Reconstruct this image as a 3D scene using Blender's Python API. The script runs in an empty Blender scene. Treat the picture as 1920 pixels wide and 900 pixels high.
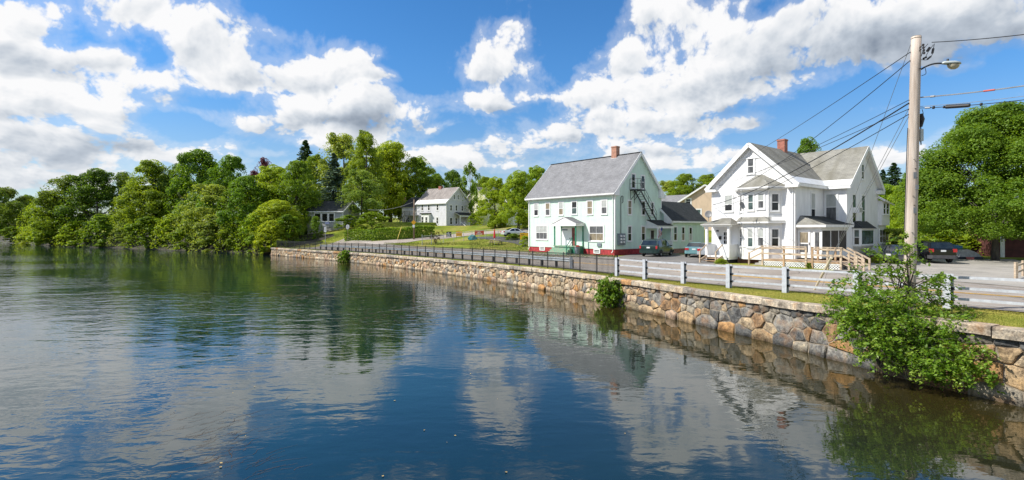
import bpy, math, random
import numpy as np
from mathutils import Vector, Matrix

C = bpy.context.scene.collection
SC = bpy.context.scene
PI = math.pi
rad = math.radians

# ------------------------------------------------------------------ camera, sun, sky, exposure
F_PX = 950.0      # focal length in photo pixels (photo is 1920 wide)
HOR = 431.0       # horizon row in the photo
cam_d = bpy.data.cameras.new("camera")
cam_d.sensor_width = 36.0
cam_d.lens = 36.0 * F_PX / 1920.0
cam_d.shift_y = -(450.0 - HOR) / 1920.0
cam_d.clip_start = 0.1
cam_d.clip_end = 6000
cam = bpy.data.objects.new("camera", cam_d)
cam.location = (0, 0, 0)
cam.rotation_euler = (rad(90), 0, 0)
C.objects.link(cam)
SC.camera = cam

SUN_AZ = rad(187.0)       # math angle in the ground plane of the direction towards the sun
SUN_EL = rad(45.0)
sun_dir = Vector((math.cos(SUN_EL) * math.cos(SUN_AZ), math.cos(SUN_EL) * math.sin(SUN_AZ), math.sin(SUN_EL)))
sun_l = bpy.data.lights.new("sun", 'SUN')
sun_l.energy = 5.0
sun_l.angle = rad(0.53)
sun_l.color = (1.0, 0.955, 0.87)
sun = bpy.data.objects.new("sun", sun_l)
sun.rotation_euler = sun_dir.to_track_quat('Z', 'Y').to_euler()
C.objects.link(sun)

SC.view_settings.view_transform = 'Standard'
SC.view_settings.look = 'None'
SC.view_settings.gamma = 1.0
SC.view_settings.exposure = 0.32
SC.view_settings.use_curve_mapping = False
SC.cycles.max_bounces = 6
SC.cycles.diffuse_bounces = 4
SC.cycles.glossy_bounces = 3
SC.cycles.transmission_bounces = 3
SC.cycles.transparent_max_bounces = 6
SC.cycles.sample_clamp_indirect = 6.0
SC.cycles.caustics_reflective = False
SC.cycles.caustics_refractive = False


def az_el(px, py):
    """direction angles of a photo pixel"""
    x, y, z = (px - 960) / F_PX, 1.0, (HOR - py) / F_PX
    return math.atan2(x, y), math.atan2(z, math.hypot(x, y))


def make_world():
    w = bpy.data.worlds.new("World")
    SC.world = w
    w.use_nodes = True
    nt = w.node_tree
    nt.nodes.clear()
    N, L = nt.nodes.new, nt.links.new

    def val(sock, v):
        if isinstance(v, (int, float)):
            sock.default_value = v
        elif isinstance(v, tuple):
            sock.default_value = v
        else:
            L(v, sock)

    def m(op, a, b=0.0, c=0.0, clamp=False):
        n = N('ShaderNodeMath'); n.operation = op; n.use_clamp = clamp
        val(n.inputs[0], a); val(n.inputs[1], b); val(n.inputs[2], c)
        return n.outputs[0]

    def vm(op, a, b=(0, 0, 0), c=(0, 0, 0)):
        n = N('ShaderNodeVectorMath'); n.operation = op
        val(n.inputs[0], a); val(n.inputs[1], b); val(n.inputs[2], c)
        return n.outputs['Value'] if op in ('LENGTH', 'DOT_PRODUCT') else n.outputs[0]

    def sstep(v, a, b, lo=0.0, hi=1.0):
        n = N('ShaderNodeMapRange'); n.interpolation_type = 'SMOOTHSTEP'
        val(n.inputs[0], v)
        n.inputs[1].default_value = a; n.inputs[2].default_value = b
        n.inputs[3].default_value = lo; n.inputs[4].default_value = hi
        return n.outputs[0]

    def noise(vec, scale, detail, rough=0.55, lac=2.0):
        n = N('ShaderNodeTexNoise'); L(vec, n.inputs['Vector'])
        n.inputs['Scale'].default_value = scale; n.inputs['Detail'].default_value = detail
        n.inputs['Roughness'].default_value = rough; n.inputs['Lacunarity'].default_value = lac
        return n.outputs[0]

    sky = N('ShaderNodeTexSky'); sky.sky_type = 'NISHITA'; sky.sun_disc = False
    sky.sun_elevation = SUN_EL
    sky.sun_rotation = math.atan2(sun_dir.x, sun_dir.y)
    sky.air_density = 1.0; sky.dust_density = 0.0; sky.ozone_density = 6.0
    hs = N('ShaderNodeHueSaturation'); hs.inputs['Value'].default_value = 1.2
    L(sky.outputs[0], hs.inputs['Color'])

    tc = N('ShaderNodeTexCoord')
    d = tc.outputs['Generated']
    sp = N('ShaderNodeSeparateXYZ'); L(d, sp.inputs[0])
    az = m('ARCTAN2', sp.outputs[0], sp.outputs[1])
    el = m('ARCSINE', sp.outputs[2])
    L(sstep(el, 0.0, 0.26, 0.90, 1.20), hs.inputs['Saturation'])
    L(sstep(el, 0.0, 0.34, 0.90, 1.32), hs.inputs['Value'])
    cb = N('ShaderNodeCombineXYZ'); L(az, cb.inputs[0]); L(el, cb.inputs[1])
    ae = cb.outputs[0]
    # billow coordinates: squeezed towards the horizon, as layers seen edge-on are
    cv = N('ShaderNodeCombineXYZ')
    L(az, cv.inputs[0])
    lg = m('LOGARITHM', m('ADD', m('MAXIMUM', el, 0.0), 0.16), math.e)
    L(m('MULTIPLY', lg, 0.46), cv.inputs[1])
    cv.inputs[2].default_value = 3.7
    pc = cv.outputs[0]
    # domain warp, then looks at a billowy field (the second shifted towards the sun for relief)
    wn = N('ShaderNodeTexNoise'); L(pc, wn.inputs['Vector']); wn.inputs['Scale'].default_value = 7.0
    wn.inputs['Detail'].default_value = 3.0
    wv = vm('MULTIPLY_ADD', wn.outputs['Color'], (0.06, 0.05, 0.0), pc)

    def billow(vec, det):
        v = N('ShaderNodeTexVoronoi'); v.voronoi_dimensions = '2D'; v.feature = 'SMOOTH_F1'; v.normalize = True
        L(vec, v.inputs['Vector'])
        v.inputs['Scale'].default_value = 12.0; v.inputs['Detail'].default_value = det; v.inputs['Roughness'].default_value = 0.55
        v.inputs['Lacunarity'].default_value = 2.3; v.inputs['Smoothness'].default_value = 0.35
        return m('SUBTRACT', 0.95, m('MULTIPLY', v.outputs['Distance'], 1.6))
    b1 = billow(wv, 3.0)
    b2 = billow(vm('ADD', wv, (-0.007, 0.013, 0.0)), 3.0)
    big = noise(wv, 7.0, 3.0, 0.5)
    big2 = noise(vm('ADD', wv, (-0.015, 0.03, 0.0)), 7.0, 3.0, 0.5)
    fine = noise(wv, 42.0, 5.0, 0.62)
    n1 = m('ADD', m('ADD', m('MULTIPLY', b1, 0.40), m('MULTIPLY', big, 0.42)), m('MULTIPLY', fine, 0.30))   # about 0.25 .. 0.85
    n1s = big

    def blobs(lst, shade=False, fall=1.75):
        acc, num, den = None, None, None
        for (px, py, rx, ry, wgt) in lst:
            a, e = az_el(px, py)
            a1, _ = az_el(px + rx, py); a0, _ = az_el(px - rx, py)
            _, e1 = az_el(px, py - ry); _, e0 = az_el(px, py + ry)
            ra, re = abs(a1 - a0) / 2, abs(e1 - e0) / 2
            v = vm('MULTIPLY_ADD', wae, (1 / ra, 1 / re, 0), (-a / ra, -e / re, 0))
            f = sstep(vm('LENGTH', v), 0.0, fall, wgt, 0.0)
            acc = f if acc is None else m('SUBTRACT', m('ADD', acc, f), m('MULTIPLY', acc, f))
            if shade:       # every heap is bright on top and grey underneath
                f2 = m('POWER', f, 3.0)
                t = vm('DOT_PRODUCT', v, (-0.25, 1.0, 0))
                num = m('MULTIPLY', f2, t) if num is None else m('MULTIPLY_ADD', f2, t, num)
                den = m('ADD', f2, 0.02) if den is None else m('ADD', f2, den)
        if shade:
            return acc, m('DIVIDE', num, den)
        return acc

    # the heaps' outlines are pushed about a little by the same billows
    wae = vm('ADD', ae, vm('MULTIPLY', vm('SUBTRACT', wn.outputs['Color'], (0.5, 0.5, 0.5)), (0.09, 0.06, 0.0)))
    body, tops = blobs(BLOBS_CLOUD, True, 1.6)
    holes = blobs(BLOBS_BLUE)
    grey = blobs(BLOBS_GREY)
    # clouds elsewhere in the sky: broad noise, same kind of broken cumulus
    outside = m('MAXIMUM', sstep(m('ABSOLUTE', az), 0.80, 0.98), sstep(el, 0.43, 0.60))
    nl = noise(d, 2.3, 3.0, 0.5)
    gen = m('MULTIPLY', sstep(nl, 0.42, 0.62, 0.0, 0.9), outside)
    dens = m('MAXIMUM', body, gen)
    dens = m('SUBTRACT', dens, holes)
    fld = m('ADD', m('MULTIPLY', dens, 0.71), m('MULTIPLY', m('SUBTRACT', n1, 0.56), 2.25))
    mask = sstep(fld, 0.24, 0.50)
    wisp = sstep(fld, -0.12, 0.34, 0.0, 0.26)
    mask = m('MAXIMUM', mask, wisp)
    # below the horizon no clouds
    mask = m('MULTIPLY', mask, sstep(el, -0.02, 0.01))
    relief = m('ADD', m('MULTIPLY', m('SUBTRACT', b1, b2), 0.50), m('MULTIPLY', m('SUBTRACT', big, big2), 1.1))
    relief = m('ADD', relief, m('MULTIPLY', m('MINIMUM', m('MAXIMUM', tops, -1.1), 0.5), 0.24))
    core = sstep(fld, 0.45, 1.25, 0.0, 0.12)
    gam = m('MULTIPLY', grey, m('ADD', 0.35, m('MULTIPLY', n1, 1.0)))
    sh = m('SUBTRACT', m('ADD', 0.98, relief), m('ADD', core, m('MULTIPLY', gam, 0.42)))
    sh = m('MINIMUM', m('MAXIMUM', sh, 0.2), 1.06)
    ramp = N('ShaderNodeValToRGB'); L(sh, ramp.inputs[0])
    cr = ramp.color_ramp
    cr.elements[0].position = 0.2; cr.elements[0].color = (0.20, 0.25, 0.33, 1)
    cr.elements[1].position = 1.0; cr.elements[1].color = (0.97, 0.97, 0.98, 1)
    e = cr.elements.new(0.6); e.color = (0.52, 0.58, 0.66, 1)
    e = cr.elements.new(0.82); e.color = (0.80, 0.83, 0.87, 1)
    STR = 0.1
    sc_ = N('ShaderNodeVectorMath'); sc_.operation = 'SCALE'; sc_.inputs['Scale'].default_value = 0.80 / STR
    L(ramp.outputs[0], sc_.inputs[0])
    mx = N('ShaderNodeMix'); mx.data_type = 'RGBA'
    L(mask, mx.inputs['Factor']); L(hs.outputs[0], mx.inputs['A']); L(sc_.outputs[0], mx.inputs['B'])
    bg = N('ShaderNodeBackground'); bg.inputs['Strength'].default_value = STR
    L(mx.outputs['Result'], bg.inputs['Color'])
    out = N('ShaderNodeOutputWorld'); L(bg.outputs[0], out.inputs['Surface'])
    w.cycles.sampling_method = 'MANUAL'
    w.cycles.sample_map_resolution = 512


# where the cumulus stand in this sky (photo pixel centre, radii, weight), turned into sky directions
BLOBS_CLOUD = [
    (60, 25, 190, 50, 0.95), (250, 15, 130, 40, 0.9), (-60, 60, 150, 60, 0.9),
    (400, 80, 130, 55, 1.0), (480, 60, 70, 28, 0.8), (470, 130, 130, 45, 0.9), (560, 140, 110, 45, 0.9), (655, 118, 72, 45, 1.0),
    (715, 145, 60, 14, 0.7), (205, 108, 75, 26, 0.9), (60, 105, 120, 60, 0.95), (300, 160, 150, 35, 0.9), (110, 190, 180, 34, 0.9), (-40, 190, 120, 60, 0.9),
    (600, 205, 170, 38, 1.0), (720, 200, 100, 42, 1.0), (500, 235, 110, 26, 0.9), (640, 255, 150, 28, 0.9), (820, 245, 32, 12, 0.7),
    (350, 215, 60, 10, 0.5), (560, 268, 40, 9, 0.6), (800, 185, 30, 7, 0.4), (1040, 150, 26, 10, 0.4), (1120, 60, 40, 22, 0.4),
    (60, 270, 190, 40, 0.95), (220, 255, 120, 36, 0.95), (330, 285, 110, 22, 0.9), (80, 325, 260, 26, 0.95), (-60, 300, 200, 60, 0.9),
    (415, 265, 58, 14, 0.85), (520, 287, 46, 9, 0.75),
    (905, 80, 82, 50, 1.0), (900, 130, 90, 28, 0.95), (945, 45, 60, 18, 0.7), (920, 188, 84, 26, 0.95), (1010, 180, 40, 8, 0.5),
    (1060, 240, 85, 32, 0.95), (960, 280, 110, 26, 0.9), (870, 310, 130, 20, 0.9), (780, 290, 100, 26, 0.9), (1130, 215, 40, 18, 0.7),
    (1250, 30, 80, 50, 0.95), (1180, 110, 110, 36, 0.95), (1130, 175, 90, 26, 0.85), (1350, 100, 190, 80, 1.0), (1250, 170, 170, 46, 1.0), (1450, 60, 210, 70, 1.0),
    (1650, 50, 220, 70, 1.0), (1820, 40, 200, 70, 1.0), (1980, 20, 160, 70, 1.0), (1420, 175, 150, 36, 0.95), (1240, 240, 130, 34, 0.95),
    (1370, 235, 90, 20, 0.85), (1180, 280, 140, 30, 0.9), (1240, 310, 160, 20, 0.9), (1400, 285, 70, 16, 0.5),
    (1700, 290, 90, 26, 0.8), (1790, 245, 60, 20, 0.5), (1650, 210, 70, 14, 0.35), (1560, 250, 60, 10, 0.45), (1600, 320, 120, 18, 0.6), (1780, 130, 120, 18, 0.75),
]
BLOBS_BLUE = [
    (780, 60, 120, 62, 0.95), (640, 25, 110, 28, 0.6), (1090, 50, 70, 60, 0.9), (1050, 130, 36, 40, 0.6), (150, 65, 45, 36, 0.7), (330, 235, 60, 22, 0.85),
    (420, 190, 110, 16, 0.8), (300, 105, 26, 30, 0.7), (790, 160, 36, 40, 0.8), (1450, 5, 60, 18, 0.6), (1120, 290, 8, 8, 0.2),
    (1800, 150, 170, 28, 1.0), (1560, 185, 150, 34, 1.0), (1560, 240, 140, 28, 0.8), (1890, 120, 70, 40, 0.9), (860, 262, 60, 16, 0.7), (1440, 262, 70, 20, 0.55),
]
BLOBS_GREY = [
    (690, 236, 150, 22, 1.0), (560, 150, 90, 26, 0.42), (420, 120, 110, 40, 0.3), (80, 120, 120, 30, 0.55), (60, 240, 130, 34, 0.65),
    (250, 275, 90, 20, 0.95), (60, 310, 220, 22, 0.6), (300, 330, 160, 10, 0.4), (170, 60, 90, 30, 0.35), (915, 125, 80, 16, 0.35), (920, 205, 80, 10, 0.35),
    (1700, 75, 260, 62, 1.0), (1880, 40, 200, 70, 1.15), (1560, 110, 170, 40, 0.7), (1380, 150, 180, 26, 0.6), (1380, 220, 90, 20, 0.95), (1190, 235, 130, 18, 0.4),
    (1250, 290, 120, 16, 0.5), (1060, 262, 80, 10, 0.35), (1780, 115, 180, 20, 0.9), (1330, 90, 90, 24, 0.3), (960, 300, 90, 10, 0.35), (1470, 60, 120, 30, 0.4),
]
make_world()

# ------------------------------------------------------------------ helpers
_mats = {}


def nm(name):
    """new node material -> (material, node tree, principled, N, L)"""
    mt = bpy.data.materials.new(name)
    mt.use_nodes = True
    nt = mt.node_tree
    p = nt.nodes['Principled BSDF']
    return mt, nt, p, nt.nodes.new, nt.links.new


def simple(name, col, rough=0.6, var=0.12, scale=3.0, bump=0.0, bscale=40.0, metal=0.0, spec=0.5, col2=None, detail=5.0, stretch=(1, 1, 1), coord='Object'):
    """a painted / plain surface: base colour drifting between two tones, optional fine relief"""
    if name in _mats:
        return _mats[name]
    mt, nt, p, N, L = nm(name)
    tc = N('ShaderNodeTexCoord'); mp = N('ShaderNodeMapping')
    mp.inputs['Scale'].default_value = stretch
    L(tc.outputs[coord], mp.inputs['Vector'])
    no = N('ShaderNodeTexNoise'); L(mp.outputs[0], no.inputs['Vector'])
    no.inputs['Scale'].default_value = scale; no.inputs['Detail'].default_value = detail
    no.inputs['Roughness'].default_value = 0.6
    r = N('ShaderNodeValToRGB'); L(no.outputs[0], r.inputs[0])
    c2 = col2 or tuple(max(0, c * (1 - var * 1.6)) for c in col)
    c1 = tuple(min(1, c * (1 + var * 0.5)) for c in col)
    r.color_ramp.elements[0].position = 0.32; r.color_ramp.elements[0].color = (*c2, 1)
    r.color_ramp.elements[1].position = 0.66; r.color_ramp.elements[1].color = (*c1, 1)
    L(r.outputs[0], p.inputs['Base Color'])
    p.inputs['Roughness'].default_value = rough
    p.inputs['Metallic'].default_value = metal
    p.inputs['Specular IOR Level'].default_value = spec
    if bump > 0:
        n2 = N('ShaderNodeTexNoise'); L(mp.outputs[0], n2.inputs['Vector']); n2.inputs['Scale'].default_value = bscale
        n2.inputs['Detail'].default_value = 4
        b = N('ShaderNodeBump'); b.inputs['Strength'].default_value = bump; b.inputs['Distance'].default_value = 0.02
        L(n2.outputs[0], b.inputs['Height']); L(b.outputs[0], p.inputs['Normal'])
    _mats[name] = mt
    return mt


class MB:
    """collects shapes; build() links them as ONE mesh object"""

    def __init__(self):
        self.v, self.f, self.m = [], [], []

    def face(self, pts, mi=0):
        b = len(self.v)
        self.v += [tuple(p) for p in pts]
        self.f.append(tuple(range(b, b + len(pts)))); self.m.append(mi)

    def box(self, x0, x1, y0, y1, z0, z1, mi=0, M=None):
        b = len(self.v)
        pts = [(x0, y0, z0), (x1, y0, z0), (x1, y1, z0), (x0, y1, z0), (x0, y0, z1), (x1, y0, z1), (x1, y1, z1), (x0, y1, z1)]
        if M is not None:
            pts = [tuple(M @ Vector(p)) for p in pts]
        self.v += pts
        for q in ((0, 3, 2, 1), (4, 5, 6, 7), (0, 1, 5, 4), (1, 2, 6, 5), (2, 3, 7, 6), (3, 0, 4, 7)):
            self.f.append(tuple(b + i for i in q)); self.m.append(mi)

    def cbox(self, c, s, mi=0, rz=0.0):
        M = Matrix.Translation(c) @ Matrix.Rotation(rz, 4, 'Z')
        self.box(-s[0] / 2, s[0] / 2, -s[1] / 2, s[1] / 2, -s[2] / 2, s[2] / 2, mi, M)

    def bar(self, p0, p1, w, h, mi=0, up=(0, 0, 1)):
        """rectangular bar, w across, h along up"""
        p0, p1 = Vector(p0), Vector(p1)
        d = (p1 - p0).normalized()
        u = Vector(up)
        sx = d.cross(u)
        if sx.length < 1e-5:
            sx = d.cross(Vector((1, 0, 0)))
        sx.normalize(); u = sx.cross(d).normalized()
        b = len(self.v)
        for p in (p0, p1):
            for a, c in ((-1, -1), (1, -1), (1, 1), (-1, 1)):
                self.v.append(tuple(p + sx * (a * w / 2) + u * (c * h / 2)))
        for q in ((0, 1, 2, 3), (7, 6, 5, 4), (0, 4, 5, 1), (1, 5, 6, 2), (2, 6, 7, 3), (3, 7, 4, 0)):
            self.f.append(tuple(b + i for i in q)); self.m.append(mi)

    def tube(self, pts, r, n=8, mi=0, caps=True):
        pts = [Vector(p) for p in pts]
        rs = r if isinstance(r, (list, tuple)) else [r] * len(pts)
        b = len(self.v)
        ref = None
        for i, p in enumerate(pts):
            d = (pts[min(i + 1, len(pts) - 1)] - pts[max(i - 1, 0)]).normalized()
            if ref is None:
                ref = d.orthogonal().normalized()
            ref = (ref - d * ref.dot(d)).normalized()
            o = d.cross(ref)
            for k in range(n):
                a = 2 * PI * k / n
                self.v.append(tuple(p + (ref * math.cos(a) + o * math.sin(a)) * rs[i]))
        for i in range(len(pts) - 1):
            for k in range(n):
                k2 = (k + 1) % n
                self.f.append((b + i * n + k, b + i * n + k2, b + (i + 1) * n + k2, b + (i + 1) * n + k)); self.m.append(mi)
        if caps:
            self.f.append(tuple(b + k for k in reversed(range(n)))); self.m.append(mi)
            e = b + (len(pts) - 1) * n
            self.f.append(tuple(e + k for k in range(n))); self.m.append(mi)

    def prism(self, poly, t, mi=0):
        """planar polygon extruded by vector t"""
        t = Vector(t)
        n = len(poly); b = len(self.v)
        self.v += [tuple(p) for p in poly]
        self.v += [tuple(Vector(p) + t) for p in poly]
        self.f.append(tuple(b + i for i in range(n))); self.m.append(mi)
        self.f.append(tuple(b + n + i for i in reversed(range(n)))); self.m.append(mi)
        for i in range(n):
            j = (i + 1) % n
            self.f.append((b + i, b + n + i, b + n + j, b + j)); self.m.append(mi)

    def lathe(self, prof, c=(0, 0, 0), n=16, mi=0):
        b = len(self.v)
        for (r, z) in prof:
            for k in range(n):
                a = 2 * PI * k / n
                self.v.append((c[0] + r * math.cos(a), c[1] + r * math.sin(a), c[2] + z))
        for i in range(len(prof) - 1):
            for k in range(n):
                k2 = (k + 1) % n
                self.f.append((b + i * n + k, b + i * n + k2, b + (i + 1) * n + k2, b + (i + 1) * n + k)); self.m.append(mi)

    def lapped(self, poly, o, ax, up, nrm, pitch, out, mi=0):
        """a convex polygon (a along ax, b along up) covered with lapped boards or shingle courses"""
        o, ax, up, nrm = Vector(o), Vector(ax), Vector(up), Vector(nrm)
        b0 = min(p[1] for p in poly); b1 = max(p[1] for p in poly)
        n = max(1, int(math.ceil((b1 - b0) / pitch - 1e-6)))

        def clip(pl, lim, keep_above):
            res = []
            for i in range(len(pl)):
                p, q = pl[i], pl[(i + 1) % len(pl)]
                pin = (p[1] >= lim - 1e-9) if keep_above else (p[1] <= lim + 1e-9)
                qin = (q[1] >= lim - 1e-9) if keep_above else (q[1] <= lim + 1e-9)
                if pin:
                    res.append(p)
                if pin != qin:
                    t = (lim - p[1]) / (q[1] - p[1])
                    res.append((p[0] + t * (q[0] - p[0]), lim))
            return res

        for i in range(n):
            lo, hi = b0 + i * pitch, min(b1, b0 + (i + 1) * pitch)
            pl = clip(clip(poly, lo, True), hi, False)
            if len(pl) < 3:
                continue
            self.face([o + ax * p[0] + up * p[1] + nrm * (out * (1 - (p[1] - lo) / pitch)) for p in pl], mi)
            bt = [p[0] for p in pl if abs(p[1] - lo) < 1e-6]
            if len(bt) >= 2:
                a0, a1 = min(bt), max(bt)
                self.face([o + ax * a0 + up * lo, o + ax * a1 + up * lo, o + ax * a1 + up * lo + nrm * out, o + ax * a0 + up * lo + nrm * out], mi)

    def build(self, name, mats, parent=None, smooth=False, loc=None):
        me = bpy.data.meshes.new(name)
        me.from_pydata(self.v, [], self.f)
        if not isinstance(mats, (list, tuple)):
            mats = [mats]
        for mt in mats:
            me.materials.append(mt)
        if len(mats) > 1:
            me.polygons.foreach_set('material_index', self.m)
        if smooth:
            me.polygons.foreach_set('use_smooth', [True] * len(me.polygons))
        me.update()
        return link(name, me, parent, loc)


def link(name, me, parent=None, loc=None):
    o = bpy.data.objects.new(name, me)
    C.objects.link(o)
    if parent is not None:
        o.parent = parent
    if loc is not None:
        o.location = loc
    return o


def empty(name, loc, rz=0.0):
    o = bpy.data.objects.new(name, None)
    o.empty_display_size = 0.3
    C.objects.link(o)
    o.location = loc
    o.rotation_euler = (0, 0, rz)
    return o


def tag(o, label=None, cat=None, group=None, kind=None):
    if label: o['label'] = label
    if cat: o['category'] = cat
    if group: o['group'] = group
    if kind: o['kind'] = kind
    return o


def copy_tree(o, parent=None):
    kids = list(o.children)
    c = o.copy(); C.objects.link(c)
    c.parent = parent
    for ch in kids:
        copy_tree(ch, c)
    return c


def np_mesh(name, verts, faces_flat, nper, mats, smooth=False, attrs=None):
    """fast mesh from numpy arrays; all faces have nper corners; attrs: name -> per-vertex float array or (n,4) colour array"""
    me = bpy.data.meshes.new(name)
    nv = len(verts); nf = len(faces_flat) // nper
    me.vertices.add(nv)
    me.vertices.foreach_set('co', np.asarray(verts, np.float32).ravel())
    me.loops.add(len(faces_flat))
    me.loops.foreach_set('vertex_index', np.asarray(faces_flat, np.int32))
    me.polygons.add(nf)
    me.polygons.foreach_set('loop_start', np.arange(0, nf * nper, nper, dtype=np.int32))
    me.polygons.foreach_set('loop_total', np.full(nf, nper, np.int32))
    if smooth:
        me.polygons.foreach_set('use_smooth', np.ones(nf, bool))
    for mt in (mats if isinstance(mats, (list, tuple)) else [mats]):
        me.materials.append(mt)
    for k, a in (attrs or {}).items():
        a = np.asarray(a, np.float32)
        if a.ndim == 1:
            at = me.attributes.new(k, 'FLOAT', 'POINT'); at.data.foreach_set('value', a)
        else:
            at = me.attributes.new(k, 'FLOAT_COLOR', 'POINT'); at.data.foreach_set('color', a.ravel())
    me.update(calc_edges=True)
    return me


# ------------------------------------------------------------------ lie of the land
WATER_Z = -4.65
CTRL = [(23.5, -12), (20.3, -5), (17.6, 3), (15.3, 9.5), (13.6, 12.8), (12.4, 15.3), (11.6, 17.8), (10.3, 21.9), (8.6, 26), (6.7, 30.15),
        (3.4, 37.3), (.6, 42), (-3.3, 48.1), (-11.6, 59.2), (-19, 68), (-27.4, 76.7), (-36.3, 85.4), (-44.5, 93.5), (-52, 100.5), (-74, 113),
        (-103, 130), (-133, 147), (-160, 166), (-235, 232), (-420, 300)]


def catmull(pts, per=14):
    res = []
    P = [np.array(p, float) for p in pts]
    P = [2 * P[0] - P[1]] + P + [2 * P[-1] - P[-2]]
    for i in range(1, len(P) - 2):
        for k in range(per):
            t = k / per
            a, b, c, d = P[i - 1], P[i], P[i + 1], P[i + 2]
            res.append(0.5 * (2 * b + (c - a) * t + (2 * a - 5 * b + 4 * c - d) * t * t + (3 * b - a - 3 * c + d) * t ** 3))
    res.append(P[-2])
    return np.array(res)


SH = catmull(CTRL)
SL = np.concatenate([[0], np.cumsum(np.linalg.norm(np.diff(SH, axis=0), axis=1))])
_tan = np.gradient(SH, axis=0); _tan /= np.linalg.norm(_tan, axis=1)[:, None]
for _ in range(10):
    _tan[1:-1] = (_tan[:-2] + 2 * _tan[1:-1] + _tan[2:]) / 4
_tan /= np.linalg.norm(_tan, axis=1)[:, None]
SN = np.stack([_tan[:, 1], -_tan[:, 0]], 1)      # towards the land


def wallP(s): return np.array([np.interp(s, SL, SH[:, 0]), np.interp(s, SL, SH[:, 1])])
def wallN(s):
    n = np.array([np.interp(s, SL, SN[:, 0]), np.interp(s, SL, SN[:, 1])]); return n / np.linalg.norm(n)
def s_at_y(y): return float(np.interp(y, SH[:, 1], SL))


S_END = s_at_y(93.5)          # the stone wall ends here; beyond is natural bank
_off_y = [5, 14, 17, 20, 22.5, 24.5, 26.5, 29, 32, 45, 95]
_off_d = [3.5, 3.5, 3.5, 3.4, 3.1, 2.6, 2.0, 1.55, 1.4, 1.0, 0.95]


def railP(s, extra=0.0):
    p = wallP(s); return p + wallN(s) * (np.interp(p[1], _off_y, _off_d) + extra)


def sstep(x, a, b):
    t = np.clip((x - a) / (b - a), 0, 1); return t * t * (3 - 2 * t)


_BY = [0, 12, 16, 20, 24, 30, 43, 52, 64, 80, 93, 400]
_BZ = [-2.5, -2.62, -2.72, -2.88, -2.98, -3.0, -3.1, -3.17, -3.22, -3.28, -3.3, -3.3]


def g_sd(wy, d, x, y):
    """ground height from nearest shore point's y, distance from shore, and place"""
    base = np.interp(wy, _BY, _BZ)
    z = base + sstep(d, 7.0, 14.0) * np.interp(wy, [20, 30, 60, 80], [0.0, 0.30, 0.45, 0.35])
    k = np.clip((-x - 12) / 18, 0, 1)
    hill = sstep(d, 10.5 - 5.5 * k, 40 - 16 * k) * 3.9 * sstep(y, 66, 96)
    hill = hill + sstep(d, 42, 160) * 5.0 * sstep(y, 66, 96)
    z = z + hill
    bank = sstep(wy, 93.4, 94.6)
    zb = -4.95 + (z + 0.8 + 4.95) * sstep(d, -0.5, 6.5)
    return z * (1 - bank) + zb * bank


def g(x, y):
    d2 = (SH[:, 0] - x) ** 2 + (SH[:, 1] - y) ** 2
    i = int(np.argmin(d2))
    j0, j1 = max(i - 1, 0), min(i + 1, len(SH) - 1)
    a, b = SH[j0], SH[j1]
    ab = b - a
    t = float(np.clip(np.dot(np.array([x, y]) - a, ab) / np.dot(ab, ab), 0, 1))
    q = a + ab * t
    return float(g_sd(q[1], math.hypot(x - q[0], y - q[1]), x, y))


def hit(px, py, dz=0.0):
    """the ground point (plus dz above it) seen at a photo pixel"""
    vx, vz = (px - 960) / F_PX, (HOR - py) / F_PX
    y0, f0 = 8.0, None
    y = 8.0
    while y < 260:
        f = vz * y - (g(vx * y, y) + dz)
        if f0 is not None and f0 > 0 >= f:
            lo, hi = y0, y
            for _ in range(24):
                mid = (lo + hi) / 2
                if vz * mid - (g(vx * mid, mid) + dz) > 0: lo = mid
                else: hi = mid
            y = (lo + hi) / 2
            return Vector((vx * y, y, g(vx * y, y)))
        y0, f0 = y, f
        y += 0.5
    return Vector((vx * 120, 120, g(vx * 120, 120)))


def at(px, py, Y):
    return Vector(((px - 960) / F_PX * Y, Y, (HOR - py) / F_PX * Y))


def on(px, Y):
    """ground point on the line of sight px at distance Y"""
    x = (px - 960) / F_PX * Y
    return Vector((x, Y, g(x, Y)))
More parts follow.
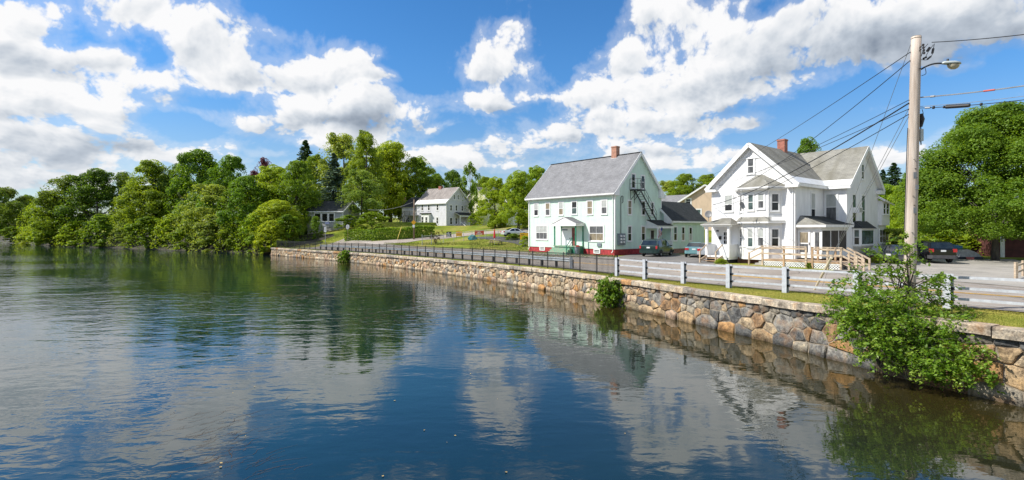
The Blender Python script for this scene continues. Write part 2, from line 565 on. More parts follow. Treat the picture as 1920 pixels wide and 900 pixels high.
# ------------------------------------------------------------------ ground sheet, water, roads
def mat_ground():
    mt, nt, p, N, L = nm("grassy_ground")
    tc = N('ShaderNodeTexCoord')
    n1 = N('ShaderNodeTexNoise'); L(tc.outputs['Object'], n1.inputs['Vector']); n1.inputs['Scale'].default_value = 0.22; n1.inputs['Detail'].default_value = 6
    n2 = N('ShaderNodeTexNoise'); L(tc.outputs['Object'], n2.inputs['Vector']); n2.inputs['Scale'].default_value = 5.0; n2.inputs['Detail'].default_value = 6
    r1 = N('ShaderNodeValToRGB'); L(n1.outputs[0], r1.inputs[0])
    e = r1.color_ramp.elements
    e[0].position = 0.33; e[0].color = (0.13, 0.185, 0.022, 1)
    e[1].position = 0.68; e[1].color = (0.34, 0.29, 0.09, 1)
    k = e.new(0.5); k.color = (0.23, 0.26, 0.035, 1)
    r2 = N('ShaderNodeValToRGB'); L(n2.outputs[0], r2.inputs[0])
    r2.color_ramp.elements[0].position = 0.3; r2.color_ramp.elements[0].color = (0.55, 0.55, 0.5, 1)
    r2.color_ramp.elements[1].position = 0.7; r2.color_ramp.elements[1].color = (1.15, 1.15, 1.1, 1)
    mx = N('ShaderNodeMix'); mx.data_type = 'RGBA'; mx.blend_type = 'MULTIPLY'; mx.inputs['Factor'].default_value = 1
    L(r1.outputs[0], mx.inputs['A']); L(r2.outputs[0], mx.inputs['B'])
    L(mx.outputs['Result'], p.inputs['Base Color'])
    p.inputs['Roughness'].default_value = 0.95; p.inputs['Specular IOR Level'].default_value = 0.1
    n3 = N('ShaderNodeTexNoise'); L(tc.outputs['Object'], n3.inputs['Vector']); n3.inputs['Scale'].default_value = 14; n3.inputs['Detail'].default_value = 5
    b = N('ShaderNodeBump'); b.inputs['Strength'].default_value = 0.8; b.inputs['Distance'].default_value = 0.06
    L(n3.outputs[0], b.inputs['Height']); L(b.outputs[0], p.inputs['Normal'])
    return mt


def mat_asphalt(name, c0, c1, crack=True, patch=None):
    mt, nt, p, N, L = nm(name)
    tc = N('ShaderNodeTexCoord')
    big = N('ShaderNodeTexNoise'); L(tc.outputs['Object'], big.inputs['Vector']); big.inputs['Scale'].default_value = 0.35; big.inputs['Detail'].default_value = 7; big.inputs['Roughness'].default_value = 0.65
    r = N('ShaderNodeValToRGB'); L(big.outputs[0], r.inputs[0])
    r.color_ramp.elements[0].position = 0.35; r.color_ramp.elements[0].color = (*c0, 1)
    r.color_ramp.elements[1].position = 0.65; r.color_ramp.elements[1].color = (*c1, 1)
    fine = N('ShaderNodeTexNoise'); L(tc.outputs['Object'], fine.inputs['Vector']); fine.inputs['Scale'].default_value = 55; fine.inputs['Detail'].default_value = 3
    rf = N('ShaderNodeMapRange'); L(fine.outputs[0], rf.inputs[0]); rf.inputs[1].default_value = .3; rf.inputs[2].default_value = .7; rf.inputs[3].default_value = .78; rf.inputs[4].default_value = 1.15
    col = N('ShaderNodeVectorMath'); col.operation = 'SCALE'; L(r.outputs[0], col.inputs[0]); L(rf.outputs[0], col.inputs['Scale'])
    last = col.outputs[0]
    if crack:
        wn = N('ShaderNodeTexNoise'); L(tc.outputs['Object'], wn.inputs['Vector']); wn.inputs['Scale'].default_value = 1.2; wn.inputs['Detail'].default_value = 4
        ad = N('ShaderNodeVectorMath'); ad.operation = 'MULTIPLY_ADD'; L(wn.outputs['Color'], ad.inputs[0]); ad.inputs[1].default_value = (1.2, 1.2, 0); L(tc.outputs['Object'], ad.inputs[2])
        vo = N('ShaderNodeTexVoronoi'); vo.feature = 'DISTANCE_TO_EDGE'; L(ad.outputs[0], vo.inputs['Vector']); vo.inputs['Scale'].default_value = 0.22
        mr = N('ShaderNodeMapRange'); L(vo.outputs['Distance'], mr.inputs[0]); mr.inputs[1].default_value = 0.0; mr.inputs[2].default_value = 0.012; mr.inputs[3].default_value = 0.35; mr.inputs[4].default_value = 1.0
        c2 = N('ShaderNodeVectorMath'); c2.operation = 'SCALE'; L(last, c2.inputs[0]); L(mr.outputs[0], c2.inputs['Scale'])
        last = c2.outputs[0]
    L(last, p.inputs['Base Color'])
    p.inputs['Roughness'].default_value = 0.9; p.inputs['Specular IOR Level'].default_value = 0.25
    b = N('ShaderNodeBump'); b.inputs['Strength'].default_value = 0.35; b.inputs['Distance'].default_value = 0.01
    L(fine.outputs[0], b.inputs['Height']); L(b.outputs[0], p.inputs['Normal'])
    return mt


def mat_water():
    mt, nt, p, N, L = nm("river_water")
    tc = N('ShaderNodeTexCoord'); geo = tc.outputs['Object']

    def noi(sc, det, stretch=(1, 1, 1), rough=.5, dist=0.0):
        mp = N('ShaderNodeMapping'); mp.inputs['Scale'].default_value = stretch; L(geo, mp.inputs['Vector'])
        mp.inputs['Rotation'].default_value = (0, 0, rad(-12))
        n = N('ShaderNodeTexNoise'); L(mp.outputs[0], n.inputs['Vector']); n.inputs['Scale'].default_value = sc; n.inputs['Detail'].default_value = det
        n.inputs['Roughness'].default_value = rough; n.inputs['Distortion'].default_value = dist
        return n.outputs[0]

    def mth(op, a, b):
        n = N('ShaderNodeMath'); n.operation = op
        for s, v in ((n.inputs[0], a), (n.inputs[1], b)):
            if isinstance(v, (int, float)): s.default_value = v
            else: L(v, s)
        return n.outputs[0]
    small = noi(3.0, 3, (0.55, 1.0, 1), .5, 0.3)
    mid = noi(0.9, 2, (0.5, 1.0, 1), .5, 0.5)
    patch = noi(0.045, 3, (0.6, 1.3, 1), .55, 0.4)
    pm = N('ShaderNodeMapRange'); pm.interpolation_type = 'SMOOTHSTEP'; L(patch, pm.inputs[0])
    pm.inputs[1].default_value = .40; pm.inputs[2].default_value = .62; pm.inputs[3].default_value = .30; pm.inputs[4].default_value = 1.0
    # the sheltered side by the wall is calmer, the open water to the left is ruffled
    sx = N('ShaderNodeSeparateXYZ'); L(geo, sx.inputs[0])
    wx = N('ShaderNodeMapRange'); wx.interpolation_type = 'SMOOTHSTEP'; L(mth('ADD', sx.outputs[0], mth('MULTIPLY', sx.outputs[1], 0.30)), wx.inputs[0])
    wx.inputs[1].default_value = 10; wx.inputs[2].default_value = -22; wx.inputs[3].default_value = .45; wx.inputs[4].default_value = 1.35
    h = mth('ADD', mth('MULTIPLY', small, 0.42), mth('MULTIPLY', mid, 1.0))
    h = mth('MULTIPLY', h, mth('MULTIPLY', pm.outputs[0], wx.outputs[0]))
    b = N('ShaderNodeBump'); b.inputs['Strength'].default_value = 1.0; b.inputs['Distance'].default_value = 0.062
    L(h, b.inputs['Height']); L(b.outputs[0], p.inputs['Normal'])
    # body colour: deep blue-green, browner over the shallow stones at the foot of the wall
    cr = N('ShaderNodeValToRGB'); L(noi(0.12, 3), cr.inputs[0])
    cr.color_ramp.elements[0].position = .35; cr.color_ramp.elements[0].color = (0.001, 0.014, 0.016, 1)
    cr.color_ramp.elements[1].position = .7; cr.color_ramp.elements[1].color = (0.002, 0.024, 0.022, 1)
    at_ = N('ShaderNodeAttribute'); at_.attribute_name = 'shallow'
    mx = N('ShaderNodeMix'); mx.data_type = 'RGBA'; L(at_.outputs['Fac'], mx.inputs['Factor']); L(cr.outputs[0], mx.inputs['A']); mx.inputs['B'].default_value = (0.030, 0.024, 0.006, 1)
    L(mx.outputs['Result'], p.inputs['Base Color'])
    p.inputs['Roughness'].default_value = 0.015
    p.inputs['IOR'].default_value = 1.78
    p.inputs['Specular IOR Level'].default_value = 0.5
    return mt


GROUND_MAT = mat_ground()
ROAD_MAT = mat_asphalt("weathered_asphalt", (0.25, 0.215, 0.185), (0.35, 0.31, 0.27))
DRIVE_MAT = mat_asphalt("driveway_asphalt", (0.14, 0.135, 0.13), (0.22, 0.205, 0.19))
DARK_DRIVE = mat_asphalt("dark_driveway", (0.07, 0.07, 0.075), (0.11, 0.108, 0.11), False)
STREET_MAT = mat_asphalt("pale_street", (0.30, 0.255, 0.22), (0.40, 0.35, 0.31), False)
GRAVEL_MAT = mat_asphalt("gravel_drive", (0.26, 0.245, 0.22), (0.40, 0.37, 0.33), False)


def sd_sheet(name, s0, s1, ns, e0, e1, ne, off, mat, ref='rail', kind='structure'):
    """a strip that follows the rail line (or the wall) between two offsets, lying on the ground"""
    V = []
    for s in np.linspace(s0, s1, ns + 1):
        for e in np.linspace(e0, e1, ne + 1):
            p = railP(s, e) if ref == 'rail' else wallP(s) + wallN(s) * e
            V.append((p[0], p[1], g(p[0], p[1]) + off))
    Fq = []
    w = ne + 1
    for i in range(ns):
        for j in range(ne):
            Fq += [i * w + j, i * w + j + 1, (i + 1) * w + j + 1, (i + 1) * w + j]
    me = np_mesh(name, V, Fq, 4, mat, True)
    o = link(name, me)
    if kind: o['kind'] = kind
    return o


def strip(name, left, right, nw, off, mat, sub=6):
    """a strip between two polylines of ground points"""
    l = catmull([(p[0], p[1]) for p in left], sub); r = catmull([(p[0], p[1]) for p in right], sub)
    V = []
    for a, b in zip(l, r):
        for t in np.linspace(0, 1, nw + 1):
            q = a * (1 - t) + b * t
            V.append((q[0], q[1], g(q[0], q[1]) + off))
    Fq = []
    w = nw + 1
    for i in range(len(l) - 1):
        for j in range(nw):
            Fq += [i * w + j, i * w + j + 1, (i + 1) * w + j + 1, (i + 1) * w + j]
    o = link(name, np_mesh(name, V, Fq, 4, mat, True)); o['kind'] = 'structure'
    return o


def make_ground():
    dl = [0.42, 0.8, 1.3, 2, 2.8, 3.6, 4.5, 5.5, 6.5, 7.5, 8.5, 9.5, 10.5, 11.5, 12.5, 13.5, 14.5, 15.5, 17, 18.5, 20, 22, 24, 26, 28, 30, 32, 34, 36, 38, 40, 43, 46, 50, 55, 62, 72, 85, 105, 130, 165, 220, 320, 520, 900]
    V = []
    ss = SL
    for s in ss:
        p = wallP(s); n = wallN(s)
        for j, d in enumerate(dl):
            if j == 0 and p[1] > 93.6: d = -1.0
            q = p + n * d
            V.append((q[0], q[1], float(g_sd(p[1], d, q[0], q[1]))))
    w = len(dl); Fq = []
    for i in range(len(ss) - 1):
        for j in range(w - 1):
            Fq += [i * w + j, i * w + j + 1, (i + 1) * w + j + 1, (i + 1) * w + j]
    me = np_mesh('ground', V, Fq, 4, [GROUND_MAT, simple('muddy_bank_soil', (.055, .048, .030), .95, .4, 1.2)], True)
    mi = np.zeros(len(me.polygons), np.int32)
    for i in range(len(ss) - 1):
        if wallP(ss[i])[1] > 93.6: mi[i * (w - 1):i * (w - 1) + 14] = 1
    me.polygons.foreach_set('material_index', mi)
    o = link('ground', me); o['kind'] = 'structure'


def make_water():
    # strips parallel to the wall carry how shallow the water is; the last one reaches the horizon
    V, A, Fq = [], [], []
    dl = [1.2, -0.2, -1.0, -2.0, -3.2, -5.0, -8.0, -14, -30, -70, -160, -420]
    sh = [1, 1, .97, .9, .78, .58, .3, .06, 0, 0, 0, 0]
    ss = SL[::4]
    for s in ss:
        p = wallP(s); n = wallN(s)
        k = float(1 - sstep(p[1], 60, 110))
        for d, a in zip(dl, sh):
            # beyond the curve's centre the strips would cross: aim them at one far line instead
            q = p + n * d if d > -6 else p + np.array([-0.86, -0.5]) * (-d)
            V.append((q[0], q[1], WATER_Z)); A.append(a * k)
    w = len(dl)
    for i in range(len(ss) - 1):
        for j in range(w - 1):
            Fq += [i * w + j, (i + 1) * w + j, (i + 1) * w + j + 1, i * w + j + 1]
    o = link('water', np_mesh('water', V, Fq, 4, mat_water(), False, {'shallow': A})); o['kind'] = 'structure'


make_ground()
make_water()

S0 = s_at_y(-8.0)
S_ROAD_END = s_at_y(90.5)
sd_sheet('road', S0, S_ROAD_END, 150, 0.75, 12.0, 14, 0.03, ROAD_MAT)
YEL = simple('yellow_line_paint', (0.75, 0.42, 0.05), 0.8, 0.25, 6.0)
WLP = simple('white_line_paint', (0.62, 0.60, 0.56), 0.8, 0.3, 6.0)
m_ = MB()
tag(sd_sheet('centre_line', S0, S_ROAD_END, 150, 6.22, 6.36, 1, 0.04, YEL), kind='structure')
tag(sd_sheet('centre_line', S0, S_ROAD_END, 150, 6.52, 6.66, 1, 0.04, YEL), kind='structure')
sd_sheet('road_edge_line', S0, S_ROAD_END, 150, 1.7, 1.8, 1, 0.04, WLP)
sd_sheet('road_edge_line', S0, S_ROAD_END, 150, 10.9, 11.0, 1, 0.04, WLP)

# side street climbing to the right beyond the lawn
H = hit
strip('side_street', [H(668, 455.2), H(720, 451.2), H(770, 446.6), H(845, 440), H(905, 434.6), H(1000, 428.6), H(1060, 425)],
      [H(700, 458), H(755, 455.5), H(800, 449.5), H(880, 442), H(950, 437), H(1015, 432.6), H(1075, 429)], 6, 0.035, STREET_MAT)
# dark drive beside the green house lawn
strip('driveway', [H(880, 445), H(935, 444), H(985, 449), H(990, 456)], [H(900, 447.5), H(940, 453), H(965, 457), H(982, 464)], 5, 0.045, DARK_DRIVE)
# parking between the two front houses
strip('parking_area', [H(1152, 484), H(1185, 477.5), H(1215, 473)], [H(1340, 500), H(1345, 488), H(1350, 480)], 12, 0.045, DRIVE_MAT)
# gravel and asphalt yard to the right of the white house
strip('gravel_yard', [H(1560, 507), H(1640, 493), H(1690, 486)], [H(1990, 545), H(1975, 505), H(1900, 487)], 12, 0.045, GRAVEL_MAT)


# ------------------------------------------------------------------ rough stone wall
def mat_stone(name, bump=0.7):
    mt, nt, p, N, L = nm(name)
    tc = N('ShaderNodeTexCoord')
    a = N('ShaderNodeAttribute'); a.attribute_name = 'tone'
    geo = N('ShaderNodeNewGeometry')
    n1 = N('ShaderNodeTexNoise'); L(geo.outputs['Position'], n1.inputs['Vector']); n1.inputs['Scale'].default_value = 3.2; n1.inputs['Detail'].default_value = 8; n1.inputs['Roughness'].default_value = .65
    n2 = N('ShaderNodeTexNoise'); L(geo.outputs['Position'], n2.inputs['Vector']); n2.inputs['Scale'].default_value = 16; n2.inputs['Detail'].default_value = 6; n2.inputs['Roughness'].default_value = .7
    r = N('ShaderNodeValToRGB'); L(n1.outputs[0], r.inputs[0])
    e = r.color_ramp.elements
    e[0].position = .34; e[0].color = (0.38, 0.36, 0.35, 1)
    e[1].position = .66; e[1].color = (1.55, 1.42, 1.22, 1)
    k = e.new(.5); k.color = (0.98, 0.96, 0.94, 1)
    r2 = N('ShaderNodeValToRGB'); L(n2.outputs[0], r2.inputs[0])
    r2.color_ramp.elements[0].position = .34; r2.color_ramp.elements[0].color = (.42, .40, .39, 1)
    r2.color_ramp.elements[1].position = .60; r2.color_ramp.elements[1].color = (1.25, 1.22, 1.15, 1)
    m1 = N('ShaderNodeMix'); m1.data_type = 'RGBA'; m1.blend_type = 'MULTIPLY'; m1.inputs['Factor'].default_value = 1
    L(a.outputs['Color'], m1.inputs['A']); L(r.outputs[0], m1.inputs['B'])
    m2 = N('ShaderNodeMix'); m2.data_type = 'RGBA'; m2.blend_type = 'MULTIPLY'; m2.inputs['Factor'].default_value = .8
    L(m1.outputs['Result'], m2.inputs['A']); L(r2.outputs[0], m2.inputs['B'])
    # rust bleeding through some of the faces
    n3 = N('ShaderNodeTexNoise'); L(geo.outputs['Position'], n3.inputs['Vector']); n3.inputs['Scale'].default_value = 1.7; n3.inputs['Detail'].default_value = 5
    mr = N('ShaderNodeMapRange'); L(n3.outputs[0], mr.inputs[0]); mr.inputs[1].default_value = .52; mr.inputs[2].default_value = .68; mr.inputs[3].default_value = 0; mr.inputs[4].default_value = .42
    m3 = N('ShaderNodeMix'); m3.data_type = 'RGBA'; L(mr.outputs[0], m3.inputs['Factor']); L(m2.outputs['Result'], m3.inputs['A']); m3.inputs['B'].default_value = (0.36, 0.17, 0.055, 1)
    # damp line: the lowest hand's breadth is stained dark
    sx = N('ShaderNodeSeparateXYZ'); L(geo.outputs['Position'], sx.inputs[0])
    dm = N('ShaderNodeMapRange'); L(sx.outputs[2], dm.inputs[0]); dm.inputs[1].default_value = WATER_Z + .05; dm.inputs[2].default_value = WATER_Z + .20; dm.inputs[3].default_value = .45; dm.inputs[4].default_value = 1.0
    m4 = N('ShaderNodeVectorMath'); m4.operation = 'SCALE'; L(m3.outputs['Result'], m4.inputs[0]); L(dm.outputs[0], m4.inputs['Scale'])
    L(m4.outputs[0], p.inputs['Base Color'])
    p.inputs['Roughness'].default_value = 0.88; p.inputs['Specular IOR Level'].default_value = 0.3
    b = N('ShaderNodeBump'); b.inputs['Strength'].default_value = bump; b.inputs['Distance'].default_value = 0.06
    ad = N('ShaderNodeMath'); ad.operation = 'ADD'; L(n1.outputs[0], ad.inputs[0]); L(n2.outputs[0], ad.inputs[1])
    L(ad.outputs[0], b.inputs['Height']); L(b.outputs[0], p.inputs['Normal'])
    return mt


STONE = mat_stone("field_stone")
GRAN = mat_stone("granite_cap", 0.45)
MORTAR = simple("lime_mortar", (0.24, 0.20, 0.15), 0.95, 0.35, 5.0, 0.8, 25)


def clip_half(poly, mx_, my_, nx, ny):
    res = []
    n = len(poly)
    for i in range(n):
        ax, ay = poly[i]; bx, by = poly[(i + 1) % n]
        da = (ax - mx_) * nx + (ay - my_) * ny
        db = (bx - mx_) * nx + (by - my_) * ny
        if da <= 0: res.append((ax, ay))
        if (da <= 0) != (db <= 0):
            t = da / (da - db)
            res.append((ax + t * (bx - ax), ay + t * (by - ay)))
    return res


def make_wall():
    rnd = random.Random(11)
    s_start, s_end = s_at_y(7.0), S_END
    wy = wallP((s_start + s_end) / 2)
    ctr = wallP(s_at_y(40))
    wall = empty('stone_retaining_wall', (ctr[0], ctr[1], -3.0))
    tag(wall, 'long curving retaining wall of rough tan and grey field stones capped with pale granite along the river', 'wall')
    off = np.array([ctr[0], ctr[1], -3.0])

    def capz(s):
        p = wallP(s)
        return float(np.interp(p[1], _BY, _BZ))

    def P3(s, h, out):
        """point on the wall face: h metres above the water, out metres proud of the mortar"""
        p = wallP(s); n = wallN(s)
        q = p + n * (0.05 + 0.07 * h - out)
        return np.array([q[0], q[1], WATER_Z + h]) - off
    # mortar core
    V, Fq = [], []
    ss = np.linspace(s_start, s_end, 240)
    for s in ss:
        top = capz(s) - .2 - WATER_Z
        V += [P3(s, -0.6, 0), P3(s, top, 0), P3(s, top, -0.42), P3(s, -0.6, -0.9)]
    for i in range(len(ss) - 1):
        for j in range(3):
            Fq += [i * 4 + j, (i + 1) * 4 + j, (i + 1) * 4 + j + 1, i * 4 + j + 1]
    link('mortar_core', np_mesh('mortar_core', V, Fq, 4, MORTAR), wall)
    mb = MB()   # closing end of the core at the far end
    s = s_end
    mb.face([P3(s, -0.6, 0), P3(s, 1.3, 0), P3(s, 1.3, -.42), P3(s, -.6, -.9)])
    mb.build('end_face', MORTAR, wall)
    # seeds in courses
    seeds = []
    lo = -0.12

    def topz(s): return capz(s) - .24 - WATER_Z
    def big(s): return 1.0 + .16 * float(1 - sstep(wallP(s)[1], 25, 42))
    s = s_start
    while s < s_end:                                   # broad foot stones
        w = rnd.uniform(.55, 1.25) * big(s)
        seeds.append((s + w / 2, rnd.uniform(.02, .14), .42 * w)); s += w
    s = s_start
    while s < s_end:                                   # main courses: one big stone or two middling ones
        hh = topz(s)
        w = rnd.uniform(.38, .78) * big(s)
        lo_, hi_ = .34, hh - .16
        if rnd.random() < .42 + .12 * (big(s) - 1):
            seeds.append((s + w / 2, rnd.uniform(.48, .68) * hh, .5 * w)); s += w * 1.08
            if rnd.random() < .6: seeds.append((s - w * .04 + rnd.uniform(-.05, .05), rnd.uniform(.3, .85) * hh, .07))
        else:
            w *= .78
            a = rnd.uniform(.36, .48) * hh
            seeds.append((s + w / 2 + rnd.uniform(-.14, .14), a, rnd.uniform(.3, .5) * w)); seeds.append((s + w / 2 + rnd.uniform(-.16, .16), a + rnd.uniform(.32, .42) * hh * .8, rnd.uniform(.25, .48) * w)); s += w
            if rnd.random() < .45: seeds.append((s + rnd.uniform(-.08, .08), a + rnd.uniform(-.1, .4) * hh, .06))
    s = s_start
    while s < s_end:                                   # flat levelling stones under the cap
        w = rnd.uniform(.28, .62) * (.5 + .5 * big(s))
        seeds.append((s + w / 2, topz(s) - rnd.uniform(.04, .12), rnd.uniform(.12, .2))); s += w
    S = np.array(seeds)
    order = np.argsort(S[:, 0]); S = S[order]
    ASP = 1.35   # stones lie longer than tall
    stones = []
    for i, (a, b, wa) in enumerate(S):
        hi = topz(a)
        poly = [(a - 2.0, lo), (a + 2.0, lo), (a + 2.0, hi), (a - 2.0, hi)]
        j0, j1 = np.searchsorted(S[:, 0], [a - 3.2, a + 3.2])
        for j in range(j0, j1):
            if j == i: continue
            c, d, wb = S[j]
            # metric with heights stretched
            nx, ny = (c - a), (d - b) * ASP * ASP
            D2 = (c - a) ** 2 + ((d - b) * ASP) ** 2 + 1e-9
            t = min(.93, max(.07, .5 + (wa * wa - wb * wb) / (2 * D2)))
            poly = clip_half(poly, a + (c - a) * t, b + (d - b) * t, nx, ny)
            if len(poly) < 3: break
        if len(poly) >= 3: stones.append((a, b, poly))
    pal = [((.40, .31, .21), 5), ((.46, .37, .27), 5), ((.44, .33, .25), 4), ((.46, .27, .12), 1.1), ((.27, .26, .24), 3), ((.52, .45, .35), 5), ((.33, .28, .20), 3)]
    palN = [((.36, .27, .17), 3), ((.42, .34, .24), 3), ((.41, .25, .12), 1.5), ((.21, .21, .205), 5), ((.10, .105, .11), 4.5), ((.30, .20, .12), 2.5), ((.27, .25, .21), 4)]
    stuff = [[], [], []]
    n_part = 0
    for a, b, poly in stones:
        cx = sum(p[0] for p in poly) / len(poly); cy = sum(p[1] for p in poly) / len(poly)
        if cx < s_start + .3 or cx > s_end - .05: continue
        # inset outline with broken, slightly chipped edges
        gap = rnd.uniform(.004, .014)
        pts = []
        n = len(poly)
        size = math.sqrt(abs(sum(poly[k][0] * poly[(k + 1) % n][1] - poly[(k + 1) % n][0] * poly[k][1] for k in range(n))) / 2)
        if size < .07: continue
        for k in range(n):
            p, q = poly[k], poly[(k + 1) % n]
            L_ = math.hypot(q[0] - p[0], q[1] - p[1])
            if L_ < 1e-4: continue
            ts = (.5,) if L_ < .07 else ((.06, .94) if L_ < .3 else (.04, rnd.uniform(.35, .65), .96))
            for t in ts:
                x = p[0] + t * (q[0] - p[0]); y = p[1] + t * (q[1] - p[1])
                dx, dy = x - cx, y - cy; dd = math.hypot(dx, dy) + 1e-6
                f = max(.3, 1 - (gap + rnd.uniform(0, .045) * min(1, size / .4) * (1.0 if .1 < t < .9 else .5)) / dd)
                pts.append((cx + dx * f, cy + dy * f))
        if len(pts) < 3: continue
        bul = rnd.uniform(.02, .085)
        tx, ty = rnd.uniform(-.22, .22), rnd.uniform(-.16, .24)
        ridge = rnd.uniform(0, PI); rk = rnd.uniform(0, .16)
        # face centre off to one side, so that the facets are uneven
        fx, fy = cx + rnd.uniform(-.22, .22) * size, cy + rnd.uniform(-.22, .22) * size

        def outw(x, y):
            u = (x - fx) * math.cos(ridge) + (y - fy) * math.sin(ridge)
            return bul + (x - cx) * tx + (y - cy) * ty - abs(u) * rk + rnd.uniform(-.010, .012)
        V = []
        m = len(pts)
        for x, y in pts: V.append(P3(x, y, -.06))
        for x, y in pts: V.append(P3(cx + (x - cx) * .99, cy + (y - cy) * .99, max(.004, outw(x, y) - rnd.uniform(.004, .022))))
        for x, y in pts:
            k_ = rnd.uniform(.80, .94)
            X, Y_ = fx + (x - fx) * k_, fy + (y - fy) * k_
            V.append(P3(X, Y_, max(.015, outw(X, Y_) + rnd.uniform(-.004, .014))))
        V.append(P3(fx, fy, max(.02, outw(fx, fy) + .01)))
        F = []
        for k in range(m):
            k2 = (k + 1) % m
            F += [(k, k2, m + k2), (k, m + k2, m + k), (m + k, m + k2, 2 * m + k2), (m + k, 2 * m + k2, 2 * m + k), (2 * m + k, 2 * m + k2, 3 * m)]
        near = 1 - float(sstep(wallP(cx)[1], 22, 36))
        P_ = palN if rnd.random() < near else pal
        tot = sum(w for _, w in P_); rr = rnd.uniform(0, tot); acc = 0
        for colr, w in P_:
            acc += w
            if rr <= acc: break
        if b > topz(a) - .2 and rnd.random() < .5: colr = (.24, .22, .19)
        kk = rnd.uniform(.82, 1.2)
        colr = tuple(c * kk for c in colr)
        flat = [i for f in F for i in f]
        ctrp = np.mean(V, axis=0)
        wyc = wallP(cx)[1]
        if n_part < 300 and wyc > 11.5:
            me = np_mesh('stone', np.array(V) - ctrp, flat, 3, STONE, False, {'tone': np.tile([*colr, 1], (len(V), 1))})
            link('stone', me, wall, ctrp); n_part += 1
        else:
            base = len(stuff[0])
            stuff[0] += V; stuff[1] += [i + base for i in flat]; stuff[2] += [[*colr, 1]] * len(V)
    o = link('far_stones', np_mesh('far_stones', stuff[0], stuff[1], 3, STONE, False, {'tone': np.array(stuff[2])}), wall)
    o['kind'] = 'stuff'
    # cap stones
    s = s_start
    while s < s_end - .3:
        w = min(rnd.choice([.7, 1.1, 1.5, 1.9, 2.3]) * rnd.uniform(.9, 1.1), s_end - s)
        mb = MB()
        top = rnd.uniform(.015, .05); th = rnd.uniform(.24, .30); fr = rnd.uniform(-.05, -.005); wd = .55
        nseg = max(2, int(w / .35))
        rings = []
        for k in range(nseg + 1):
            q = s + .012 + (w - .024) * k / nseg
            p = wallP(q); n = wallN(q); z = capz(q)
            jt = lambda a_: rnd.uniform(-a_, a_)
            prof = [(fr + jt(.012), top - th + jt(.012)), (fr + jt(.010), top - .04 + jt(.01)), (fr + .045 + jt(.01), top + jt(.006)), (wd - .04, top + jt(.006)), (wd, top - .05), (wd, top - th)]
            ring = []
            for dd, zz in prof:
                pt = p + n * dd
                ring.append(np.array([pt[0], pt[1], z + zz]) - off)
            rings.append(ring)
        c0 = np.mean([r for ring in rings for r in ring], axis=0)
        for ring in rings: mb.v += [tuple(x - c0) for x in ring]
        for k in range(nseg):
            for j in range(6):
                j2 = (j + 1) % 6
                mb.f.append((k * 6 + j, k * 6 + j2, (k + 1) * 6 + j2, (k + 1) * 6 + j))
        mb.f.append((5, 4, 3, 2, 1, 0)); e = nseg * 6
        mb.f.append(tuple(e + j for j in range(6)))
        mb.m = [0] * len(mb.f)
        o = mb.build('capstone', GRAN, wall, False, c0)
        near = 1 - float(sstep(wallP(s)[1], 14, 30))
        b0 = rnd.uniform(.85, 1.1)
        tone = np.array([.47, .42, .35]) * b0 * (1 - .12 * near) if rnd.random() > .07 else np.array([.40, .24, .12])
        if rnd.random() < .12: tone = np.array([.28, .26, .24])
        at_ = o.data.attributes.new('tone', 'FLOAT_COLOR', 'POINT')
        at_.data.foreach_set('color', np.tile([*tone, 1], (len(mb.v), 1)).astype(np.float32).ravel())
        s += w


make_wall()


# ------------------------------------------------------------------ fence, rails along the road
BLACK = simple('black_fence_paint', (0.012, 0.013, 0.016), 0.35, 0.2, 8)
GALV = simple('galvanised_steel', (0.40, 0.44, 0.48), 0.5, 0.25, 6, 0.1, 30, metal=0.15)
RAILW = simple('grey_white_rail_paint', (0.48, 0.50, 0.54), 0.45, 0.16, 5)
DARKWOOD = simple('dark_post_wood', (0.035, 0.032, 0.035), 0.9, 0.3, 6)
BOLT = simple('dark_bolt_steel', (0.03, 0.03, 0.035), 0.5)


def find_s(fn, px, y0, y1):
    """arc length where the line fn(s) is seen at photo column px"""
    best, bs = 1e9, None
    for s in np.linspace(s_at_y(y0), s_at_y(y1), 900):
        p = fn(s)
        if p[1] < 1: continue
        e = abs(960 + F_PX * p[0] / p[1] - px)
        if e < best: best, bs = e, s
    return bs


def gz(p): return Vector((p[0], p[1], g(p[0], p[1])))


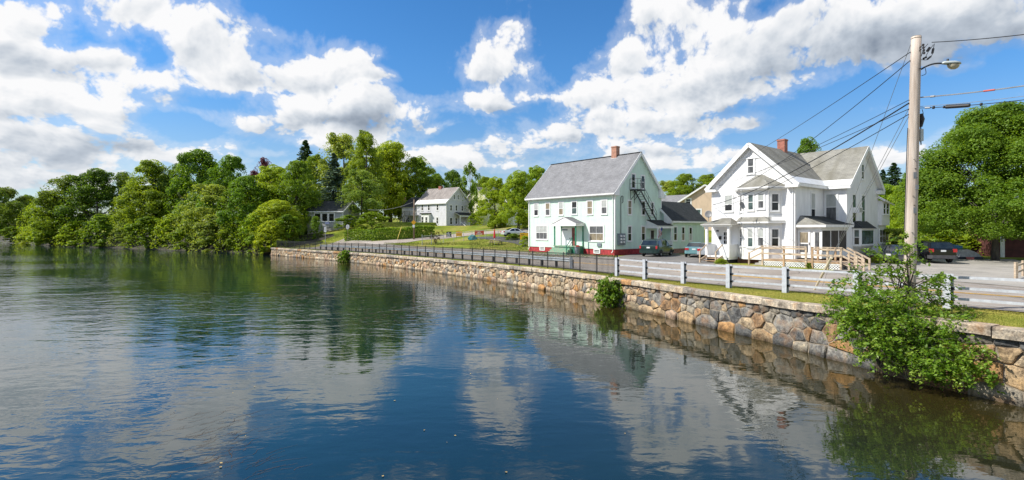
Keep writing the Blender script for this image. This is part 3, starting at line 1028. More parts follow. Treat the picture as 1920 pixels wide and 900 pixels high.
def picket_fence():
    s0 = find_s(railP, 1153, 25, 40)
    s1 = S_END - 0.3
    o0 = gz(railP((s0 + s1) / 2))
    root = empty('metal_picket_fence', o0)
    tag(root, 'long black metal picket fence standing on top of the stone wall', 'fence')
    n = int(round((s1 - s0) / 2.03))
    st = [s0 + (s1 - s0) * i / n for i in range(n + 1)]
    P = [gz(railP(s)) - o0 for s in st]
    H_ = 1.30
    pm = MB(); pm.box(-.03, .03, -.03, .03, 0, H_ + .03); pm.lathe([(.042, H_ + .03), (.042, H_ + .05), (.0, H_ + .075)], n=4)
    post = pm.build('post', BLACK, root, loc=P[0])
    for i in range(1, n + 1):
        c = post.copy(); C.objects.link(c); c.location = P[i]; c.parent = root
        d = P[i] - P[i - 1]; c.rotation_euler = (0, 0, math.atan2(d.y, d.x))
    big = MB(); big.box(-.05, .05, -.05, .05, 0, H_ + .06); big.build('end_post', BLACK, root, loc=P[0] + Vector((.12, -.14, 0)))
    pk = MB(); pk.box(-.011, .011, -.011, .011, .06, H_ - .01)
    first = None; cnt = 0
    far = MB()
    for i in range(n):
        a, b = P[i], P[i + 1]
        for h, t in ((H_ - .02, .042), (H_ - .24, .032), (.14, .042)):
            rl = MB(); rl.bar(a + Vector((0, 0, h)), b + Vector((0, 0, h)), .032, t); rl.build('rail', BLACK, root)
        ang = math.atan2((b - a).y, (b - a).x)
        for k in range(1, 15):
            q = a + (b - a) * (k / 15)
            if cnt < 300:
                if first is None:
                    first = pk.build('picket', BLACK, root, loc=q); c = first
                else:
                    c = first.copy(); C.objects.link(c); c.parent = root; c.location = q
                c.rotation_euler = (0, 0, ang); cnt += 1
            else:
                far.box(q.x - .011, q.x + .011, q.y - .011, q.y + .011, q.z + .06, q.z + H_ - .01)
    o = far.build('far_pickets', BLACK, root); o['kind'] = 'stuff'


picket_fence()


def steel_rail():
    """three pale box rails on steel posts, from the fence end towards the camera"""
    cols = [1160, 1212.3, 1284.4, 1369.8, 1476.9, 1612, 1782]
    st = [find_s(railP, c, 11, 36) for c in cols]
    st.append(st[-1] - 2.9); st.append(st[-1] - 2.9); st.append(st[-1] - 3.0)
    o0 = gz(railP(st[3]))
    root = empty('road_guardrail', o0)
    tag(root, 'pale grey three bar guardrail on steel posts between grass strip and road', 'guardrail')
    post = None
    for i, s in enumerate(st):
        p = gz(railP(s)) - o0
        n = wallN(s); ang = math.atan2(n[1], n[0]) - PI / 2
        if post is None:
            b = MB()
            b.box(-.125, .125, -.012, .0, 0, 1.22); b.box(-.125, .125, .14, .152, 0, 1.22); b.box(-.008, .008, 0, .14, 0, 1.22)
            post = b.build('post', RAILW, root); o = post
            bk = MB()
            for h in (.34, .71, 1.08):
                bk.box(.02, .13, .10, .2, h - .05, h + .05)
            bk.build('bracket', BOLT, post)
        else:
            o = copy_tree(post, root)
        o.location = p - Vector((n[0], n[1], 0)) * .2
        o.rotation_euler = (0, 0, ang)
    for h in (.36, .73, 1.10):
        for i in range(len(st) - 1):
            sa, sb = st[i], st[i + 1]
            m = MB()
            k = 4
            for j in range(k + 1):
                p = gz(railP(sa + (sb - sa) * j / k)) - o0; nn = wallN(sa + (sb - sa) * j / k)
                for u, v in ((-.05, -.042), (.05, -.042), (.05, .042), (-.05, .042)):
                    m.v.append((p.x + nn[0] * u, p.y + nn[1] * u, p.z + h + v))
            for j in range(k):
                for c in range(4):
                    c2 = (c + 1) % 4
                    m.f.append((j * 4 + c, j * 4 + c2, j * 4 + 4 + c2, j * 4 + 4 + c))
            m.f.append((3, 2, 1, 0)); m.f.append((k * 4, k * 4 + 1, k * 4 + 2, k * 4 + 3)); m.m = [0] * len(m.f)
            m.build('rail', RAILW, root)


steel_rail()


def w_beam():
    f = lambda s: railP(s, 1.25)
    s0 = find_s(f, 1071, 30, 60); s1 = find_s(f, 600, 60, 93)
    o0 = gz(f((s0 + s1) / 2))
    root = empty('beam_guardrail', o0)
    tag(root, 'low galvanised beam guardrail on dark posts running behind the black fence', 'guardrail')
    n = int((s1 - s0) / 1.95)
    post = None
    prof = [(0, .50), (-.05, .55), (-.05, .60), (0, .65), (0, .68), (-.05, .73), (-.05, .78), (0, .83)]
    V, Fq = [], []
    ss = np.linspace(s0, s1, 90)
    for s in ss:
        p = gz(f(s)) - o0; nn = wallN(s)
        for d, h in prof:
            V.append((p.x + nn[0] * d, p.y + nn[1] * d, p.z + h))
    w = len(prof)
    for i in range(len(ss) - 1):
        for j in range(w - 1):
            Fq += [i * w + j, i * w + j + 1, (i + 1) * w + j + 1, (i + 1) * w + j]
    bm = link('beam', np_mesh('beam', V, Fq, 4, GALV, False), root)
    sol = bm.modifiers.new('thickness', 'SOLIDIFY'); sol.thickness = .008
    for i in range(n + 1):
        s = s0 + (s1 - s0) * i / n
        nn = wallN(s)
        p = gz(f(s)) - o0 + Vector((nn[0], nn[1], 0)) * .11
        if post is None:
            b = MB(); b.box(-.08, .08, -.09, .09, 0, .72); post = b.build('post', DARKWOOD, root); o = post
        else:
            o = post.copy(); C.objects.link(o); o.parent = root
        o.location = p; o.rotation_euler = (0, 0, math.atan2(nn[1], nn[0]))
    b = MB(); p = gz(f(s0)) - o0
    b.box(p.x - .12, p.x + .12, p.y - .05, p.y + .05, p.z, p.z + .95)
    b.build('end_post', RAILW, root)


w_beam()


def grass_blades(name, s0, s1, n, e0, e1, seed, hmin, hmax, wid, density_y=None, ref='wall', cols=((.17, .21, .03), (.46, .38, .10))):
    rng = np.random.default_rng(seed)
    s = s0 + (s1 - s0) * rng.random(n) ** 1.35
    Px = np.interp(s, SL, SH[:, 0]); Py = np.interp(s, SL, SH[:, 1])
    Nx = np.interp(s, SL, SN[:, 0]); Ny = np.interp(s, SL, SN[:, 1])
    off = np.interp(Py, _off_y, _off_d)
    t = rng.random(n)
    d = e0 + t * ((off + e1) - e0)
    x = Px + Nx * d; y = Py + Ny * d
    z = g_sd(Py, d, x, y)
    a = rng.random(n) * 2 * PI
    h = hmin + (hmax - hmin) * rng.random(n) ** 2
    wv = wid * (.6 + .8 * rng.random(n))
    lx, ly = (rng.random(n) - .5) * h * 1.2, (rng.random(n) - .5) * h * 1.2
    V = np.empty((n, 3, 3), np.float32)
    V[:, 0] = np.stack([x - np.cos(a) * wv, y - np.sin(a) * wv, z - .01], 1)
    V[:, 1] = np.stack([x + np.cos(a) * wv, y + np.sin(a) * wv, z - .01], 1)
    V[:, 2] = np.stack([x + lx, y + ly, z + h], 1)
    c0, c1 = np.array(cols[0]), np.array(cols[1])
    k = np.clip(rng.random(n) * .7 + .5 * (np.sin(x * .9 + y * .7) * .5 + .5) - .1, 0, 1)[:, None]
    colr = c0 * (1 - k) + c1 * k
    A = np.concatenate([np.repeat(colr, 3, 0), np.ones((n * 3, 1))], 1)
    me = np_mesh(name, V.reshape(-1, 3), np.arange(n * 3), 3, GRASS_BLADE, False, {'tone': A})
    o = link(name, me); o['kind'] = 'stuff'
    return o


def mat_blade():
    mt, nt, p, N, L = nm("grass_blade")
    a = N('ShaderNodeAttribute'); a.attribute_name = 'tone'
    L(a.outputs['Color'], p.inputs['Base Color']); p.inputs['Roughness'].default_value = .8; p.inputs['Specular IOR Level'].default_value = .2
    return mt


GRASS_BLADE = mat_blade()
tag(grass_blades('grass', s_at_y(9), s_at_y(36), 150000, .5, .75, 5, .012, .055, .008),
    'short sunburnt grass growing between the wall cap and the guardrail', kind='stuff')
# ------------------------------------------------------------------ houses
def mat_siding(name, col, var=0.08):
    return simple(name, col, 0.55, var, 1.6, 0.12, 30, detail=8, stretch=(1, 1, .35))


def mat_shingle(name, c0, c1, stain=None, w=0.32, h=0.16):
    """asphalt shingles: single tabs of slightly different tone, weathering in long streaks"""
    mt, nt, p, N, L = nm(name)
    tc = N('ShaderNodeTexCoord'); uv = N('ShaderNodeAttribute'); uv.attribute_name = 'slope'
    br = N('ShaderNodeTexBrick'); L(uv.outputs['Vector'], br.inputs['Vector'])
    br.inputs['Scale'].default_value = 1.0; br.inputs['Brick Width'].default_value = w; br.inputs['Row Height'].default_value = h
    br.inputs['Mortar Size'].default_value = 0.006; br.inputs['Color1'].default_value = (*c0, 1); br.inputs['Color2'].default_value = (*c1, 1)
    br.inputs['Mortar'].default_value = (*[c * .6 for c in c0], 1)
    n = N('ShaderNodeTexNoise'); L(uv.outputs['Vector'], n.inputs['Vector']); n.inputs['Scale'].default_value = 0.9; n.inputs['Detail'].default_value = 8; n.inputs['Roughness'].default_value = .65
    r = N('ShaderNodeMapRange'); L(n.outputs[0], r.inputs[0]); r.inputs[1].default_value = .3; r.inputs[2].default_value = .7; r.inputs[3].default_value = .80; r.inputs[4].default_value = 1.14
    s = N('ShaderNodeVectorMath'); s.operation = 'SCALE'; L(br.outputs['Color'], s.inputs[0]); L(r.outputs[0], s.inputs['Scale'])
    last = s.outputs[0]
    if stain:
        mp = N('ShaderNodeMapping'); mp.inputs['Scale'].default_value = (1.6, .35, 1); L(uv.outputs['Vector'], mp.inputs['Vector'])
        n2 = N('ShaderNodeTexNoise'); L(mp.outputs[0], n2.inputs['Vector']); n2.inputs['Scale'].default_value = .7; n2.inputs['Detail'].default_value = 6
        r2 = N('ShaderNodeMapRange'); L(n2.outputs[0], r2.inputs[0]); r2.inputs[1].default_value = .45; r2.inputs[2].default_value = .7; r2.inputs[3].default_value = 0; r2.inputs[4].default_value = .75
        mx = N('ShaderNodeMix'); mx.data_type = 'RGBA'; L(r2.outputs[0], mx.inputs['Factor']); L(last, mx.inputs['A']); mx.inputs['B'].default_value = (*stain, 1)
        last = mx.outputs['Result']
    L(last, p.inputs['Base Color']); p.inputs['Roughness'].default_value = .92; p.inputs['Specular IOR Level'].default_value = .25
    n3 = N('ShaderNodeTexNoise'); L(tc.outputs['Object'], n3.inputs['Vector']); n3.inputs['Scale'].default_value = 35
    b = N('ShaderNodeBump'); b.inputs['Strength'].default_value = .4; b.inputs['Distance'].default_value = .01; L(n3.outputs[0], b.inputs['Height']); L(b.outputs[0], p.inputs['Normal'])
    return mt


def mat_brick(name, c0, c1, mortar=(.35, .31, .27), w=.21, h=.07):
    mt, nt, p, N, L = nm(name)
    tc = N('ShaderNodeTexCoord')
    sx = N('ShaderNodeSeparateXYZ'); L(tc.outputs['Object'], sx.inputs[0])
    ad = N('ShaderNodeMath'); ad.operation = 'ADD'; L(sx.outputs[0], ad.inputs[0]); L(sx.outputs[1], ad.inputs[1])
    cb = N('ShaderNodeCombineXYZ'); L(ad.outputs[0], cb.inputs[0]); L(sx.outputs[2], cb.inputs[1])
    br = N('ShaderNodeTexBrick'); L(cb.outputs[0], br.inputs['Vector']); br.inputs['Scale'].default_value = 1
    br.inputs['Brick Width'].default_value = w; br.inputs['Row Height'].default_value = h; br.inputs['Mortar Size'].default_value = .008
    br.inputs['Color1'].default_value = (*c0, 1); br.inputs['Color2'].default_value = (*c1, 1); br.inputs['Mortar'].default_value = (*mortar, 1)
    n = N('ShaderNodeTexNoise'); L(tc.outputs['Object'], n.inputs['Vector']); n.inputs['Scale'].default_value = 4; n.inputs['Detail'].default_value = 6
    r = N('ShaderNodeMapRange'); L(n.outputs[0], r.inputs[0]); r.inputs[1].default_value = .3; r.inputs[2].default_value = .7; r.inputs[3].default_value = .7; r.inputs[4].default_value = 1.2
    s = N('ShaderNodeVectorMath'); s.operation = 'SCALE'; L(br.outputs['Color'], s.inputs[0]); L(r.outputs[0], s.inputs['Scale'])
    L(s.outputs[0], p.inputs['Base Color']); p.inputs['Roughness'].default_value = .9
    b = N('ShaderNodeBump'); b.inputs['Strength'].default_value = .5; b.inputs['Distance'].default_value = .01; b.invert = True
    L(br.outputs['Fac'], b.inputs['Height']); L(b.outputs[0], p.inputs['Normal'])
    return mt


WHITE = mat_siding('white_clapboard_paint', (.80, .80, .80))
TRIM = simple('white_trim_paint', (.80, .80, .79), .5, .06, 3)
MINT = mat_siding('mint_clapboard_paint', (.61, .76, .65))
TAN = mat_siding('tan_clapboard_paint', (.62, .47, .33))
CREAM = mat_siding('cream_clapboard_paint', (.72, .70, .45))
GREYW = mat_siding('pale_grey_clapboard_paint', (.66, .66, .70))
RED = simple('red_masonry_paint', (.40, .040, .045), .8, .3, 3, .3, 14)
GREENP = simple('green_porch_paint', (.03, .22, .13), .6, .35, 5)
GREENW = simple('worn_green_step_paint', (.10, .28, .18), .75, .5, 4, col2=(.34, .31, .24))
ROOF_GREY = mat_shingle('grey_shingle', (.215, .215, .225), (.265, .265, .275))
ROOF_DARK = mat_shingle('dark_shingle', (.045, .05, .05), (.065, .07, .07))
ROOF_OLD = mat_shingle('weathered_shingle', (.27, .26, .23), (.33, .32, .28), (.15, .14, .105))
ROOF_BRN = mat_shingle('brown_grey_shingle', (.30, .27, .25), (.36, .32, .30), (.2, .18, .17))
BRICK = mat_brick('chimney_brick', (.42, .17, .10), (.50, .24, .15))
BRICK_RED = mat_brick('red_chimney_brick', (.34, .085, .055), (.42, .14, .09), (.36, .27, .22))
FOUND = mat_brick('foundation_brick', (.30, .10, .07), (.36, .14, .09))
METAL_BLK = simple('black_ironwork', (.012, .013, .014), .5)
METAL_GREY = simple('grey_meter_metal', (.19, .23, .26), .5, .2)
WOODP = simple('weathered_deck_wood', (.52, .42, .31), .85, .35, 2.0, .3, 20, stretch=(1, 1, 5), col2=(.30, .22, .15))
WOODO = simple('orange_deck_wood', (.47, .31, .18), .8, .3, 2.0, .3, 20)
CONC = simple('concrete', (.42, .40, .36), .9, .25, 3)
LATT = simple('white_lattice_paint', (.78, .78, .77), .6, .06)
SCREEN = simple('dark_insect_screen', (.055, .045, .04), .7, .3, 2)
DOORW = simple('white_door_paint', (.8, .8, .8), .4, .04)
BROWNP = simple('brown_red_panel', (.22, .06, .045), .7, .3)
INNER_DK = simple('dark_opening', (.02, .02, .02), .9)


def mat_glass(name, col, rough=.06, var=.5):
    mt = simple(name, col, rough, var, 1.4, spec=.45)
    return mt


GL_DARK = mat_glass('window_glass', (.022, .025, .027))
GL_GREEN = mat_glass('greenish_glass', (.085, .13, .125), .1, .5)
GL_BLIND = simple('window_blind', (.42, .44, .42), .35, .15, 2.0, spec=.4)
GL_CURT = simple('beige_curtain_glass', (.30, .25, .17), .3, .4, 3.0, spec=.5, stretch=(6, 6, .6))
GL_GREY = simple('grey_curtain_glass', (.13, .135, .14), .25, .5, 3.0, spec=.5, stretch=(6, 6, .6))


class House:
    def __init__(self, name, O, right, label, cat='house', group=None):
        self.O = Vector(O)
        r = Vector((right[0], right[1], 0)).normalized()
        self.r = r; self.b = Vector((-r.y, r.x, 0))
        self.root = empty(name, self.O, math.atan2(r.y, r.x))
        tag(self.root, label, cat, group)

    def pl(self, px, py, axis, c):
        """where the line of sight through a photo pixel meets the local plane axis=c"""
        d = Vector(((px - 960) / F_PX, 1.0, (HOR - py) / F_PX))
        n = self.r if axis == 'x' else self.b
        t = (self.O.dot(n) + c) / d.dot(n)
        q = d * t - self.O
        return Vector((q.dot(self.r), q.dot(self.b), q.z))

    def wall(self, poly, o, ax, n, mat, pitch=.125, out=.026, name='wall'):
        mb = MB(); mb.lapped(poly, o, ax, (0, 0, 1), n, pitch, out)
        return mb.build(name, mat, self.root)

    def box(self, name, x0, x1, y0, y1, z0, z1, mat, parent=None):
        mb = MB(); mb.box(x0, x1, y0, y1, z0, z1)
        return mb.build(name, mat, parent or self.root)

    def roof(self, pts, mat, thick=.10, pitch=.16, name='roof', edge=None):
        """pts: eave-left, eave-right, ridge-right, ridge-left (or 3 points); shingle courses on a slab"""
        P = [Vector(p) for p in pts]
        ax = (P[1] - P[0]).normalized()
        v = P[-1] - P[0]
        up = (v - ax * v.dot(ax)).normalized()
        nr = ax.cross(up).normalized()
        if nr.z < 0: nr = -nr
        mb = MB()
        poly = [((p - P[0]).dot(ax), (p - P[0]).dot(up)) for p in P]
        mb.lapped(poly, P[0] + nr * .004, ax, up, nr, pitch, .012, 0)
        nv = len(mb.v)
        mb.prism([p for p in P], -nr * thick, 1)
        o = mb.build(name, [mat, edge or TRIM], self.root)
        at_ = o.data.attributes.new('slope', 'FLOAT_VECTOR', 'POINT')
        co = [c for p in mb.v for c in ((Vector(p) - P[0]).dot(ax), (Vector(p) - P[0]).dot(up), 0)]
        at_.data.foreach_set('vector', co)
        return o

    def window(self, o, ax, w, h, upper=None, lower=None, case=.10, grid=None, split=.5, sill=True, label=None, frame=None, parent=None):
        """casing + sashes; o = lower left corner of the glass on the wall face, ax = to the viewer's right"""
        ax = Vector(ax).normalized()
        rz = math.atan2(ax.y, ax.x)
        fr = frame or TRIM
        m = MB()
        c = case
        for x0, x1, z0, z1 in ((-c, 0, -c * .6, h + c), (w, w + c, -c * .6, h + c), (-.002, w + .002, h, h + c * 1.05), (-.002, w + .002, -c * .7, 0)):
            m.box(x0, x1, -.060, .01, z0, z1)
        ob = m.build('window', fr, parent or self.root, loc=Vector(o))
        ob.rotation_euler = (0, 0, rz)
        s = MB()
        sw = min(.045, w * .09)
        zs = h * split
        for x0, x1, z0, z1 in ((0, sw, 0, h), (w - sw, w, 0, h), (sw, w - sw, h - sw, h), (sw, w - sw, 0, sw), (sw, w - sw, zs - sw * .6, zs + sw * .6)):
            s.box(x0, x1, -.046, .0, z0, z1)
        if grid:
            for i in range(1, grid):
                s.box(w * i / grid - .012, w * i / grid + .012, -.040, .0, sw, h - sw)
        s.build('sash', fr, ob)
        p1 = MB(); p1.box(sw * .5, w - sw * .5, -.030, -.02, zs, h - sw * .5); p1.build('pane', upper or GL_DARK, ob)
        p2 = MB(); p2.box(sw * .5, w - sw * .5, -.028, -.02, sw * .5, zs); p2.build('pane', lower or GL_DARK, ob)
        if sill:
            q = MB(); q.box(-c * 1.15, w + c * 1.15, -.10, .0, -c * .7 - .05, -c * .7 - .001); q.build('sill', fr, ob)
        if label: ob['label'] = label
        return ob

    def fwin(self, px0, py0, px1, py1, y=0.0, **k):
        """window on a front-facing plane from the photo rectangle of its glass"""
        ym, xm = (py0 + py1) / 2, (px0 + px1) / 2
        a = self.pl(px0, ym, 'y', y).x; b = self.pl(px1, ym, 'y', y).x
        z1 = self.pl(xm, py0, 'y', y).z; z0 = self.pl(xm, py1, 'y', y).z
        return self.window((a, y, z0), (1, 0, 0), b - a, z1 - z0, **k)

    def swin(self, px0, py0, px1, py1, x=0.0, **k):
        """window on a right-facing plane"""
        ym, xm = (py0 + py1) / 2, (px0 + px1) / 2
        a = self.pl(px0, ym, 'x', x).y; b = self.pl(px1, ym, 'x', x).y
        z1 = self.pl(xm, py0, 'x', x).z; z0 = self.pl(xm, py1, 'x', x).z
        return self.window((x, a, z0), (0, 1, 0), b - a, z1 - z0, **k)


def chimney(h, x, y, z0, z1, wx, wy, mat, cap=True, parent=None):
    m = MB(); m.box(x - wx / 2, x + wx / 2, y - wy / 2, y + wy / 2, z0, z1 - .15)
    m.box(x - wx / 2 - .04, x + wx / 2 + .04, y - wy / 2 - .04, y + wy / 2 + .04, z1 - .15, z1 - .03)
    m.box(x - wx / 2 + .0, x + wx / 2 - .0, y - wy / 2 + .0, y + wy / 2 - .0, z1 - .03, z1)
    return m.build('chimney', mat, parent or h.root)


# ---- mint green house
def green_house():
    G = House('green_house', (10.97, 54.0, -2.59), (.644, -.765), 'mint green clapboard house with grey gable roof, red foundation and black fire escape')
    R = G.root
    Lx, D = 13.73, 8.6
    ez, rz_ = 6.53, 11.27
    ov = .35
    slope = (rz_ - ez) / (D / 2 + ov)
    wt = ez + slope * ov - .12          # wall top under the roof
    G.box('foundation', -Lx + .03, -.03, .03, D - .03, -.8, .52, RED)
    G.wall([(0, .5), (Lx, .5), (Lx, wt), (0, wt)], (-Lx, 0, 0), (1, 0, 0), (0, -1, 0), MINT)
    G.wall([(0, .5), (D, .5), (D, wt), (D / 2, wt + slope * D / 2), (0, wt)], (0, 0, 0), (0, 1, 0), (1, 0, 0), MINT)
    G.wall([(0, .5), (D, .5), (D, wt), (D / 2, wt + slope * D / 2), (0, wt)], (-Lx, D, 0), (0, -1, 0), (-1, 0, 0), MINT)
    G.wall([(0, .5), (Lx, .5), (Lx, wt), (0, wt)], (0, D, 0), (-1, 0, 0), (0, 1, 0), MINT)
    for x, y in ((-Lx, 0), (0, 0), (0, D)):
        m = MB(); m.box(x - (.10 if x == 0 else .025), x + (.025 if x == 0 else .10), y - (.025 if y == 0 else .10), y + (.10 if y == 0 else .025), .5, wt)
        m.build('corner_board', TRIM, R)
    # roof
    x0, x1 = -Lx - .3, .3
    G.roof([(x0, -ov, ez), (x1, -ov, ez), (x1, D / 2, rz_), (x0, D / 2, rz_)], ROOF_GREY)
    G.roof([(x1, D + ov, ez), (x0, D + ov, ez), (x0, D / 2, rz_), (x1, D / 2, rz_)], ROOF_GREY)
    m = MB(); m.bar((x0, D / 2, rz_ + .02), (x1, D / 2, rz_ + .02), .28, .05); m.build('ridge_cap', ROOF_DARK, R)
    # fascia, soffit, rake boards and boxed returns
    m = MB(); m.box(x0, x1, -ov - .02, -ov + .015, ez - .24, ez - .02); m.build('fascia', TRIM, R)
    m = MB(); m.box(x0 + .05, x1 - .05, -ov + .02, 0, ez - .22, ez - .18); m.build('soffit', TRIM, R)
    for xx in (x0, x1):
        for s in (0, 1):
            ya, yb = (-ov, D / 2) if s == 0 else (D + ov, D / 2)
            m = MB(); m.bar((xx, ya, ez - .14), (xx, yb, rz_ - .14), .035, .30, up=(0, 0, 1)); m.build('rake_board', TRIM, R)
            m = MB()
            xi = xx - math.copysign(.3, xx - x0 - 1)
            m.prism([(xx - .01, ya, ez - .15), (xx - .01, yb, rz_ - .15), (xi, yb, rz_ - .15), (xi, ya, ez - .15)], (0, 0, -.03)); m.build('rake_soffit', TRIM, R)
    for ya, yb, sg in ((-ov - .02, .42, 1), (D + ov + .02, D - .62, -1)):
        m = MB(); hh = slope * abs(yb - ya)
        m.prism([(0.02, ya, ez - .26), (0.02, yb, ez - .26), (0.02, yb, ez - .06 + hh), (0.02, ya, ez - .06)], (.30, 0, 0)); m.build('eave_return', TRIM, R)
    cp = G.pl(1154, 290, 'y', D / 2)
    chimney(G, cp.x, D / 2, 10.3, G.pl(1154, 274.5, 'y', D / 2).z, .72, .62, BRICK)
    m = MB(); m.box(cp.x - .42, cp.x + .42, D / 2 - .36, D / 2 + .36, 10.7, 10.95); m.build('chimney_flashing', TRIM, R)
    fp = lambda c: (980 + c[0] / 6.921, 370 + c[1] / 6.923, 980 + c[2] / 6.921, 370 + c[3] / 6.923)
    tops = [(152, 85, 203, 238), (300, 75, 355, 235), (472, 65, 527, 228), (640, 55, 705, 218), (840, 47, 907, 220), (1025, 38, 1095, 215)]
    ups = [GL_BLIND, GL_CURT, GL_BLIND, GL_DARK, GL_CURT, GL_BLIND]; lows = [GL_DARK, GL_GREY, GL_CURT, GL_GREEN, GL_CURT, GL_GREY]
    for c, u, l in zip(tops, ups, lows):
        G.fwin(*fp(c), upper=u, lower=l)
    G.fwin(*fp((178, 372, 320, 543)), upper=GL_BLIND, lower=GL_GREY, grid=3, case=.12)
    G.fwin(*fp((870, 372, 1049, 563)), upper=GL_GREY, lower=GL_CURT, grid=2, case=.12)
    for c in ((228, 645, 285, 683), (930, 680, 1000, 722)):
        G.fwin(*fp(c), y=.03, upper=GL_GREY, lower=GL_GREY, sill=False, case=.09)
    # small grey wall box beside the right ground floor window
    q = G.pl(980 + 1000 / 6.92, 370 + 620 / 6.92, 'y', 0)
    G.box('wall_box', q.x - .28, q.x + .28, -.14, -.02, q.z - .16, q.z + .22, METAL_GREY)
    # entrance: hood on posts, white door, green steps
    py_ = -1.25
    xl = G.pl(980 + 415 / 6.92, 420, 'y', py_).x; xr = G.pl(980 + 688 / 6.92, 420, 'y', py_).x
    zb = G.pl(1060, 370 + 372 / 6.92, 'y', py_).z; zf = G.pl(1050, 370 + 626 / 6.92, 'y', py_).z
    xc = (xl + xr) / 2; za = G.pl(1058, 370 + 255 / 6.92, 'y', py_).z
    hw = (xr - xl) / 2 + .32
    G.roof([(xc - hw, 0, zb + .28), (xc - hw, py_ - .3, zb + .28), (xc, py_ - .3, za), (xc, 0, za)], ROOF_GREY, .08, name='porch_roof')
    G.roof([(xc + hw, py_ - .3, zb + .28), (xc + hw, 0, zb + .28), (xc, 0, za), (xc, py_ - .3, za)], ROOF_GREY, .08, name='porch_roof')
    m = MB(); m.prism([(xc - hw + .12, py_ - .24, zb + .26), (xc + hw - .12, py_ - .24, zb + .26), (xc, py_ - .24, za - .1)], (0, .06, 0)); m.build('porch_gable', TRIM, R)
    m = MB(); m.box(xc - hw + .1, xc + hw - .1, py_ - .26, 0, zb, zb + .25); m.build('porch_beam', TRIM, R)
    for xx in (xl, xr):
        G.box('porch_post', xx - .06, xx + .06, py_ - .06, py_ + .06, zf, zb, GREENP)
    for xx in (xl - .05, xr + .02):
        G.box('porch_post', xx - .05, xx + .05, -.14, -.03, zf, zb, GREENP)
    G.box('porch_floor', xl - .12, xr + .12, py_ - .1, -.02, zf - .12, zf, GREENW)
    G.box('porch_base', xl - .05, xr + .05, py_, -.02, -.5, zf - .13, GREENP)
    nst = 3
    for i in range(nst):
        zt = zf - (i + 1) * (zf + .1) / (nst + 1)
        G.box('step', xl - .08, xr - .55, py_ - .12 - .3 * (i + 1), py_ - .1 - .3 * i, -.5, zt, GREENW)
    dz = G.pl(1060, 370 + 440 / 6.92, 'y', 0).z
    dx0, dx1 = G.pl(980 + 478 / 6.92, 440, 'y', 0).x, G.pl(980 + 632 / 6.92, 440, 'y', 0).x
    G.box('door_frame', dx0 - .14, dx1 + .14, -.08, -.0, zf, dz + .42, TRIM)
    d = G.box('door', dx0, dx1, -.11, -.081, zf + .01, dz, DOORW)
    G.box('handle', dx1 - .14, dx1 - .08, -.16, -.111, (zf + dz) / 2 - .06, (zf + dz) / 2 + .06, METAL_BLK, d)
    G.box('house_sign', (dx0 + dx1) / 2 - .42, (dx0 + dx1) / 2 + .42, -.10, -.081, dz + .10, dz + .26, METAL_GREY)
    G.box('side_panel', dx1 + .16, dx1 + .62, -.06, -.02, zf, dz + .4, BROWNP)
    rl = MB()
    rl.bar((xr - .48, py_ - 1.0, .75), (xr - .48, py_ - .05, zf + .95), .05, .07)
    rl.bar((xr - .48, py_ - 1.0, .35), (xr - .48, py_ - .05, zf + .5), .04, .05)
    rl.box(xr - .52, xr - .44, py_ - 1.04, py_ - .96, -.3, .8); rl.box(xr - .52, xr - .44, py_ - .1, py_ - .02, zf, zf + 1.0)
    o = rl.build('stair_railing', GREENP, R)
    # side wall windows
    sc3 = lambda c: (1140 + c[0] / 6.925, 270 + c[1] / 6.925, 1140 + c[2] / 6.925, 270 + c[3] / 6.925)
    G.swin(*sc3((305, 390, 348, 572)), upper=GL_DARK, lower=GL_DARK)
    G.swin(*sc3((430, 412, 470, 580)), upper=GL_DARK, lower=GL_GREY)
    G.swin(*sc3((258, 735, 302, 915)), upper=GL_CURT, lower=GL_CURT)
    G.swin(*sc3((438, 748, 478, 922)), upper=GL_DARK, lower=GL_DARK)
    G.swin(*sc3((556, 760, 590, 922)), upper=GL_GREY, lower=GL_DARK)
    G.swin(*sc3((256, 1068, 300, 1258)), upper=GL_GREY, lower=GL_DARK)
    G.swin(*sc3((434, 1070, 477, 1253)), upper=GL_CURT, lower=GL_DARK)
    # meters and service mast
    a = G.pl(1140 + 118 / 6.925, 380 + 400 / 6.925, 'x', 0); b = G.pl(1140 + 208 / 6.925, 380 + 548 / 6.925, 'x', 0)
    mb_ = G.box('meter_bank', .0, .22, a.y, b.y, b.z, a.z, METAL_GREY)
    for i in range(2):
        for j in range(3):
            yy = a.y + (b.y - a.y) * (.32 + .38 * i); zz = b.z + (a.z - b.z) * (.25 + .26 * j)
            mm = MB(); mm.tube([(.20, yy, zz), (.34, yy, zz)], .11, 10); mm.build('meter', TRIM, mb_)
    my = G.pl(1140 + 158 / 6.925, 380, 'x', 0).y
    t = MB(); zt = G.pl(1163, 270 + 700 / 6.925, 'x', 0).z
    pts = [(.10, my, a.z), (.10, my, zt)] + [(.10 + .16 * math.sin(t_) * .3, my + .18 - .18 * math.cos(t_), zt + .22 * math.sin(t_)) for t_ in np.linspace(.4, PI, 6)] + [(.1, my + .36, zt - .4), (.1, my + .2, zt - .55)]
    t.tube(pts, .035, 6); t.build('service_mast', METAL_BLK, R)
    # fire escape
    F = MB()
    zp = G.pl(1195, 270 + 592 / 6.925, 'x', .5).z
    ya = G.pl(1140 + 295 / 6.925, 350, 'x', .15).y; yb = G.pl(1140 + 472 / 6.925, 350, 'x', 1.0).y
    pf = MB()
    for k in range(9):
        xx = .08 + k * .115
        pf.box(xx, xx + .07, ya, yb, zp - .05, zp)
    pf.bar((.04, ya, zp - .08), (1.1, ya, zp - .08), .05, .1); pf.bar((.04, yb, zp - .08), (1.1, yb, zp - .08), .05, .1); pf.bar((1.08, ya, zp - .08), (1.08, yb, zp - .08), .05, .12)
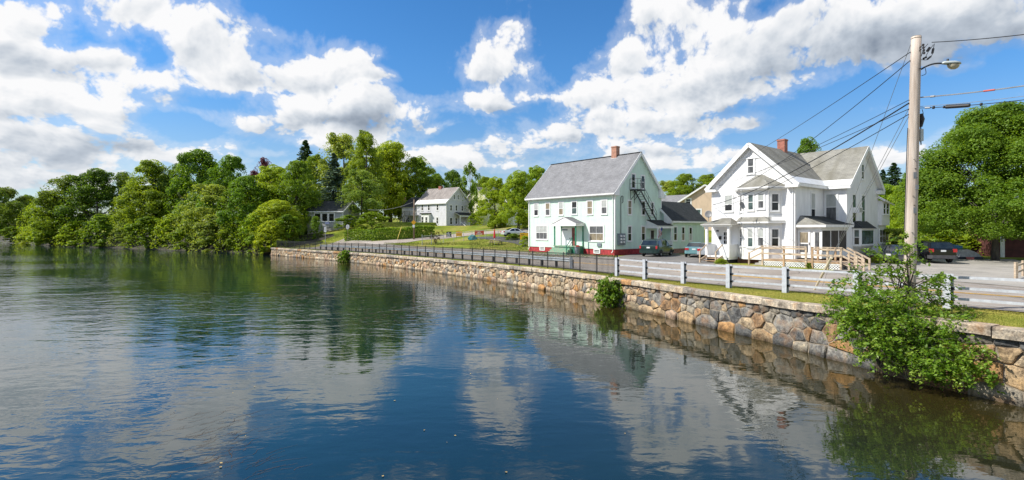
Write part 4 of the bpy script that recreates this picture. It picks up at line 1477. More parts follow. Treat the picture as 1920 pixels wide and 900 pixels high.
    for yy in (ya + .15, yb - .5):
        pf.bar((1.0, yy, zp - .1), (.03, yy, zp - 1.15), .045, .045); pf.bar((.03, yy, zp - 1.5), (.03, yy, zp - .05), .04, .05)
    pf.build('platform', METAL_BLK, R).name = 'fire_escape_platform'
    rl = MB()
    for h in (1.15, .62):
        rl.tube([(.04, ya, zp + h), (1.08, ya, zp + h), (1.08, yb - .1, zp + h)], .022, 6)
    for (xx, yy) in ((.04, ya), (1.08, ya), (1.08, (ya + yb) / 2), (1.08, yb - .1)):
        rl.tube([(xx, yy, zp - .1), (xx, yy, zp + 1.15)], .022, 6)
    rl.build('fire_escape_railing', METAL_BLK, R)
    st = MB()
    ty, tz = yb - .75, zp - .02
    e = G.pl(1140 + 628 / 6.925, 380 + 215 / 6.925, 'x', .98); by, bz = e.y, 3.72
    for xx in (.22, .98):
        st.bar((xx, ty, tz), (xx, by, bz), .03, .17)
    n = 13
    for i in range(1, n):
        f = i / n
        st.box(.22, .98, ty + (by - ty) * f - .11, ty + (by - ty) * f + .11, tz + (bz - tz) * f - .012, tz + (bz - tz) * f + .012)
    for h in (.95, .5):
        st.tube([(1.0, ty, tz + h + .1), (1.0, by, bz + h)], .02, 6)
    for i in range(5):
        f = i / 4.0
        st.tube([(1.0, ty + (by - ty) * f, tz + (bz - tz) * f), (1.0, ty + (by - ty) * f, tz + (bz - tz) * f + .98)], .018, 6)
    st.build('fire_escape_stair', METAL_BLK, R)
    # wing behind, gable parallel to the side
    w0, w1, wx, wr = 8.66, 16.0, 1.28, -.9
    wez, wrz = 3.63, 6.05
    G.box('foundation', -3.1, wx - .03, w0 + .02, w1 - .03, -.8, .42, FOUND)
    wt2 = wez + .12
    G.wall([(0, .4), (w1 - w0, .4), (w1 - w0, wt2), (0, wt2)], (wx, w0, 0), (0, 1, 0), (1, 0, 0), MINT)
    G.wall([(0, .4), (wx - wr, .4), (wx - wr, wt2), (0, wt2 + (wx - wr) * (wrz - wez) / (wx + .28 - wr))], (wr, w0, 0), (1, 0, 0), (0, -1, 0), MINT)
    G.wall([(0, .4), (4.3, .4), (4.3, wt2), (2.15, wrz - .1), (0, wt2)], (wx, w1, 0), (-1, 0, 0), (0, 1, 0), MINT)
    G.roof([(wx + .28, w0 - .35, wez), (wx + .28, w1 + .3, wez), (wr, w1 + .3, wrz), (wr, w0 - .35, wrz)], ROOF_DARK, .09)
    G.roof([(2 * wr - wx - .28, w1 + .3, wez), (2 * wr - wx - .28, w0 - .02, wez), (wr, w0 - .02, wrz), (wr, w1 + .3, wrz)], ROOF_DARK, .09)
    m = MB(); m.box(wx + .26, wx + .30, w0 - .35, w1 + .3, wez - .22, wez - .02); m.build('fascia', TRIM, R)
    m = MB(); m.bar((wx + .28, w0 - .35, wez - .13), (wr, w0 - .35, wrz - .13), .03, .26); m.build('rake_board', TRIM, R)
    m = MB(); m.prism([(wx + .3, w0 - .34, wez - .3), (wx - .75, w0 - .34, wez - .3), (wx - .75, w0 - .34, wez + .95), (wx + .3, w0 - .34, wez - .05)], (0, .33, 0)); m.build('eave_return', TRIM, R)
    G.box('corner_board', wx - .09, wx + .025, w0 - .025, w0 + .1, .4, wt2, TRIM)
    sc4 = lambda c: (1140 + c[0] / 6.925, 380 + c[1] / 6.925, 1140 + c[2] / 6.925, 380 + c[3] / 6.925)
    for c, u, l in (((852, 314, 891, 490), GL_GREEN, GL_DARK), ((957, 317, 990, 490), GL_DARK, GL_CURT), ((1053, 322, 1086, 492), GL_DARK, GL_BLIND)):
        G.swin(*sc4(c), x=wx, upper=u, lower=l)
    # side porch under the fire escape
    v0 = 5.55; pd = 1.62; zt, zo = 3.74, 3.06
    G.roof([(pd, v0 - .1, zo), (pd, w0 - .03, zo), (0.02, w0 - .03, zt), (0.02, v0 - .1, zt)], ROOF_DARK, .07, name='porch_roof')
    m = MB(); m.prism([(.02, v0, zt - .08), (pd - .05, v0, zo - .08), (pd - .05, v0, zo - .3), (.02, v0, zo - .3)], (0, .05, 0)); m.build('porch_cheek', TRIM, R)
    m = MB(); m.box(pd - .12, pd - .03, v0 + .05, w0 - .05, zo - .30, zo - .09); m.build('porch_beam', TRIM, R)
    G.box('porch_post', pd - .16, pd - .04, v0, v0 + .12, .42, zo - .3, TRIM)
    G.box('porch_floor', .02, pd - .02, v0 - .02, w0 - .04, .28, .42, TRIM)
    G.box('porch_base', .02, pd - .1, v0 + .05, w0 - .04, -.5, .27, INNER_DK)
    dq0 = G.pl(1140 + 552 / 6.925, 430, 'x', 0).y; dq1 = G.pl(1140 + 590 / 6.925, 430, 'x', 0).y
    G.box('door_frame', 0, .05, dq0 - .1, dq1 + .1, .42, 2.62, TRIM)
    d = G.box('door', .051, .075, dq0, dq1, .44, 2.52, SCREEN)
    G.box('door_rail', .076, .09, dq0, dq1, 1.42, 1.5, TRIM, d)
    pr = MB()
    pr.bar((pd - .1, v0 + 1.2, 1.35), (pd - .1, w0 - .06, 1.35), .06, .06); pr.bar((pd - .1, v0 + 1.2, .62), (pd - .1, w0 - .06, .62), .05, .05)
    for k in range(14):
        yy = v0 + 1.25 + k * (w0 - v0 - 1.35) / 13
        pr.box(pd - .12, pd - .08, yy - .018, yy + .018, .6, 1.34)
    pr.build('porch_railing', TRIM, R)
    # downspouts
    for xx in (-.22, -Lx + .2):
        m = MB(); m.tube([(xx, -ov + .02, ez - .2), (xx, -.08, ez - .5), (xx, -.08, .3), (xx, -.3, .12)], .045, 6); m.build('downspout', TRIM, R)
    m = MB(); m.box(x0 + .05, x1 - .05, -ov - .13, -ov - .021, ez - .16, ez - .03); m.build('gutter', TRIM, R)
    return G


GH = green_house()


def flag():
    """small striped flag hanging from the side porch post"""
    G = GH
    p = G.pl(1238, 431, 'x', 1.75)
    W = G.root.matrix_basis
    w = Matrix.Translation(G.O) @ Matrix.Rotation(math.atan2(G.r.y, G.r.x), 4, 'Z')
    base = w @ Vector((1.56, 5.6, 2.35))
    root = empty('flag', base); tag(root, 'small red and white striped flag drooping on a pole from the green house side porch', 'flag')
    m = MB(); m.tube([(0, 0, 0), (.35, -.42, .62)], .014, 6); m.build('flag_pole', TRIM, root)
    red = simple('flag_red', (.45, .03, .05), .8); wht = simple('flag_white', (.75, .74, .72), .8); blu = simple('flag_blue', (.03, .05, .25), .8)
    cl = MB()
    n = 8
    for i in range(n):
        for j in range(7):
            a0, a1 = i / n, (i + 1) / n
            f = lambda a, t: (.06 + .27 * t + .05 * math.sin(a * 6), -.07 - .32 * t + .05 * math.cos(a * 7), .15 + .42 * t - a * .85 + .05 * math.sin(t * 7))
            cl.face([f(a0, j / 7), f(a1, j / 7), f(a1, (j + 1) / 7), f(a0, (j + 1) / 7)], 2 if (i < 3 and j > 3) else j % 2)
    cl.build('flag_cloth', [red, wht, blu], root)


flag()


# ---- white house
def white_house():
    W = House('white_house', (21.5, 38.5, -2.74), (.625, -.781), 'large white clapboard house with two steep gables, a two storey bay and weathered grey roof')
    R = W.root
    fz = .55
    Lx, ez, rz_ = 6.75, 6.28, 9.80
    y5, D2, b = 5.5, 7.7, 1.67
    y13 = y5 + D2
    ov = .4
    hx = Lx / 2
    s1 = (rz_ - ez) / (hx + ov)
    wt = ez + s1 * ov - .12
    s2 = (rz_ - ez) / (D2 / 2 + ov)
    wt2 = ez + s2 * ov - .12
    W.box('foundation', -Lx + .04, -.04, .04, y13, -.8, fz, FOUND)
    W.box('foundation', -.5, b - .04, y5 + .04, y13 + 2.0, -.8, fz, FOUND)
    W.wall([(0, fz - .03), (Lx, fz - .03), (Lx, wt), (hx, wt + s1 * hx), (0, wt)], (-Lx, 0, 0), (1, 0, 0), (0, -1, 0), WHITE, .115)
    W.wall([(0, fz - .03), (y5, fz - .03), (y5, wt), (0, wt)], (0, 0, 0), (0, 1, 0), (1, 0, 0), WHITE, .115)
    W.wall([(0, fz - .03), (b, fz - .03), (b, wt2), (0, wt2)], (0, y5, 0), (1, 0, 0), (0, -1, 0), WHITE, .115)
    W.wall([(0, fz - .03), (D2, fz - .03), (D2, wt2), (D2 / 2, wt2 + s2 * D2 / 2), (0, wt2)], (b, y5, 0), (0, 1, 0), (1, 0, 0), WHITE, .115)
    W.wall([(0, fz - .03), (y13, fz - .03), (y13, wt), (0, wt)], (-Lx, y13, 0), (0, -1, 0), (-1, 0, 0), WHITE, .115)
    W.wall([(0, fz - .03), (Lx + b, fz - .03), (Lx + b, wt2), (0, wt2)], (b, y13, 0), (-1, 0, 0), (0, 1, 0), WHITE, .115)
    for x, y in ((0, 0), (b, y5), (-Lx, 0)):
        sx = .025 if x >= 0 else -.025
        m = MB(); m.box(min(x - 4 * sx, x + sx), max(x - 4 * sx, x + sx), y - .025, y + .10, fz, wt); m.build('corner_board', TRIM, R)
    # roofs: front gable (ridge runs back) and cross gable
    yr = y5 + D2 / 2
    W.roof([(ov, -ov, ez), (ov, yr, ez), (-hx, yr, rz_), (-hx, -ov, rz_)], ROOF_OLD)
    W.roof([(-Lx - ov, yr, ez), (-Lx - ov, -ov, ez), (-hx, -ov, rz_), (-hx, yr, rz_)], ROOF_OLD)
    W.roof([(-Lx - ov, y5 - ov, ez), (b + ov, y5 - ov, ez), (b + ov, yr, rz_ + .01), (-Lx - ov, yr, rz_ + .01)], ROOF_OLD)
    W.roof([(b + ov, y13 + ov, ez), (-Lx - ov, y13 + ov, ez), (-Lx - ov, yr, rz_ + .01), (b + ov, yr, rz_ + .01)], ROOF_OLD)
    # pale metal snow belts along the eaves
    bl = .80
    belt = simple('white_metal_belt', (.78, .79, .80), .35, .08, 2)
    c1, sn1 = math.cos(math.atan(s1)), math.sin(math.atan(s1))
    c2, sn2 = math.cos(math.atan(s2)), math.sin(math.atan(s2))
    m = MB(); nv = Vector((sn1, 0, c1)) * .03
    m.prism([Vector((ov + .02, -ov, ez)) + nv, Vector((ov + .02, y5 - ov + .0, ez)) + nv, Vector((ov - bl * c1, y5 - ov + bl * c2, ez + bl * sn1)) + nv, Vector((ov - bl * c1, -ov, ez + bl * sn1)) + nv], Vector((sn1, 0, c1)) * -.03)
    m.build('eave_flashing', belt, R)
    m = MB(); nv = Vector((0, -sn2, c2)) * .032
    m.prism([Vector((ov, y5 - ov - .02, ez)) + nv, Vector((b + ov, y5 - ov - .02, ez)) + nv, Vector((b + ov, y5 - ov + bl * c2, ez + bl * sn2)) + nv, Vector((ov - bl * c1, y5 - ov + bl * c2, ez + bl * sn2)) + nv], Vector((0, -sn2, c2)) * -.03)
    m.build('eave_flashing', belt, R)
    # fascia and soffits
    m = MB(); m.box(ov - .015, ov + .02, -ov, y5 - ov, ez - .22, ez - .01); m.build('fascia', TRIM, R)
    m = MB(); m.box(ov, b + ov, y5 - ov - .02, y5 - ov + .015, ez - .225, ez - .012); m.build('fascia', TRIM, R)
    m = MB(); m.box(0, ov - .02, -ov + .05, y5, ez - .2, ez - .16); m.build('soffit', TRIM, R)
    m = MB(); m.box(0.05, b + ov - .05, y5 - ov + .02, y5, ez - .21, ez - .165); m.build('soffit', TRIM, R)
    # rake boards, rake soffits, returns: front gable
    for xa, sg in ((-Lx - ov, 1), (ov, -1)):
        m = MB(); m.bar((xa, -ov, ez - .15), (-hx, -ov, rz_ - .15), .035, .32); m.build('rake_board', TRIM, R)
        m = MB(); m.prism([(xa, -ov + .02, ez - .17), (-hx, -ov + .02, rz_ - .17), (-hx, 0, rz_ - .17), (xa, 0, ez - .17)], (0, 0, -.03)); m.build('rake_soffit', TRIM, R)
        xi = xa + sg * .95; hh = s1 * .55
        m = MB(); m.prism([(xa, -ov - .02, ez - .30), (xi, -ov - .02, ez - .30), (xi, -ov - .02, ez - .12), (xa + sg * .1, -ov - .02, ez - .05)], (0, ov, 0)); m.build('eave_return', TRIM, R)
        m = MB(); m.bar((xa + sg * .75, -.035, ez - .15 + .1), (-hx, -.035, rz_ - .62), .03, .24); m.build('frieze_board', TRIM, R)
    m = MB(); zc = rz_ - 1.25
    m.bar((-hx - 1.05, -.05, zc), (-hx + 1.05, -.05, zc), .08, .10); m.build('gable_ledge', TRIM, R)
    # cross gable on the right
    for ya, sg in ((y5 - ov, 1), (y13 + ov, -1)):
        m = MB(); m.bar((b + ov, ya, ez - .15), (b + ov, yr, rz_ - .14), .035, .32); m.build('rake_board', TRIM, R)
        m = MB(); m.prism([(b + ov - .02, ya, ez - .17), (b + ov - .02, yr, rz_ - .17), (b, yr, rz_ - .17), (b, ya, ez - .17)], (0, 0, -.03)); m.build('rake_soffit', TRIM, R)
    m = MB(); m.prism([(b, y13 + ov + .02, ez - .36), (b, y13 - .75, ez - .36), (b, y13 - .75, ez - .05), (b, y13 + ov + .02, ez - .06)], (ov, 0, 0)); m.build('eave_return', TRIM, R)
    m = MB(); m.tube([(-.12, -.30, ez - .25), (-.12, -.07, ez - .55), (-.12, -.07, .4)], .04, 6); m.build('downspout', TRIM, R)
    # chimney
    q = W.pl(1467, 280, 'x', -hx)
    chimney(W, -hx, q.y, 8.9, W.pl(1467, 261.5, 'x', -hx).z, .62, .62, BRICK_RED)
    c5 = lambda c: (1310 + c[0] / 6.43, 250 + c[1] / 6.43, 1310 + c[2] / 6.43, 250 + c[3] / 6.43)
    c6 = lambda c: (1310 + c[0] / 6.43, 370 + c[1] / 6.43, 1310 + c[2] / 6.43, 370 + c[3] / 6.43)
    c7 = lambda c: (1480 + c[0] / 6.43, 250 + c[1] / 6.43, 1480 + c[2] / 6.43, 250 + c[3] / 6.43)
    c8 = lambda c: (1480 + c[0] / 6.43, 370 + c[1] / 6.43, 1480 + c[2] / 6.43, 370 + c[3] / 6.43)
    W.fwin(*c5((592, 300, 668, 484)), upper=GL_GREY, lower=GL_GREY, split=.46)
    W.fwin(*c5((315, 748, 410, 938)), upper=GL_BLIND, lower=GL_DARK, split=.42)
    # two storey bay
    p = .75
    xa, xb, xc, xd = -4.30, -3.64, -1.64, -.98
    zs, zs2 = 3.35, 3.72          # skirt roof between the storeys
    ztop = 6.05
    for za, zb in ((fz - .15, zs), (zs2, ztop)):
        for (P, Q) in (((xa, 0), (xb, -p)), ((xb, -p), (xc, -p)), ((xc, -p), (xd, 0))):
            ax = Vector((Q[0] - P[0], Q[1] - P[1], 0)); l = ax.length; ax.normalize()
            n = Vector((ax.y, -ax.x, 0))
            W.wall([(0, za), (l, za), (l, zb), (0, zb)], (P[0], P[1], 0), ax, n, WHITE, .115, name='bay_wall')
            m = MB(); m2 = MB(); m3 = MB()
            m.bar(Vector((P[0], P[1], za + .08)) + n * .02, Vector((Q[0], Q[1], za + .08)) + n * .02, .05, .18)
            m2.bar(Vector((P[0], P[1], zb - .14)) + n * .02, Vector((Q[0], Q[1], zb - .14)) + n * .02, .05, .28)
            m.build('bay_base_trim', TRIM, R); m2.build('bay_frieze', TRIM, R)
            if zb != ztop:
                m3.bar(Vector((P[0], P[1], za + .98)) + n * .03, Vector((Q[0], Q[1], za + .98)) + n * .03, .07, .07); m3.build('bay_sill_band', TRIM, R)
            for t in (0, 1):
                e = P if t == 0 else Q
                m = MB(); m.bar(Vector((e[0], e[1], za)) + n * .01, Vector((e[0], e[1], zb)) + n * .01, .10, .06, up=tuple(n)); m.build('bay_corner_board', TRIM, R)

    def ring(e, z):
        return [Vector(v) for v in ((xa - e, .0, z), (xb - e * .45, -p - e, z), (xc + e * .45, -p - e, z), (xd + e, .0, z))]
    # skirt roof and top half-hip roof
    lo, hi = ring(.34, zs + .02), ring(.02, zs2 + .05)
    for i in range(3):
        W.roof([lo[i], lo[i + 1], hi[i + 1], hi[i]], ROOF_OLD, .06, .12, name='bay_skirt_roof')
    m = MB(); l2 = ring(.33, zs - .08)
    for i in range(3): m.bar(l2[i] + Vector((0, 0, .05)), l2[i + 1] + Vector((0, 0, .05)), .04, .12)
    m.build('bay_eave', TRIM, R)
    lo = ring(.45, ztop + .06)
    tip1, tip2 = Vector((xb + .75, -.02, ztop + 1.08)), Vector((xc - .75, -.02, ztop + 1.08))
    W.roof([lo[0], lo[1], tip1], ROOF_OLD, .06, .14, name='bay_roof')
    W.roof([lo[1], lo[2], tip2, tip1], ROOF_OLD, .06, .14, name='bay_roof')
    W.roof([lo[2], lo[3], tip2], ROOF_OLD, .06, .14, name='bay_roof')
    m = MB(); l2 = ring(.43, ztop - .02)
    for i in range(3): m.bar(l2[i] + Vector((0, 0, .02)), l2[i + 1] + Vector((0, 0, .02)), .05, .12)
    l3 = ring(.2, ztop - .12)
    for i in range(3): m.bar(l3[i], l3[i + 1], .42, .04)
    m.build('bay_eave', TRIM, R)
    for c, u, l in ((c5((597, 738, 662, 925)), GL_GREEN, GL_GREEN), (c5((716, 722, 790, 905)), GL_BLIND, GL_GREY), (c6((592, 375, 658, 598)), GL_BLIND, GL_GREEN), (c6((714, 375, 788, 590)), GL_BLIND, GL_GREY)):
        W.fwin(*c, y=-p, upper=u, lower=l)
    # angled right face of the bay
    ax = Vector((xd - xc, p, 0)); l = ax.length; ax.normalize()
    for z0, z1 in ((1.42, 2.82), (4.22, 5.55)):
        o_ = Vector((xc, -p, 0)) + ax * (l * .5 - .28)
        W.window((o_.x, o_.y, z0), ax, .56, z1 - z0, upper=GL_GREY, lower=GL_DARK)
        ax2 = Vector((xb - xa, -p, 0)).normalized(); o2 = Vector((xa, 0, 0)) + ax2 * (l * .5 - .28)
        W.window((o2.x, o2.y, z0), ax2, .56, z1 - z0, upper=GL_GREY, lower=GL_DARK)
    # shaded side wall of the front block, wing front, right gable
    W.swin(*c7((257, 720, 307, 1105)), x=0, upper=GL_BLIND, lower=GL_DARK, split=.5)
    W.fwin(*c7((440, 730, 572, 1085)), y=y5, upper=GL_BLIND, lower=GL_GREY, split=.55, case=.12)
    W.swin(*c7((868, 374, 893, 552)), x=b, upper=GL_GREEN, lower=GL_DARK)
    W.swin(*c7((756, 738, 797, 1080)), x=b, upper=GL_GREEN, lower=GL_DARK)
    W.swin(*c7((866, 748, 906, 1118)), x=b, upper=GL_GREEN, lower=GL_GREEN)
    q0 = W.pl(1480 + 757 / 6.43, 394, 'x', b); q1 = W.pl(1480 + 800 / 6.43, 394, 'x', b)
    ac = W.box('air_conditioner', b + .06, b + .5, q0.y, q1.y, q0.z - .22, q0.z + .22, TRIM)
    m = MB()
    for k in range(6): m.box(b + .501, b + .512, q0.y + .05, q1.y - .05, q0.z - .17 + k * .06, q0.z - .14 + k * .06)
    m.build('grille', GL_GREY, ac)
    # rear addition with window bands
    ya, yb, xx = y13 - .1, y13 + 2.0, b + .0
    W.wall([(0, fz), (yb - ya, fz), (yb - ya, 5.3), (0, 5.3)], (xx + .02, ya + .08, 0), (0, 1, 0), (1, 0, 0), WHITE, .115)
    W.box('rear_block', -2.0, xx - .02, ya + .12, yb, fz, 5.3, TRIM)
    W.box('upper_box', xx - .1, xx + .30, ya + .02, yb + .1, 3.15, 5.35, TRIM)
    W.roof([(xx + .62, ya - .2, 5.35), (xx + .62, yb + .5, 5.05), (xx - 1.2, yb + .5, 6.25), (xx - 1.2, ya - .2, 6.45)], ROOF_OLD, .1, name='rear_roof')
    W.window((xx + .30, ya + .28, 4.15), (0, 1, 0), .62, 1.0, upper=GL_DARK, lower=GL_DARK, case=.08)
    W.window((xx + .30, ya + 1.12, 4.15), (0, 1, 0), .72, 1.0, upper=GL_DARK, lower=GL_DARK, case=.08)
    W.swin(*c8((1084, 388, 1184, 545)), x=xx + .02, upper=GL_GREY, lower=GL_GREY, grid=3)
    # enclosed porch in the corner
    P0, Pz0, Pz1 = .4, .9, 3.14
    pb = b + .02
    W.box('porch_floor', .02, pb, P0, y5 - .02, .62, .9, TRIM)
    W.roof([(pb + .42, P0 - .35, Pz1), (pb + .42, y5 + .35, Pz1), (.02, y5 - .05, 3.85), (.02, P0 + .5, 3.85)], ROOF_DARK, .08, name='porch_roof')
    W.roof([(-.05, P0 - .36, Pz1), (pb + .42, P0 - .36, Pz1), (.02, P0 + .5, 3.84)], ROOF_OLD, .06, name='porch_roof')
    m = MB(); m.box(-.02, pb + .40, P0 - .34, P0 - .30, Pz1 - .2, Pz1 - .02); m.build('fascia', TRIM, R)
    m = MB(); m.box(pb + .36, pb + .40, P0 - .30, y5 + .3, Pz1 - .2, Pz1 - .02); m.build('fascia', TRIM, R)
    W.box('porch_ceiling', 0, pb + .35, P0 - .3, y5 - .02, Pz1 - .12, Pz1 - .06, TRIM)
    W.box('porch_beam', .02, pb, P0, P0 + .1, Pz1 - .45, Pz1 - .12, TRIM)
    W.box('porch_beam', pb - .1, pb, P0 + .1, y5 - .02, Pz1 - .45, Pz1 - .12, TRIM)
    # front: storm door and glazed panel
    W.box('porch_panel', .02, pb, P0 + .02, P0 + .08, .9, Pz1 - .45, TRIM)
    dx0 = W.pl(1480 + 102 / 6.43, 450, 'y', P0).x; dx1 = W.pl(1480 + 255 / 6.43, 450, 'y', P0).x
    dr = W.box('door', dx0, dx1, P0 - .03, P0 + .015, .92, 2.74, DOORW)
    W.box('door_glass', dx0 + .16, dx1 - .16, P0 - .045, P0 - .031, 1.78, 2.56, GL_CURT, dr)
    W.box('door_glass', dx0 + .16, dx1 - .16, P0 - .045, P0 - .031, 1.05, 1.68, GL_GREY, dr)
    W.box('handle', dx1 - .09, dx1 - .05, P0 - .07, P0 - .031, 1.6, 1.8, METAL_BLK, dr)
    wx0 = W.pl(1480 + 302 / 6.43, 450, 'y', P0).x; wx1 = W.pl(1480 + 386 / 6.43, 450, 'y', P0).x
    W.window((wx0, P0 + .02, 1.1), (1, 0, 0), wx1 - wx0, 1.55, upper=GL_GREY, lower=GL_GREY, case=.06, sill=False, split=.96)
    W.box('porch_post', pb - .14, pb + .01, P0 - .02, P0 + .13, .6, Pz1 - .12, TRIM)
    # screened side
    W.box('porch_panel', pb - .08, pb - .02, P0 + .13, y5 - .02, .62, 1.12, WHITE)
    ys = [P0 + .14, P0 + 1.75, P0 + 3.35, y5 - .05]
    for i in range(3):
        m = MB(); m.box(pb - .05, pb - .03, ys[i] + .1, ys[i + 1] - .02, 1.13, Pz1 - .46); m.build('insect_screen', SCREEN, R)
        W.box('porch_post', pb - .10, pb, ys[i + 1] - .02, ys[i + 1] + .08, .9, Pz1 - .45, TRIM)
    # small box bay on the right gable
    y0_ = W.pl(1597.5, 445, 'x', b).y + .1; y1_ = W.pl(1627, 445, 'x', b).y
    bz0, bz1 = 1.52, 2.76; bp = .5
    def bring(e, z): return [Vector((b, y0_ - e, z)), Vector((b + bp + e, y0_ + .28 - e * .4, z)), Vector((b + bp + e, y1_ - .28 + e * .4, z)), Vector((b, y1_ + e, z))]
    lo, hi = bring(0, bz0 - .12), bring(0, bz1 + .1)
    m = MB()
    for i in range(3): m.prism([lo[i], lo[i + 1], hi[i + 1], hi[i]], (-.02, 0, 0))
    m.build('box_bay', TRIM, R)
    ft = bring(-.28, bz0 - .75)
    m = MB()
    for i in range(3): m.face([ft[i], ft[i + 1], lo[i + 1], lo[i]])
    m.face(list(reversed(ft)))
    m.build('box_bay_base', simple('weathered_grey_panel', (.52, .50, .45), .8, .2), R)
    e0, e1 = bring(.22, bz1 + .1), [Vector((b + .02, y0_ + .35, bz1 + .72)), Vector((b + .02, y1_ - .35, bz1 + .72))]
    W.roof([e0[0], e0[1], e1[0]], ROOF_DARK, .05, .12, name='box_bay_roof')
    W.roof([e0[1], e0[2], e1[1], e1[0]], ROOF_DARK, .05, .12, name='box_bay_roof')
    W.roof([e0[2], e0[3], e1[1]], ROOF_DARK, .05, .12, name='box_bay_roof')
    ax = (lo[1] - lo[0]); ax.z = 0; l = ax.length; ax.normalize()
    o_ = lo[0] + ax * (l * .16); W.window((o_.x, o_.y, bz0), ax, l * .68, bz1 - bz0, upper=GL_GREEN, lower=GL_DARK, case=.05, sill=False)
    W.window((b + bp, y0_ + .36, bz0), (0, 1, 0), y1_ - y0_ - .72, bz1 - bz0, upper=GL_GREEN, lower=GL_GREEN, case=.05, sill=False, split=.97)
    # little entrance porch on the left
    ey = -1.45
    ex0 = W.pl(1325, 440, 'y', ey).x; ex1 = W.pl(1366, 440, 'y', ey).x
    zf = .62; ze = W.pl(1345, 420.5, 'y', ey - .3).z; zt = W.pl(1360, 409, 'y', -.05).z
    W.box('porch_floor', ex0 - .1, ex1 + .1, ey - .05, -.02, zf - .14, zf, TRIM)
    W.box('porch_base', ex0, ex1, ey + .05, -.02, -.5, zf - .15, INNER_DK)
    for xx in (ex0, ex1):
        W.box('porch_post', xx - .10, xx + .10, ey - .06, ey + .12, zf, ze - .1, TRIM)
    W.box('porch_beam', ex0 - .3, ex1 + .25, ey - .12, ey + .12, ze - .22, ze - .02, TRIM)
    a_, b_, c_, d_ = Vector((ex0 - .38, ey - .36, ze)), Vector((ex1 + .36, ey - .36, ze)), Vector((ex1 + .36, -.03, ze)), Vector((ex0 - .38, -.03, ze))
    t1, t2 = Vector((ex0 + .65, -.03, zt)), Vector((ex1 - .55, -.03, zt))
    W.roof([a_, b_, t2, t1], ROOF_OLD, .07, .13, name='porch_roof')
    W.roof([b_, c_, t2], ROOF_OLD, .07, .13, name='porch_roof'); W.roof([d_, a_, t1], ROOF_OLD, .07, .13, name='porch_roof')
    for (u0, u1, v0, v1) in ((ex0 - .06, ex0 + .02, ey, -.05), (ex1 - .75, ex1 - .1, ey - .02, ey + .06), (ex1 - .02, ex1 + .06, ey, -.05)):
        W.box('porch_half_wall', u0, u1, v0, v1, zf - .3, zf + .92, WHITE)
    dq = W.pl(1310 + 345 / 6.43, 440, 'y', -.02)
    d = W.box('door', dq.x - .38, dq.x + .38, -.07, -.02, zf, zf + 2.05, DOORW)
    m = MB()
    for i in range(3):
        for j in range(3): m.box(dq.x - .28 + i * .2, dq.x - .12 + i * .2, -.085, -.071, zf + .95 + j * .34, zf + 1.24 + j * .34)
    m.build('door_glass', GL_DARK, d)
    q = W.pl(1310 + 262 / 6.43, 370 + 488 / 6.43, 'y', -.02); mbx = W.box('mailbox', q.x - .09, q.x + .09, -.14, -.02, q.z - .14, q.z + .14, METAL_BLK)
    q = W.pl(1310 + 232 / 6.43, 370 + 404 / 6.43, 'y', -.02); W.box('porch_lamp', q.x - .07, q.x + .07, -.16, -.02, q.z - .06, q.z + .06, METAL_BLK)
    # steps of raw wood with hand rails
    sx0, sx1 = ex0 + .05, ex0 + 1.35
    for i in range(3):
        W.box('step', sx0, sx1, ey - .1 - .3 * (i + 1), ey - .08 - .3 * i, zf - .2 * (i + 1) - .05, zf - .2 * (i + 1), WOODO)
    for xx in (sx0 - .05, sx1 + .05):
        m = MB(); m.bar((xx, ey - 1.05, .95), (xx, ey, zf + .92), .05, .09); m.box(xx - .05, xx + .05, ey - 1.1, ey - 1.0, -.4, .98); m.bar((xx, ey - 1.05, .2), (xx, ey, zf - .05), .05, .2)
        m.build('step_railing', WOODP, R)
    return W


WH = white_house()


